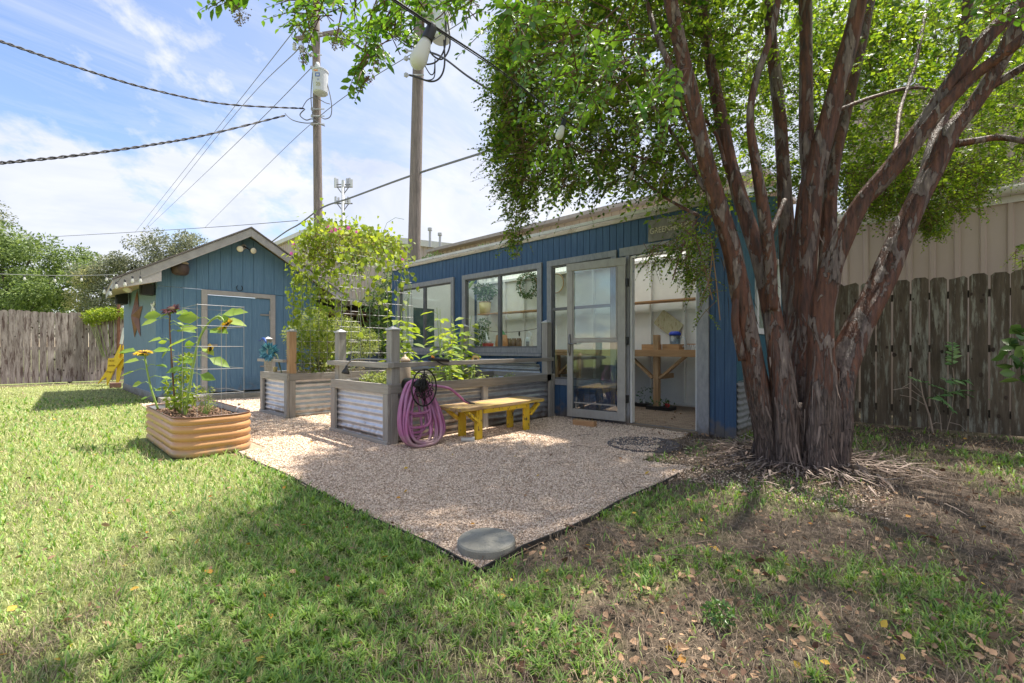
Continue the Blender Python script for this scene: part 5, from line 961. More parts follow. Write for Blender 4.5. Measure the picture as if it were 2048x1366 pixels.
# sunflowers
def flower(q, c, nrm, r, pet, nm='flower_head', np_=20, gr=True):
    nrm = Vector(nrm).normalized(); u_ = nrm.cross(Vector((0, 0, 1))); u_ = (u_ if u_.length > .1 else Vector((1, 0, 0))).normalized(); v_ = nrm.cross(u_); c = Vector(c)
    h = MB().lathe([(r * .2, -.02), (r * .42, -.005), (r * .40, .006), (.001, .012)], c, nrm, 16).build(nm, M['seed'], q, smooth=True)
    pos = []; dr = []
    for k_ in range(np_ * 2):
        a = k_ * math.pi / np_ + random.uniform(-.1, .1); d = u_ * math.cos(a) + v_ * math.sin(a); pos.append(c + d * r * .33); dr.append(d - nrm * random.uniform(-.3, .35))
    n_ = len(pos); V, F = leaves(np.array(pos), np.array(dr), np.tile(np.array(nrm), (n_, 1)), RN.uniform(.5, .8, n_) * r, np.full(n_, .32), TLEAF); build('petals', V, F, pet, h)
    if gr:
        pos = []; dr = []
        for k_ in range(14): a = k_ * .45; d = u_ * math.cos(a) + v_ * math.sin(a); pos.append(c - nrm * .018 + d * r * .15); dr.append(d - nrm * .25)
        V, F = leaves(np.array(pos), np.array(dr), np.tile(np.array(-nrm), (14, 1)), np.full(14, r * .55), np.full(14, .4), TLEAF); build('sepals', V, F, LEAF['sunf'], h)
def sunflower(label, pts, rad, lv, fl, smat):
    q = thing('sunflower', label, 'sunflower', pts[0], 'sunflowers in the metal planter'); cp = catmull(pts, 6); MB().tube(cp, [rad * (1 - .45 * i / (len(cp) - 1)) for i in range(len(cp))], 7).build('stem', smat, q, smooth=True)
    pos, dr, sz = [], [], []; mb = MB()
    for (t_, lat, up, ln, s_) in lv:
        c = np.array(cp[int(t_ * (len(cp) - 1))]); d = RT * lat + FW * random.uniform(-.4, .4) + np.array([0, 0, up]); e = c + d * ln; mid = (c + e) / 2 + np.array([0, 0, .02]); mb.tube([c, mid, e], [.004, .003, .0025], 5)
        pos.append(e); dr.append(d * .8 + np.array([0, 0, -.25])); sz.append(s_ * 1.35)
    mb.build('leaf_stalks', M['stem'], q); n_ = len(pos); V, F = leaves(np.array(pos), np.array(dr), np.tile([-.45, -.35, .8], (n_, 1)) + RN.normal(0, .25, (n_, 3)), np.array(sz), np.full(n_, .62), TLEAF); build('foliage', V, F, LEAF['sunf'], q)
    for f in fl: flower(q, *f)
T1 = 4.75
def pp2(x, y, t): return P(x, y, t)
# left leaning pale sunflower (yellow head)
zS = PH - .05
sunflower('leaning sunflower with open yellow head at the planter left side', [pp2(316, 818, 4.9), pp2(303, 780, 4.86), pp2(295, 745, 4.85), pp2(290, 715, 4.85), pp2(288, 704, 4.82)], .011,
  [(.9, -1, .3, .10, .13), (.75, 1, .5, .12, .12), (.68, -1, .2, .07, .13), (.55, -1, -.1, .10, .10), (.6, 1, .2, .10, .09), (.45, 1, .1, .11, .07), (.35, -.9, .1, .1, .09), (.25, 1, .2, .06, .06), (.2, -1, .0, .05, .05), (.85, .6, .4, .1, .11), (.8, -.8, .3, .16, .12)],
  [(pp2(286, 705, 4.80), (-.1, -.2, 1), .085, M['petY'])], M['stem'])
sunflower('tall dark-stemmed sunflower topped by a maroon flower', [pp2(351, 835, 4.8), pp2(346, 760, 4.8), pp2(342, 700, 4.8), pp2(339, 650, 4.8), pp2(341, 622, 4.8)], .010,
  [(.93, 1, .2, .10, .12), (.88, -1, .2, .08, .13), (.84, -1, -.1, .10, .11), (.82, 1, -.1, .06, .05), (.78, 1, -.1, .08, .12), (.62, -1, .2, .10, .12), (.6, -1, 0, .03, .06), (.7, .9, .3, .06, .04), (.35, 1, .2, .06, .1), (.45, 1, .1, .05, .12), (.25, -1, .1, .05, .08), (.15, 1, .1, .06, .09), (.5, -.6, -.2, .1, .08), (.95, -.5, .1, .02, .07)],
  [(pp2(342, 618, 4.78), (-.5, -.4, .75), .09, M['petR'])], M['stemd'])
sunflower('thick-stemmed sunflower leaning right with a nodding head', [pp2(368, 838, 4.75), pp2(378, 780, 4.75), pp2(388, 720, 4.75), pp2(400, 675, 4.75), pp2(418, 645, 4.75), pp2(438, 633, 4.75), pp2(450, 645, 4.73)], .015,
  [(.80, 1, .5, .06, .17), (.72, -1, .3, .10, .16), (.70, 1, .1, .10, .16), (.6, -1, .2, .05, .12), (.58, 1, .2, .10, .17), (.5, -1, -.1, .12, .15), (.42, 1, -.1, .08, .12), (.38, 1, -.2, .12, .15), (.3, -1, .1, .1, .12), (.25, 1, .0, .1, .12), (.45, -1, .15, .04, .11), (.75, .6, .2, .05, .1)],
  [(pp2(452, 650, 4.72), (.6, -.35, -.55), .09, M['petY']), (pp2(420, 698, 4.72), (.75, -.6, -.1), .065, M['petY'], 'flower_head', 9, False)], M['stem'])
foliage_thing('basil_plant', 'pale green flowering basil bunched around the sunflower stems', 'plant', [tuple(P(352, 800, 4.85)), tuple(P(372, 800, 4.8)), tuple(P(345, 775, 4.85)), tuple(P(385, 785, 4.9)), tuple(P(365, 750, 4.85)), tuple(P(372, 720, 4.85))], [.11, .11, .09, .09, .09, .07], 420, .045, LEAF['vine'], base=tuple(P(360, 832, 4.85)), wid=.6, tpl=TLEAF)
foliage_thing('rosemary_plant', 'small upright grey-green herb at the planter right side', 'plant', [tuple(P(412, 800, 4.7)), tuple(P(416, 780, 4.7)), tuple(P(408, 815, 4.7)), tuple(P(424, 810, 4.7))], [.06, .055, .06, .05], 340, .028, LEAF['herb'], base=tuple(P(412, 832, 4.7)), wid=.3)
b_ = P(473, 822, 4.85); q = thing('plant_tag', 'white plastic vial with tan cap stuck in the planter corner', 'plant tag', b_); MB().tube([b_, b_ + np.array([.02, -.01, .06])], .012, 10).build('tube', M['whitepl'], q, smooth=True); MB().tube([b_ + np.array([.02, -.01, .062]), b_ + np.array([.024, -.012, .08])], .013, 10).build('cap', mat('tan_cap', (.45, .35, .2), rough=.5), q)
# ------------------------------------------------------------------ fences
def fence(name, label, A, B, top, gap, m_, nrm, pw=.14, holes=0, wav=.02, backrail=True):
    A, B = Vector((*A, 0)), Vector((*B, 0)); L_ = (B - A).length; u_ = (B - A) / L_; nv = Vector((*nrm, 0)); q = thing(name, label, 'fence', ((A.x + B.x) / 2, (A.y + B.y) / 2, 0)); mb = MB(); s = 0
    while s < L_:
        w_ = pw * random.uniform(.93, 1.05); t_ = top + random.uniform(-wav, wav); lean = random.uniform(-.006, .006); c = .03
        prof = [(0, .03), (w_, .03), (w_ + lean, t_ - c), (w_ - c + lean, t_), (c + lean, t_), (lean, t_ - c)]
        if random.random() < .08: prof[4] = (c + lean + .02, t_ - .02)
        off = random.uniform(0, .006); mb.prism([A + u_ * (s + a) + Vector((0, 0, b)) + nv * off for a, b in prof], nv * -.017); s += w_ + gap * random.uniform(.5, 1.5)
    mb.build('pickets', m_, q); kb = MB(); lim = L_ if L_ < 9 else L_
    for k_ in range(int(lim * 14)):
        s2 = random.uniform(.1, L_ - .1); z2 = random.uniform(.2, top - .15); r2_ = random.uniform(.008, .026); c_ = A + u_ * s2 + Vector((0, 0, z2)) + nv * .0065
        kb.add([c_ + u_ * (r2_ * math.cos(a) * .8) + Vector((0, 0, r2_ * math.sin(a) * 1.3)) for a in np.linspace(0, 6.283, 9)[:-1]], [tuple(range(8))] if nv.cross(u_).z > 0 else [tuple(range(7, -1, -1))])
    kb.build('knots', mat('wood_knot', (.03, .02, .015), (.06, .04, .03), rough=.9), q)['kind'] = 'stuff'
    for z in ((.25, 1.0, top - .22) if backrail else ()): MB().bar(A - nv * .045 + Vector((0, 0, z)), B - nv * .045 + Vector((0, 0, z)), .038, .085).build('rail', M['rail'], q)
    s = .3
    while s < L_: p = A + u_ * s - nv * .11; MB().box(p.x - .045, p.x + .045, p.y - .045, p.y + .045, 0, top - .05).build('post', M['rail'], q); s += 2.4
    return q
FL = fence('left_fence', 'long weathered grey picket fence at the left rear of the lawn', (-9, 18.5), (3.2, 18.5), 2.05, .004, M['fenceL'], (0, -1), .145)
FR = fence('right_fence', 'dark lichen-stained picket fence right of the tree', (7.50, 1.70), (7.56, -5.0), 1.86, .014, M['fenceR'], (-1, 0), .15)
# knots: light-showing holes modelled as pale round plugs are avoided; small dark knots come from the wood itself
# ------------------------------------------------------------------ yellow star sign
TS = 12.2
def sp(x, y): return P(190 + .1025 * x, 640 + .1025 * y, TS)
ys = thing('yellow_star', 'bright yellow wooden star leaning on the fence beside the shed', 'star sign', P(215, 768, TS)); back = FW * .03
out1 = [(490, 480), (460, 745), (565, 712), (440, 880), (370, 970), (300, 1130), (225, 1285), (222, 1100), (45, 1250), (140, 1110), (235, 960), (255, 750), (365, 742)]
MB().prism([sp(*p) for p in out1], back).build('front_star', M['yellowp'], ys)
out2 = [(515, 490), (505, 730), (560, 800), (470, 960), (400, 1265), (368, 1245), (380, 1000), (440, 760), (490, 500)]
MB().prism([sp(*p) + FW * .06 for p in out2], back).build('rear_star', mat('yellow_dull', (.62, .40, .02), (.68, .46, .03), rough=.6), ys)
MB().prism([P(190 + .1025 * a, 640 + .1025 * b, TS + .1) for a, b in ((545, 150), (585, 150), (520, 470), (478, 460))], back).build('white_slat', M['white'], ys)
RC = Matrix((tuple(RT), (0, 0, 1), tuple(-FW))).transposed()
for s_, (a, b), z_ in (('HOT', (325, 800), .075), ('Ashlin', (330, 890), .075), ('Oregon', (290, 1010), .075)):
    text(s_, z_, sp(a, b) - FW * .005, RC, mat('sign_brown', (.30, .17, .02), rough=.7), ys)
rb_ = onZ(232, 775); tag(MB().box(rb_[0] - .12, rb_[0] + .1, rb_[1] - .1, rb_[1] + .1, 0, .12).build('brick', mat('dark_brick', (.14, .07, .06), (.22, .12, .10), 9, rough=.9), bevel=.006), 'dark brick block at the rear corner of the shed', 'brick')
# rusty pole by fence
rp_ = onY(238, 620, 18.2); tag(MB().tube([(rp_[0], 18.3, 0), (rp_[0], 18.3, 3.0)], .04, 8).build('rusty_pole', M['rust']), 'thin rusty pole rising behind the shed eave', 'pole')
# creeper on left fence
foliage_thing('fence_creeper', 'bright yellow-green creeper spilling over the left fence top', 'creeper', [(onY(x_, y_, 18.3)[0], 18.35, onY(x_, y_, 18.3)[2]) for x_, y_ in ((180, 632), (195, 630), (212, 628), (228, 626), (190, 642), (178, 640), (243, 626))], [.2, .26, .26, .25, .17, .12, .2], 1500, .075, LEAF['vine'], base=(onY(228, 640, 18.3)[0], 18.6, 0))
# ------------------------------------------------------------------ big crape myrtle
mbk = bpy.data.materials.new('myrtle_bark'); mbk.use_nodes = True; t = mbk.node_tree; L = t.links.new; b = t.nodes['Principled BSDF']; b.inputs['Roughness'].default_value = .55; co = N(t, 'ShaderNodeTexCoord')
def bn_(scale, st, det=8, dist=0):
    mp = N(t, 'ShaderNodeMapping'); mp.inputs['Scale'].default_value = st; L(co.outputs['Object'], mp.inputs[0]); n = N(t, 'ShaderNodeTexNoise'); n.inputs['Scale'].default_value = scale; n.inputs['Detail'].default_value = det; n.inputs['Roughness'].default_value = .6; n.inputs['Distortion'].default_value = dist; L(mp.outputs[0], n.inputs['Vector']); return n
def rmp(n, es):
    r = N(t, 'ShaderNodeValToRGB'); r.color_ramp.elements[0].position = es[0][0]; r.color_ramp.elements[0].color = (*es[0][1], 1); r.color_ramp.elements[1].position = es[-1][0]; r.color_ramp.elements[1].color = (*es[-1][1], 1)
    for p_, c_ in es[1:-1]: e = r.color_ramp.elements.new(p_); e.color = (*c_, 1)
    L(n.outputs[0], r.inputs[0]); return r
red = rmp(bn_(5, (5, 5, .7)), [(.3, (.020, .009, .006)), (.5, (.095, .034, .019)), (.7, (.18, .070, .037))])
gry = rmp(bn_(6, (5, 5, 1)), [(.3, (.055, .036, .033)), (.6, (.20, .15, .13)), (.75, (.42, .35, .29))])
mk = rmp(bn_(4.2, (2.6, 2.6, .75), 5, .6), [(.522, (0, 0, 0)), (.537, (1, 1, 1))]); mi = N(t, 'ShaderNodeMix', data_type='RGBA'); L(mk.outputs[0], mi.inputs[0]); L(red.outputs[0], mi.inputs[6]); L(gry.outputs[0], mi.inputs[7])
dk = rmp(bn_(7, (5, 5, .45), 6, .3), [(.30, (.12, .10, .10)), (.42, (1, 1, 1))]); mu = N(t, 'ShaderNodeMix', data_type='RGBA', blend_type='MULTIPLY'); mu.inputs[0].default_value = .8; L(mi.outputs[2], mu.inputs[6]); L(dk.outputs[0], mu.inputs[7]); 
sx = N(t, 'ShaderNodeSeparateXYZ'); L(co.outputs['Object'], sx.inputs[0]); mr = N(t, 'ShaderNodeMapRange'); L(sx.outputs[2], mr.inputs[0]); mr.inputs[1].default_value = 1.3; mr.inputs[2].default_value = .1; mr.inputs[3].default_value = -.12; mr.inputs[4].default_value = .45
fn = bn_(10, (6, 6, .35), 8, .2); fa = N(t, 'ShaderNodeMath', operation='ADD'); L(fn.outputs[0], fa.inputs[0]); L(mr.outputs[0], fa.inputs[1]); fr_ = N(t, 'ShaderNodeMapRange'); L(fa.outputs[0], fr_.inputs[0]); fr_.inputs[1].default_value = .62; fr_.inputs[2].default_value = .72
fc = rmp(bn_(16, (6, 6, .3), 8), [(.35, (.018, .012, .011)), (.5, (.07, .046, .038)), (.65, (.19, .14, .12))]); m3 = N(t, 'ShaderNodeMix', data_type='RGBA'); L(fr_.outputs[0], m3.inputs[0]); L(mu.outputs[2], m3.inputs[6]); L(fc.outputs[0], m3.inputs[7]); L(m3.outputs[2], b.inputs['Base Color'])
bp = N(t, 'ShaderNodeBump'); bp.inputs['Strength'].default_value = 1.0; bp.inputs['Distance'].default_value = .018; am = N(t, 'ShaderNodeMath', operation='ADD'); L(mk.outputs[0], am.inputs[0]); L(bn_(9, (5, 5, .5)).outputs[0], am.inputs[1]); L(am.outputs[0], bp.inputs['Height']); L(bp.outputs[0], b.inputs['Normal'])
mt = thing('crape_myrtle', 'large multi-stemmed tree with peeling red-brown and grey bark', 'tree', (TREE[0], TREE[1], 0))
# stems: (photo x, y, distance, radius in m)
ST = [
 [(1552, 965, 3.78, .15), (1540, 880, 3.80, .125), (1512, 760, 3.80, .110), (1490, 640, 3.78, .098), (1462, 500, 3.72, .088), (1432, 400, 3.65, .082), (1408, 310, 3.55, .070), (1385, 200, 3.45, .060), (1362, 100, 3.35, .052), (1335, -30, 3.2, .045), (1300, -200, 3.1, .03)],
 [(1575, 970, 3.70, .14), (1568, 870, 3.72, .125), (1562, 760, 3.75, .11), (1545, 640, 3.8, .095), (1525, 540, 3.85, .085), (1495, 440, 3.95, .075), (1462, 330, 4.1, .068), (1440, 220, 4.2, .06), (1415, 90, 4.3, .052), (1400, -60, 4.4, .045), (1380, -260, 4.5, .03)],
 [(1545, 620, 3.72, .045), (1540, 530, 3.70, .055), (1528, 430, 3.66, .052), (1512, 330, 3.62, .042), (1500, 240, 3.58, .032), (1512, 160, 3.55, .030), (1545, 60, 3.5, .028), (1562, -40, 3.45, .024)],
 [(1625, 965, 3.80, .15), (1612, 860, 3.95, .14), (1600, 720, 4.05, .135), (1602, 600, 4.10, .13), (1612, 470, 4.10, .125), (1625, 360, 4.08, .115), (1650, 260, 4.05, .095), (1680, 150, 4.0, .085), (1712, 30, 3.95, .075), (1735, -120, 3.9, .06), (1760, -300, 3.8, .04)],
 [(1622, 380, 4.10, .07), (1614, 300, 4.15, .075), (1612, 200, 4.2, .072), (1612, 90, 4.25, .066), (1610, -20, 4.3, .06), (1605, -200, 4.4, .04)],
 [(1638, 975, 3.62, .15), (1636, 880, 3.66, .14), (1640, 760, 3.68, .125), (1640, 650, 3.70, .11), (1660, 545, 3.68, .10), (1690, 470, 3.64, .088), (1728, 400, 3.58, .075), (1785, 330, 3.50, .068), (1850, 245, 3.4, .064), (1910, 160, 3.3, .06), (1975, 75, 3.2, .055), (2060, -10, 3.1, .05), (2160, -120, 3.0, .04)],
 [(1655, 975, 3.74, .15), (1668, 880, 3.76, .15), (1678, 770, 3.80, .14), (1712, 670, 3.85, .13), (1762, 570, 3.88, .12), (1800, 480, 3.9, .11), (1840, 390, 3.9, .10), (1875, 320, 3.88, .095), (1900, 265, 3.85, .088), (1945, 210, 3.8, .07), (1985, 150, 3.72, .066), (2030, 60, 3.62, .06), (2075, -40, 3.5, .055), (2140, -200, 3.4, .04)],
 [(1690, 460, 3.66, .05), (1712, 420, 3.62, .055), (1760, 370, 3.52, .058), (1820, 300, 3.42, .055), (1885, 215, 3.30, .050), (1950, 150, 3.2, .045), (2030, 90, 3.05, .04), (2120, 10, 2.9, .035)],
 [(1845, 385, 3.95, .07), (1862, 310, 4.0, .065), (1890, 220, 4.1, .055), (1925, 120, 4.2, .05), (1935, 20, 4.3, .045), (1940, -150, 4.4, .03)],
 [(1900, 290, 3.88, .04), (1950, 282, 3.8, .032), (2000, 275, 3.75, .028), (2060, 285, 3.65, .022), (2130, 300, 3.5, .015)],
 [(1985, 170, 3.75, .04), (2020, 150, 3.7, .035), (2070, 120, 3.6, .03)],
 [(1595, 940, 4.2, .12), (1590, 800, 4.3, .12), (1588, 660, 4.35, .11), (1575, 520, 4.45, .09), (1568, 380, 4.55, .08), (1560, 240, 4.65, .07), (1545, 100, 4.8, .06), (1530, -60, 4.9, .05), (1500, -250, 5.0, .03)],
 [(1650, 800, 4.2, .10), (1648, 650, 4.25, .10), (1655, 500, 4.3, .085), (1662, 360, 4.4, .075), (1690, 230, 4.5, .065), (1720, 100, 4.6, .055), (1745, -20, 4.7, .045)],
 [(1500, 470, 3.9, .03), (1520, 520, 4.0, .032), (1540, 470, 4.15, .03), (1570, 400, 4.3, .028)],
 [(1762, 362, 3.53, .022), (1790, 300, 3.9, .018), (1800, 220, 4.4, .02), (1830, 130, 4.6, .02), (1850, 30, 4.8, .02)],
 [(1664, 226, 4.04, .02), (1740, 196, 4.3, .018), (1830, 175, 4.6, .018), (1900, 190, 4.9, .014)],
 [(1385, 200, 3.45, .03), (1350, 150, 3.6, .028), (1310, 60, 3.8, .024), (1280, -50, 4.0, .02)],
 [(1410, 380, 3.62, .022), (1340, 260, 4.0, .018), (1270, 160, 4.2, .014), (1240, 90, 4.4, .01)],
 [(1395, 430, 3.75, .018), (1330, 395, 4.1, .014), (1240, 330, 4.4, .011), (1150, 330, 4.7, .008)],
 [(1450, 330, 4.0, .02), (1420, 250, 4.2, .016), (1330, 190, 4.5, .012), (1200, 120, 4.8, .008)],
 [(1330, 330, 4.0, .012), (1200, 300, 4.3, .010), (1090, 340, 4.4, .008), (1050, 410, 4.45, .006), (1036, 490, 4.45, .004)],
 [(1420, 400, 3.7, .02), (1395, 300, 3.5, .014), (1352, 190, 3.2, .010)],
 [(1480, 560, 3.75, .03), (1470, 640, 3.72, .035), (1485, 720, 3.75, .04)],
]
mb = MB()
def stem_mesh(mb, pts, seed):
    pts = [(a, b, c, r * (.80 if r > .06 else .90)) for a, b, c, r in pts]
    P3 = [np.concatenate([P(a, b, c), [r]]) for a, b, c, r in pts]; cp = catmull(P3, 7); n_ = 26 if pts[0][3] > .05 else 8; m_ = len(cp)
    t0 = Vector(cp[1][:3] - cp[0][:3]).normalized(); u_ = t0.cross(Vector((0, 1, 0))).normalized(); vs = []; big = pts[0][3] > .06
    for i, p in enumerate(cp):
        a, bb = cp[min(i + 1, m_ - 1)], cp[max(i - 1, 0)]; tt = Vector(a[:3] - bb[:3]).normalized(); u_ = (u_ - tt * u_.dot(tt)).normalized(); v_ = tt.cross(u_)
        for k_ in range(n_):
            an = 2 * math.pi * k_ / n_; rr = p[3]
            if big: rr *= 1 + (.07 + .07 * max(0, 1 - p[2])) * math.sin(3 * an + seed + p[2] * 1.2) + (.05 + .05 * max(0, 1 - p[2])) * math.sin(7 * an + seed * 2 - p[2] * 2.3) + .10 * (float(vnoise(np.array(an * 2.5 + seed * 9), np.array(p[2] * 6))) - .5)
            q_ = Vector(p[:3]) + u_ * (rr * math.cos(an)) + v_ * (rr * math.sin(an))
            vs.append(q_)
    mb.add(vs, [(i * n_ + k_, i * n_ + (k_ + 1) % n_, (i + 1) * n_ + (k_ + 1) % n_, (i + 1) * n_ + k_) for i in range(m_ - 1) for k_ in range(n_)] + [tuple(range(n_ - 1, -1, -1)), tuple((m_ - 1) * n_ + k_ for k_ in range(n_))])
for i, s_ in enumerate(ST): stem_mesh(mb, s_, i * 1.7)
# root flare
for k_ in range(16):
    a = k_ * .393 + random.uniform(-.15, .15); r0 = .24; c0 = np.array([TREE[0] - .02, TREE[1] + .02, 0])
    mb.tube(catmull([c0 + np.array([math.cos(a) * r0 * .75, math.sin(a) * r0 * .85, .55]), c0 + np.array([math.cos(a) * r0 * .95, math.sin(a) * r0 * 1.0, .25]), c0 + np.array([math.cos(a) * r0 * 1.25, math.sin(a) * r0 * 1.25, .07]), c0 + np.array([math.cos(a) * r0 * 1.7, math.sin(a) * r0 * 1.7, .0])], 4), [.06, .07, .075, .075, .075, .075, .072, .07, .06, .05, .04, .03, .02], 8, jit=.08)
mb.build('trunk', mbk, mt, smooth=True)
# peeling strips on the trunk
mb = MB()
for i in range(300):
    sidx = random.choice([0, 1, 3, 5, 6, 11]); pts = ST[sidx]; j = random.choice([0, 0, 0, 1, 1, 2, 3]); f = random.random(); A_ = P(*pts[j][:3]); B_ = P(*pts[j + 1][:3]); c = A_ + (B_ - A_) * f; r_ = pts[j][3] * (1 - f) + pts[j + 1][3] * f; a = random.uniform(0, 6.28)
    o_ = np.array([math.cos(a), math.sin(a), 0]); c = c + o_ * (r_ * 1.04); L_ = random.uniform(.06, .22); dn2 = (A_ - B_) / np.linalg.norm(A_ - B_); sd2 = np.cross(o_, [0, 0, 1]) * random.uniform(.003, .008); cur = o_ * random.uniform(.0, .05) + np.array([random.uniform(-.03, .03), random.uniform(-.03, .03), 0])
    mb.add([c - sd2, c + sd2, c + sd2 + dn2 * L_ * .5 + cur * .35, c - sd2 + dn2 * L_ * .5 + cur * .35, c + dn2 * L_ + cur], [(0, 1, 2, 3), (3, 2, 4)])
mb.build('peeling_bark', mat('peel', (.07, .042, .034), (.24, .18, .15), island=1.0, rough=.8), mt)['kind'] = 'stuff'
# crown
def region(n, poly, t0, t1, pull=None):
    poly = np.array(poly, float); x0, y0 = poly.min(0); x1, y1 = poly.max(0); out = []
    while len(out) < n:
        x, y = random.uniform(x0, x1), random.uniform(y0, y1); c = False; j = len(poly) - 1
        for i in range(len(poly)):
            if ((poly[i, 1] > y) != (poly[j, 1] > y)) and (x < (poly[j, 0] - poly[i, 0]) * (y - poly[i, 1]) / (poly[j, 1] - poly[i, 1]) + poly[i, 0]): c = not c
            j = i
        if c: out.append(P(x, y, random.uniform(t0, t1)))
    return np.array(out)
parts = []
def crown(n, poly, t0, t1, length=.28, ls=.066, nper=12, wid=.58, tpl=TSM, keep=1.0):
    o = region(n, poly, t0, t1); k = fbm(o[:, 0] * 2.4 + o[:, 2] * 1.3, o[:, 1] * 2.4 - o[:, 2] * 1.9, 3); o = o[k > np.quantile(k, 1 - keep)] if keep < 1 else o
    d = o - np.array([TREE[0], TREE[1], 3.0]); d = unit(d) * .6 + RN.normal(0, .6, (len(o), 3)); d[:, 2] -= .15
    return sprays(o, d, nper, length, ls, wid, tpl)
parts = [
 crown(3300, [(1000, 60), (1150, -60), (1450, -60), (1450, 400), (1380, 385), (1250, 370), (1120, 380), (1040, 360), (1000, 300), (1005, 200)], 3.8, 5.8, keep=.75),
 crown(700, [(990, 60), (1060, 20), (1080, 380), (1030, 390), (990, 310), (1005, 200)], 4.0, 5.2, ls=.045, keep=.7),
 crown(110, [(1003, 360), (1078, 375), (1062, 470), (1038, 515), (1020, 470)], 4.1, 4.7, length=.15, ls=.048, keep=.85),
 crown(190, [(1350, 430), (1430, 430), (1435, 520), (1400, 560), (1350, 520), (1290, 512), (1300, 490), (1350, 485)], 3.6, 4.5, length=.2, ls=.042, keep=.8),
 crown(12, [(1380, 560), (1425, 560), (1420, 640), (1400, 620)], 3.6, 4.0, length=.16, ls=.035),
]
V, F = merge(parts); build('crown', V, F, LEAF['myrtle'], mt)
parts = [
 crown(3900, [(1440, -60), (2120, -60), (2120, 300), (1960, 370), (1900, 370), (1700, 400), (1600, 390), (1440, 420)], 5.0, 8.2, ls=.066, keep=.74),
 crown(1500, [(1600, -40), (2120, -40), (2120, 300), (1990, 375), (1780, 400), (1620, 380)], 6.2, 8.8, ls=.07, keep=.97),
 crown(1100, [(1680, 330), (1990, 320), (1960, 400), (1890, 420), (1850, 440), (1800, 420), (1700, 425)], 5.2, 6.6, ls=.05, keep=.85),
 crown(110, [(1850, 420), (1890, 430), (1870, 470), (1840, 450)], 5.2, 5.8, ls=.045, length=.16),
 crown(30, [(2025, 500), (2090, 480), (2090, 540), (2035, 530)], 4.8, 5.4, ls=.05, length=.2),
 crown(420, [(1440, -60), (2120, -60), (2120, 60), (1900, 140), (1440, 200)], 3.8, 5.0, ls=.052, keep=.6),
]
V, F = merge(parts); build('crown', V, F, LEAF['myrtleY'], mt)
# high mass of the crown, above the picture, that shades the yard
cs = []; rs = []
for i in range(60):
    a = random.uniform(0, 6.28); r = 3.2 * math.sqrt(random.random()); z = 4.7 + random.uniform(-.3, 1.7) * (1 - (r / 4.2) ** 2); x_, y_ = TREE[0] + .5 + r * math.cos(a), TREE[1] - .5 + r * math.sin(a)
    tdep = x_ * FW[0] + y_ * FW[1]
    cs.append((x_, y_, z)); rs.append(random.uniform(.5, .8))
V, F = cloud(cs, rs, 30000, .085, .55, TSM, .7, .15)
# leave out anything that would fall below the natural crown edge near the camera
tdep = V[:, 0] * FW[0] + V[:, 1] * FW[1]; build('upper_crown', V, F, LEAF['myrtle'], mt)
# near sprays hanging over the camera (bigger leaves in the picture)
parts = [
 crown(34, [(1000, -20), (1250, -20), (1330, 60), (1300, 130), (1150, 140), (1010, 50)], 1.7, 2.6, length=.30, ls=.05, nper=14, tpl=TLEAF),
 crown(26, [(1150, 90), (1330, 80), (1400, 160), (1330, 250), (1240, 210), (1150, 180)], 2.0, 3.0, length=.30, ls=.05, nper=14, tpl=TLEAF),
 crown(22, [(1010, 40), (1140, 130), (1200, 210), (1130, 230), (1030, 110)], 2.2, 3.2, length=.26, ls=.048, nper=14, tpl=TLEAF),
 crown(20, [(1880, 0), (2048, -40), (2048, 40), (1900, 60)], 2.2, 2.8, length=.25, ls=.05, nper=12, tpl=TLEAF),
 crown(10, [(1060, 220), (1150, 240), (1140, 330), (1070, 320)], 2.4, 3.2, length=.22, ls=.045, nper=14, tpl=TLEAF),
]
V, F = merge(parts); build('near_sprays', V, F, LEAF['myrtleN'], mt)
# overhanging branch at top left with seed panicles
bt = 2.0
parts = []; mb = MB()
br_ = [[(1420, -330, 3.3), (1250, -200, 2.9), (1120, -110, 2.55), (1010, -60, 2.3), (900, -30, 2.1), (760, -20, 1.95), (640, -10, 1.9), (540, -30, 1.85), (470, -20, 1.8)], [(760, -20, 1.95), (740, 40, 1.95), (730, 100, 1.95), (722, 160, 1.95)], [(640, -10, 1.9), (625, 30, 1.9), (605, 70, 1.9)], [(900, -30, 2.1), (890, 20, 2.1), (870, 40, 2.1)], [(820, -20, 2.0), (800, 30, 2.0), (770, 60, 2.0)], [(470, -20, 1.8), (478, 10, 1.8)], [(690, -10, 1.9), (680, 40, 1.9), (672, 80, 1.9)]]
for k_, br in enumerate(br_): mb.tube(catmull([P(*p) for p in br], 5), .005 if k_ == 0 else .003, 5)
mb.build('overhanging_branch', M['stemd'], mt)
for poly, n_ in (([(600, -30), (960, -30), (950, 30), (900, 20), (870, 60), (800, 90), (740, 90), (700, 40), (640, 50), (600, 30)], 80), ([(590, -10), (640, 0), (640, 60), (600, 55)], 12), ([(700, 60), (800, 60), (780, 110), (715, 130)], 17), ([(450, -20), (530, -20), (510, 5), (460, 5)], 5), ([(980, 10), (1040, 10), (1060, 90), (1000, 70)], 8), ([(720, 110), (750, 110), (740, 170), (720, 165)], 3)):
    parts.append(crown(n_, poly, 1.75, 2.2, length=.13, ls=.046, nper=9, wid=.5, tpl=TLEAF))
V, F = merge(parts); build('branch_leaves', V, F, LEAF['myrtleN'], mt)
def panicle(mb, c, n_, r, h):
    for i in range(n_):
        z = random.random(); rr = r * (1 - .7 * z) * math.sqrt(random.random()); a = random.uniform(0, 6.28); p = c + np.array([rr * math.cos(a), rr * math.sin(a), -z * h]); s_ = random.uniform(.0022, .004)
        mb.add([p + np.array(v_) * s_ for v_ in OCT[0]], [tuple(f_) for f_ in OCT[1]])
        if i % 3 == 0: mb.tube([p, c + np.array([0, 0, -z * h * .6])], .0006, 3, cap=False)
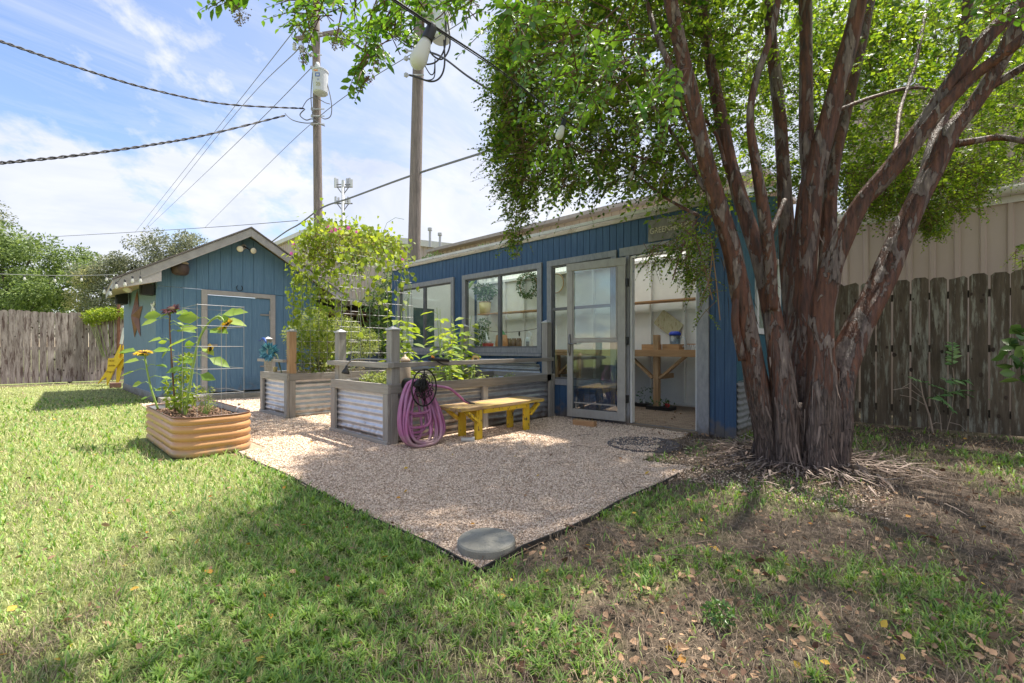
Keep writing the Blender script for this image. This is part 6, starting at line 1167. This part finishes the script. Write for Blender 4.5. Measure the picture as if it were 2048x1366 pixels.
mb = MB()
for (x_, y_, t_, n_, r, h) in ((480, 15, 1.8, 120, .05, .07), (607, 85, 1.9, 110, .045, .09), (612, 60, 1.9, 60, .04, .05), (684, 60, 1.9, 80, .04, .08), (668, 70, 1.9, 60, .03, .06), (722, 145, 1.95, 110, .03, .09), (735, 150, 1.95, 60, .035, .03), (757, 110, 2.0, 60, .035, .07), (790, 50, 2.0, 60, .04, .06), (905, 15, 2.1, 60, .035, .08), (952, 0, 2.2, 30, .04, .04)): panicle(mb, P(x_, y_, t_), n_, r, h)
for (x_, y_, t_, n_, r, h) in ((1000, 345, 4.4, 130, .10, .18), (1035, 490, 4.4, 110, .10, .14), (1140, 450, 4.4, 70, .13, .10), (1000, 90, 4.5, 70, .12, .1), (1060, 140, 4.2, 90, .15, .1), (1100, 110, 4, 90, .15, .1), (990, 215, 4.5, 60, .08, .12), (1015, 400, 4.4, 60, .1, .12)): panicle(mb, P(x_, y_, t_), n_, r, h)
mb.build('seed_panicles', M['panicle'], mt)
mb = MB()
for i in range(26):
    c = P(random.uniform(715, 750), random.uniform(110, 178), 1.95); mb.add([c + RN.normal(0, .004, 3) for _ in range(4)], [(0, 1, 2), (0, 2, 3)])
mb.build('blossom', M['pink'], mt)
V, F = merge(TW); build('fine_twigs', V, F, M['stemd'], mt)
TW.clear()
# hanging sprig and twigs in front of the doorway
mb = MB()
for (a, b_2, c2, t_) in (((1390, 470), (1410, 540), (1425, 600), 3.75), ((1400, 430), (1370, 480), (1345, 560), 3.8), ((1420, 470), (1432, 560), (1440, 640), 3.7), ((1425, 500), (1418, 560), (1405, 590), 3.7)): mb.tube(catmull([P(*a, t_), P(*b_2, t_), P(*c2, t_)], 5), .005, 5)
mb.build('twigs', M['stemd'], mt)
# ------------------------------------------------------------------ small plants on the right
base = onZ(1866, 868); q = thing('ailanthus_sapling', 'thin-stemmed sapling with feather leaves before the right fence', 'sapling', base); tb_ = depth(base[0], base[1]); mb = MB()
mb.tube([base, P(1858, 830, tb_), P(1845, 790, tb_), P(1840, 755, tb_)], [.012, .010, .007, .003], 6)
for pts in (((1850, 810), (1825, 795), (1800, 790)), ((1845, 795), (1815, 775), (1785, 780)), ((1842, 785), (1822, 765), (1805, 775)), ((1862, 850), (1872, 845), (1884, 848)), ((1884, 870), (1880, 830), (1868, 800)), ((1892, 868), (1902, 830), (1910, 770), (1905, 735)), ((1900, 845), (1920, 850), (1936, 865))): mb.tube([P(*p_, tb_) for p_ in pts], .0035, 4)
mb.build('stem', mat('pale_stem', (.30, .22, .17), (.4, .32, .26), rough=.8), q)
org = np.array([P(1805, 750, tb_), P(1880, 762, tb_), P(1868, 785, tb_), P(1880, 783, tb_), P(1848, 800, tb_), P(1905, 735, tb_)]); dr = np.array([RT * 1 + np.array([0, 0, -.25]), RT * 1 + np.array([0, 0, .1]), RT * 1 + np.array([0, 0, -.8]), RT * 1 + np.array([0, 0, -.05]), RT * .3 + np.array([0, 0, .1]), np.array([0, 0, .5])])
V, F = sprays(org, dr, 24, .46, .085, .42, TLEAF, .1); build('foliage', V, F, mat('sapling_leaf', (.12, .26, .08), (.30, .46, .18), island=1.0, rough=.5, trans=.3), q)
foliage_thing('edge_plant', 'dark green lobed leaves reaching in at the right edge', 'plant', [tuple(P(2046, 700, 4.2)), tuple(P(2052, 745, 4.2)), tuple(P(2060, 670, 4.2))], [.14, .12, .14], 60, .12, LEAF['bush'], base=(onZ(2090, 900)[0], onZ(2090, 900)[1], 0), tpl=TLEAF, wid=.8)
foliage_thing('fence_weed', 'small green weed growing by the foot of the tree', 'weed', [tuple(P(1395, 905, 4.2))], [.10], 110, .05, LEAF['bush'], base=tuple(onZ(1395, 915)), wid=.2)
foliage_thing('clover_weed', 'blue-green leafy weed clump in the foreground grass', 'weed', [tuple(onZ(1438, 1228, .04))], [.05], 260, .018, LEAF['bush'], base=tuple(onZ(1438, 1235)), wid=.6)
# ------------------------------------------------------------------ background trees
def far_tree(label, bx, by, cs, rs, n, size, m_, trunk_r, extra=None):
    q = thing('tree', label, 'tree', (bx, by, 0), 'trees beyond the left fence'); mb = MB(); zc = min(c[2] for c in cs)
    mb.tube(catmull([(bx, by, 0), (bx + .2, by, zc * .5), (bx, by + .1, zc)], 4), [trunk_r * (1 - .05 * i) for i in range(9)], 8)
    for c in cs: mb.tube(catmull([(bx, by, zc * .7), ((bx + c[0]) / 2, (by + c[1]) / 2, (zc + c[2]) / 2 + .2), c], 4), [trunk_r * .35 * (1 - .09 * i) for i in range(9)], 5)
    mb.build('trunk', M['rail'], q); c2, r2 = [], []
    for c, r in zip(cs, rs):
        for k_ in range(9): d = rnd_dir(1)[0]; c2.append(np.array(c) + d * r * .72 * np.array([1, 1, .8])); r2.append(r * random.uniform(.28, .5))
    V, F = cloud(c2, r2, n, size, .5, TSM, .75, .2); build('crown', V, F, m_, q)
    if extra: V, F = cloud(extra[0], extra[1], extra[2], size * .8, .5, TSM, .7, .2); build('blossom', V, F, extra[3], q)
    return q
def pc(x, y, t): return tuple(P(x, y, t))
tA = 19.5
b_ = P(15, 697, tA); far_tree('broad green tree at the far left behind the fence', b_[0], b_[1], [pc(60, 520, tA), pc(120, 560, tA), pc(20, 570, tA), pc(90, 600, tA - .5), pc(165, 590, tA + .5), pc(150, 530, tA + 1), pc(-40, 520, tA), pc(190, 560, tA), pc(30, 620, tA), pc(-60, 600, tA), pc(110, 630, tA), pc(60, 570, tA + 1), pc(0, 500, tA)], [1.5, 1.4, 1.5, 1.3, 1.2, 1.0, 1.6, 1.1, 1.2, 1.5, 1.2, 1.4, 1.5], 30000, .13, LEAF['farA'], .28)
b_ = P(-70, 697, 24); far_tree('tall pale feathery tree at the left edge behind', b_[0], b_[1], [pc(-10, 470, 24), pc(30, 500, 24), pc(-60, 440, 24)], [1.6, 1.3, 2], 5000, .12, LEAF['farB'], .3)
tB = 18.5
b_ = P(300, 697, tB); far_tree('olive-grey flowering shrub tree behind the shed roof', b_[0], b_[1], [pc(230, 570, tB), pc(290, 520, tB), pc(350, 500, tB + 1), pc(400, 500, tB + 1.5), pc(260, 530, tB), pc(200, 600, tB - .4), pc(310, 560, tB), pc(430, 520, tB + 1), pc(170, 560, tB), pc(240, 610, tB), pc(190, 640, tB), pc(250, 560, tB)], [1.2, 1.25, 1.2, 1.1, 1.0, .9, 1.3, .8, .8, 1.0, .8, 1.2], 24000, .10, LEAF['farB'], .16, ([pc(170, 560, tB - .5), pc(160, 590, tB - .5), pc(185, 545, tB - .5), pc(150, 610, tB - .5)], [.5, .5, .4, .4], 1500, LEAF['farY']))
foliage_thing('evergreen_bush', 'dark glossy evergreen bush at the left end of the greenhouse', 'bush', [(5.6, 9.35, 1.3), (5.65, 9.4, 2.0), (6.2, 9.4, 2.7), (7.2, 9.3, 3.0), (7.9, 9.0, 3.05), (5.6, 9.4, .6), (5.8, 9.5, 1.6), (7.9, 8.2, 3.2), (5.9, 9.5, 2.4)], [.5, .45, .5, .55, .55, .5, .45, .5, .4], 12000, .06, LEAF['bush'], base=(6.0, 9.45, 0), stemr=.04)
foliage_thing('roof_hedge', 'pale green hedge top showing above the greenhouse roof', 'hedge', [(8.6, 7.6, 3.3), (8.8, 6.8, 3.35), (8.8, 6.0, 3.35), (8.8, 5.3, 3.3)], [.4, .35, .35, .3], 2600, .06, LEAF['farA'], base=(8.9, 6.6, 0), stemr=.04)
# lumber lean-to behind the arch
ll = thing('lumber_shelter', 'dark open lumber shelter with a pale tin roof behind the arch', 'shelter', P(670, 697, 11.5))
c0 = P(670, 697, 11.5); A_ = np.array([4.6, 0, 0]); lx0, lx1, ly0, ly1 = 5.0, 7.2, 10.2, 12.6
for xx in (lx0, 6.1, lx1): MB().box(xx - .05, xx + .05, ly0, ly0 + .09, 0, 2.05).build('post', M['bedwoodZ'], ll); MB().box(xx - .05, xx + .05, ly1, ly1 + .09, 0, 2.3).build('post', M['bedwoodZ'], ll)
MB().prism([(lx0 - .5, ly0 - .3, 2.12), (lx0 - .5, ly0 - .3, 2.16), (lx0 - .5, ly1 + .3, 2.46), (lx0 - .5, ly1 + .3, 2.42)], (2.9, 0, 0)).build('roof', M['tanw'], ll)
MB().box(lx0 - .4, lx1 + .2, ly1 + .1, ly1 + .13, 0, 2.3).build('back_wall', M['rail'], ll)
for k_ in range(5):
    z = .35 + .36 * k_; mb = MB()
    mb.box(lx0 - .05, lx1, ly0 + .1, ly1, z, z + .04)
    for j in range(6): mb.box(lx0 - .2 + random.uniform(-.1, .1), lx1 - random.uniform(0, .4), ly0 + .15 + j * .3, ly0 + .35 + j * .3, z + .045, z + .09 + random.uniform(0, .08))
    mb.build('lumber_tier', mat('lumber_brown', (.13, .075, .05), (.28, .18, .12), 3, HX, .85, island=.3), ll)
mb = MB().box(lx0 - .45, lx0 - .2, 8.6, 8.7, 0, 1.15); tag(MB().box(4.6, 5.25, 8.9, 9.3, 0, 1.0).build('storage_bin', mat('dark_blue_bin', (.03, .05, .08), rough=.6), bevel=.02), 'dark storage bin behind the rear raised bed', 'bin')
# ------------------------------------------------------------------ tan metal buildings
def ribbed(mb, o, u_, L_, z0, ztop, n_, pitch=.3, rib=.04, hgt_=.035):
    o, u_, n_ = Vector(o), Vector(u_), Vector(n_); s = 0; pts = []
    while s < L_:
        for a, h in ((0, 0), (pitch - 2.2 * rib, 0), (pitch - 1.7 * rib, hgt_), (pitch - .5 * rib, hgt_)):
            if s + a <= L_: pts.append((s + a, h))
        s += pitch
    pts.append((L_, 0)); vs = []
    for a, h in pts: p = o + u_ * a + n_ * h; vs += [p + Vector((0, 0, z0)), p + Vector((0, 0, ztop(a)))]
    mb.add(vs, [(2 * i, 2 * i + 2, 2 * i + 3, 2 * i + 1) for i in range(len(pts) - 1)])
wr_ = thing('warehouse', 'long tan ribbed-metal warehouse beyond the right fence', 'warehouse', (11, -5, 0))
WXr = 10.6; zg = onX(1984, 392, WXr)[2]
mb = MB(); ribbed(mb, (WXr, -14, 0), (0, 1, 0), 24, 0, lambda a: zg, (-1, 0, 0)); mb.build('wall', M['tan'], wr_)
MB().tube([(WXr - .12, -14, zg + .02), (WXr - .12, 10, zg + .02)], .085, 10).build('gutter', M['tanw'], wr_, smooth=True)
mb = MB(); mb.prism([(WXr, -14, zg + .02), (WXr + 2.5, -14, zg + .35), (WXr + 2.5, -14, zg + .40), (WXr, -14, zg + .07)], (0, 24, 0)); mb.build('roof', M['tanw'], wr_)
mb = MB(); ribbed(mb, (WXr + 2.4, -14, 0), (0, 1, 0), 15.5, zg + .3, lambda a: zg + 3.2, (-1, 0, 0)); mb.build('upper_wall', M['tan'], wr_)
MB().box(WXr + .2, 16, 9.9, 10, 0, zg).build('end_wall', M['tan'], wr_)
MB().box(WXr - .05, WXr + .05, -14, 10, zg - .16, zg - .04).build('eave_trim', M['tanw'], wr_)
# second, farther building between the poles
f2 = thing('metal_building', 'far tan metal building with a low gable behind the arch', 'building', P(700, 697, 24)); XB = 17.0
A0 = onX(525, 500, XB); A1 = onX(628, 456, XB); A2 = onX(760, 474, XB); A3 = onX(1010, 503, XB); roofp = [(A0[1], A0[2]), (A1[1], A1[2]), (A2[1], A2[2]), (A3[1], A3[2])]; yl = A0[1] - A3[1]
ysr = [p_[0] for p_ in roofp][::-1]; zsr = [p_[1] for p_ in roofp][::-1]
mb = MB(); ribbed(mb, (XB, A3[1], 0), (0, 1, 0), yl, 0, lambda a: float(np.interp(A3[1] + a, ysr, zsr)) - .05, (-1, 0, 0), .45, .06); mb.build('wall', M['tan'], f2)
for i in range(3): a, b = roofp[i], roofp[i + 1]; MB().prism([(XB - .3, a[0], a[1] - .28), (XB - .3, b[0], b[1] - .28), (XB - .3, b[0], b[1] + .03), (XB - .3, a[0], a[1] + .03)], (.25, 0, 0)).build('roof_trim', M['tanw'], f2); MB().prism([(XB - .3, a[0], a[1] + .031), (XB - .3, b[0], b[1] + .031), (XB - .3, b[0], b[1] + .1), (XB - .3, a[0], a[1] + .1)], (9, 0, 0)).build('roof', M['tanw'], f2)
# the taller eave seen just over the greenhouse roof
f3 = thing('annex_building', 'tan metal annex with a long pale eave above the greenhouse roof', 'building', (12, 8, 0)); XC = 12.5; C0 = onX(868, 500, XC); C1 = onX(1080, 452, XC)
mb = MB(); ribbed(mb, (XC, 3.0, 0), (0, 1, 0), C0[1] - 3.0, 0, lambda a: C1[2] - .1, (-1, 0, 0)); mb.build('wall', M['tan'], f3); MB().box(XC - .35, XC + 3, 3.0, C0[1] + .1, C1[2] - .1, C1[2] + .02).build('eave', mat('annex_trim', (.30, .26, .235), (.38, .33, .30), rough=.6), f3)
for i, (x_, y0_, y1_, lab) in enumerate(((860, 456, 480, 'taller grey vent pipe on the far building roof'), (880, 466, 482, 'shorter grey vent pipe on the far building roof'))):
    b_ = P(x_, y1_ + 14, 26); h_ = P(x_, y0_, 26)[2] - b_[2]; tag(MB().lathe([(.07, 0), (.07, h_ - .15), (.13, h_ - .15), (.13, h_)], b_, n=12).build('vent_pipe', M['poleg'], smooth=False), lab, 'vent pipe', 'roof vent pipes')
# ------------------------------------------------------------------ utility poles
def pole(label, x, y, tt, top_z, lean, r):
    b_ = np.array([*P(x, 697, tt)[:2], 0]); q = thing('utility_pole', label, 'utility pole', b_, 'wooden utility poles behind the yard'); e = b_ + RT * lean + np.array([0, 0, top_z])
    MB().tube([b_ + (e - b_) * k_ / 8 for k_ in range(9)], [r * (1 - .035 * k_) for k_ in range(9)], 14).build('shaft', M['pole'], q, smooth=True); return q, b_, e
P1, P1b, P1e = pole('farther wooden utility pole carrying a grey transformer, on the left', 640, 0, 15.5, 13.2, -.15, .165)
P2, P2b, P2e = pole('nearer wooden utility pole with looping black cables, on the right', 822, 0, 11.5, 12, .27, .17)
def at1(x, y): return P(x, y, 15.2)
c = P(641, 188, 15.2); q = MB().lathe([(.20, 0), (.235, .03), (.24, .70), (.26, .71), (.26, .76), (.20, .80), (.05, .84)], (c[0], c[1], c[2]), n=20).build('transformer', M['transf'], P1, smooth=False)
MB().lathe([(.07, 0), (.09, .05), (.07, .10), (.05, .18), (.01, .2)], (c[0] - .1, c[1], c[2] + .82), n=12).build('bushing', M['transf'], q, smooth=True)
for s_, dz, cc_, sz_ in (('25', .20, (.35, .32, .12), .16), ('CPS', .36, (.05, .15, .45), .10)): text(s_ if s_ == '25' else 'a', sz_ if s_ == '25' else .10, np.array([c[0], c[1], c[2] + dz]) - FW * .245 + RT * .02, RC, mat('tf_' + s_, cc_, rough=.6), q)
mb = MB(); pz = np.array([c[0], c[1], c[2] + .50]) - FW * .243; 
for (a, b, w2, h2) in ((0, .06, .14, .02), (0, -.04, .14, .02), (-.06, .01, .02, .09), (.06, .01, .02, .09)): mb.bar(pz + RT * (a - w2 / 2) + np.array([0, 0, b]), pz + RT * (a + w2 / 2) + np.array([0, 0, b]), .006, h2)
mb.build('blue_emblem', mat('emblem_blue', (.03, .12, .45), rough=.5), q); MB().bar(pz + RT * -.12 + np.array([0, 0, .15]), pz + RT * .01 + np.array([0, 0, .15]), .006, .04).build('orange_mark', mat('emblem_orange', (.75, .30, .08), rough=.5), q)
def clamp(parent, px_, y, tt, w_=.3): a = P(px_ - w_ * FPX / tt / 2, y, tt - .2); b = P(px_ + w_ * FPX / tt / 2, y, tt - .2); mb = MB().tube([a, b], .018, 6); mb.box(a[0] - .04, a[0] + .04, a[1] - .04, a[1] + .04, a[2] - .04, a[2] + .04); mb.build('clamp', M['poleg'], parent)
for y_ in (218, 232, 248): clamp(P1, 637, y_, 15.5, .42)
for y_ in (75, 102, 117, 150): clamp(P2, 830, y_, 11.5, .45)
for y_ in (70, 105, 150, 175): clamp(P1, 634, y_ - 40 if y_ > 80 else y_, 15.5, .35)
def loops(parent, pts, tt, r, m_): MB().tube(catmull([P(a, b, tt) for a, b in pts], 6), r, 6).build('jumper_wire', m_, parent, smooth=True)
loops(P1, [(610, 218), (600, 230), (612, 240), (625, 238), (640, 248), (650, 252)], 15.2, .018, M['cableg']); loops(P1, [(625, 145), (622, 190), (624, 220), (628, 245)], 15.2, .015, M['cableg']); loops(P1, [(650, 150), (662, 200), (662, 230), (650, 238), (640, 232)], 15.2, .016, M['cableg']); loops(P1, [(605, 215), (615, 200), (630, 195), (650, 205), (660, 208)], 15.2, .013, M['cableg']); loops(P1, [(570, 227), (585, 240), (610, 246), (630, 245)], 15.2, .015, M['cableg'])
loops(P2, [(888, 10), (892, 60), (888, 100), (870, 125), (840, 128), (818, 118)], 11.2, .02, M['cable']); loops(P2, [(895, 40), (900, 90), (885, 118), (865, 110), (858, 90), (870, 75)], 11.2, .02, M['cable']); loops(P2, [(888, 80), (889, 130), (880, 155), (862, 163), (835, 155), (818, 150)], 11.2, .022, M['cable']); loops(P2, [(848, 128), (860, 148), (868, 145), (870, 118)], 11.2, .014, M['cable']); loops(P2, [(826, 150), (850, 160), (868, 155), (870, 125)], 11.2, .014, M['cable'])
for (x_, y_) in ((865, 0), (882, 40)): b_ = P(x_, y_ + 42, 11.4); MB().lathe([(.20, 0), (.24, .03), (.24, .85), (.26, .86), (.26, .9), (.1, .95)], b_, n=18).build('transformer', M['transf'], P2)
P1e = P1e; q = MB().bar(P(590, 78, 15.3), P(684, 62, 15.7), .09, .11).build('crossarm', M['pole'], P1)
for (a, b) in ((597, 48), (589, 92), (603, 96)): MB().lathe([(.02, -.15), (.07, -.12), (.04, -.08), (.07, -.04), (.04, 0), (.07, .04), (.03, .1)], P(a, b, 15.3), n=10).build('insulator', M['transf'], P1)
def wire(label, pts, r, m_, sag=0, grp='overhead utility lines'):
    tag(MB().tube(catmull([P(*p) for p in pts], 8), r, 6).build('power_line', m_, smooth=True), label, 'cable', grp)
def twist(label, pts, r, m_):
    cp = catmull([P(*p) for p in pts], 26); mb = MB()
    for ph in (0, math.pi): mb.tube([p + np.array([0, 0, 1.0]) * (r * math.sin(i * .9 + ph)) + RT * 0 + FW * (r * math.cos(i * .9 + ph)) for i, p in enumerate(cp)], r * .9, 5)
    tag(mb.build('power_line', m_, smooth=True), label, 'cable', 'overhead utility lines')
twist('twisted black service cable crossing the upper left sky', [(-1100, -330, 4.6), (-500, -95, 6), (-60, 62, 7.6), (0, 82, 8), (150, 133, 9.5), (300, 178, 11), (450, 208, 13), (608, 217, 15.2)], .016, M['cable'])
twist('lower twisted service cable reaching in from the left edge', [(-1100, 300, 4.8), (-500, 332, 6.3), (-60, 330, 8), (0, 326, 8.4), (150, 311, 9.5), (300, 290, 11), (420, 268, 12.5), (570, 231, 15.2)], .018, M['cable'])
wire('thin line rising steeply to the crossarm, leftmost of the pair', [(270, 465, 60), (440, 250, 30), (597, 50, 15.3)], .016, M['cableg']); wire('thin line rising steeply to the crossarm, right of the pair', [(285, 463, 60), (450, 253, 30), (603, 92, 15.3)], .016, M['cableg'])
wire('thin line crossing behind the farther pole towards the right pole', [(265, 484, 70), (370, 385, 40), (500, 260, 22), (628, 130, 15.5)], .014, M['cableg']); wire('thin line running from the shed roof up past both poles', [(410, 455, 40), (530, 335, 24), (625, 245, 15.5), (720, 172, 13.4), (826, 106, 11.6), (960, 20, 10)], .011, M['cableg'])
wire('heavy grey communications cable between the poles above the arch', [(400, 600, 30), (538, 488, 20), (600, 447, 17), (645, 415, 15.3), (700, 396, 14), (820, 352, 11.7), (1010, 290, 9.8), (1200, 215, 8.6)], .026, M['cableg'])
wire('thin line low over the trees left of the poles', [(-60, 478, 26), (90, 474, 24), (400, 456, 20), (596, 441, 15.5)], .012, M['cableg'])
wire('black cable from the right pole running into the tree', [(788, 68, 12), (830, 96, 11.5), (880, 112, 10.5), (935, 152, 9.6), (1000, 195, 8.8), (1100, 280, 8)], .024, M['cable']); wire('second thin black cable reaching the right pole from the branch', [(780, 60, 12), (805, 80, 11.8), (828, 86, 11.4)], .018, M['cable'])
# cell tower
cb = P(686, 697, 75); ct = thing('cell_tower', 'distant grey cell tower with clustered panel antennas', 'cell tower', (cb[0], cb[1], 0)); zt = P(686, 362, 75)[2]; MB().tube([(cb[0], cb[1], 0), (cb[0], cb[1], zt)], [.36, .26], 12).build('mast', M['poleg'], ct, smooth=True)
for (xs_, y0_, y1_, w_) in (([670.5, 674.5, 686, 694, 703.5, 699], 356, 375, 4.2), ([671, 677, 691, 696, 699], 393, 408, 3.2)):
    for i, xx in enumerate(xs_):
        a = P(xx, y1_ - (i % 3), 74.5 + (i % 2) * 1.2); b = P(xx, y0_ + (i * 37 % 5), 74.5 + (i % 2) * 1.2); MB().bar(a, b, w_ / FPX * 75, .25).build('antenna', M['poleg'] if i % 2 else M['transf'], ct)
    a = P(669, y1_ - 1, 75); b = P(705, y1_ - 1, 75); mb = MB().tube([a, b], .12, 6); mb.tube([P(671, y1_ - 6, 75.2), P(701, y1_ - 6, 75.2)], .1, 6); mb.tube([P(675, y1_, 75), P(684, y1_ + 12, 75)], .08, 5); mb.tube([P(697, y1_, 75), P(688, y1_ + 12, 75)], .08, 5); mb.build('platform', M['cableg'], ct)
# ------------------------------------------------------------------ string lights
def bulb_at(q, p, s_=1.0, tilt=(0, 0, -1)):
    d = Vector(tilt).normalized(); so_ = MB().lathe([(.008 * s_, -.002), (.014 * s_, .004), (.0155 * s_, .042 * s_), (.016 * s_, .045 * s_)], p, d, 14).build('socket', M['black'], q, smooth=True)
    c = Vector(p) + d * .045 * s_; MB().lathe([(.013 * s_, 0), (.0165 * s_, .012 * s_), (.0225 * s_, .045 * s_), (.0235 * s_, .058 * s_), (.020 * s_, .072 * s_), (.011 * s_, .081 * s_), (.001, .084 * s_)], c, d, 18).build('bulb', M['bulb'], so_, smooth=True)
q = thing('string_lights', 'black cable of frosted bulbs hung overhead from the tree to the greenhouse', 'string lights', P(868, 52, 1.25)); lp = [(700, -60, .95), (790, 0, 1.05), (868, 52, 1.25), (1000, 140, 1.8), (1128, 238, 2.7), (1266, 333, 4.1), (1362, 388, 5.2), (1420, 405, 5.6)]
MB().tube(catmull([P(*p) for p in lp], 8), .0028, 6).build('cord', M['cable'], q, smooth=True); MB().tube(catmull([P(a, b + (4 if 0 < i < 4 else 1), c) for i, (a, b, c) in enumerate(lp)], 8), .0018, 6).build('support_wire', M['cable'], q, smooth=True)
for p, tl in ((P(866, 50, 1.24), -RT * .42 + np.array([0, 0, -1])), (P(1130, 238, 2.7), -RT * .35 + np.array([0, 0, -1])), (P(1267, 333, 4.1), -RT * .25 + np.array([0, 0, -1])), (P(1362, 386, 5.2), np.array([0, 0, -1.]))): bulb_at(q, p, 1.0, tl)
q = thing('string_lights', 'white cord of bulbs strung along the left fence line to the shed', 'string lights', P(0, 548, 16)); lp = [(-80, 545, 15), (0, 548, 15.2), (100, 551, 15.6), (170, 551, 16), (236, 549, 16.2)]
MB().tube(catmull([P(*p) for p in lp], 6), .012, 5).build('cord', M['wire'], q)
for x_, y_ in ((49, 550), (110, 554), (163, 552), (213, 551)): bulb_at(q, P(x_, y_, 15.9), 1.5)
q = thing('string_lights', 'short zigzag of bulbs hanging under the shed eave', 'string lights', P(245, 560, 7.4)); zz_ = [(207, 574), (222, 576), (213, 560), (235, 568), (250, 556), (262, 552), (280, 534), (281, 550)]; te = 7.75
MB().tube([P(207, 560, te - .1), P(214, 556, te), P(222, 556, te), P(235, 564, te), P(245, 552, te), (P(262, 540, te)), P(281, 534, te), P(281, 550, te)], .003, 5).build('cord', M['cable'], q)
for x_, y_ in ((209, 574), (221, 577), (233, 563), (250, 559), (265, 552), (281, 552)): bulb_at(q, P(x_, y_, te - .05), .95)
fl2 = P(258, 577, 8.3); q = thing('flood_light', 'round pale flood lamp tucked beneath the shed side eave', 'lamp', fl2); MB().lathe([(.03, 0), (.07, .05), (.075, .07)], fl2 + np.array([0, 0, .02]), (-.3, -.5, -.5), 16).build('lamp_head', M['soffit'], q, smooth=True); MB().lathe([(.07, 0), (.05, .02), (.01, .03)], Vector(fl2 + np.array([0, 0, .02])) + Vector((-.3, -.5, -.5)).normalized() * .07, (-.3, -.5, -.5), 16).build('lens', M['bulb'], q, smooth=True)
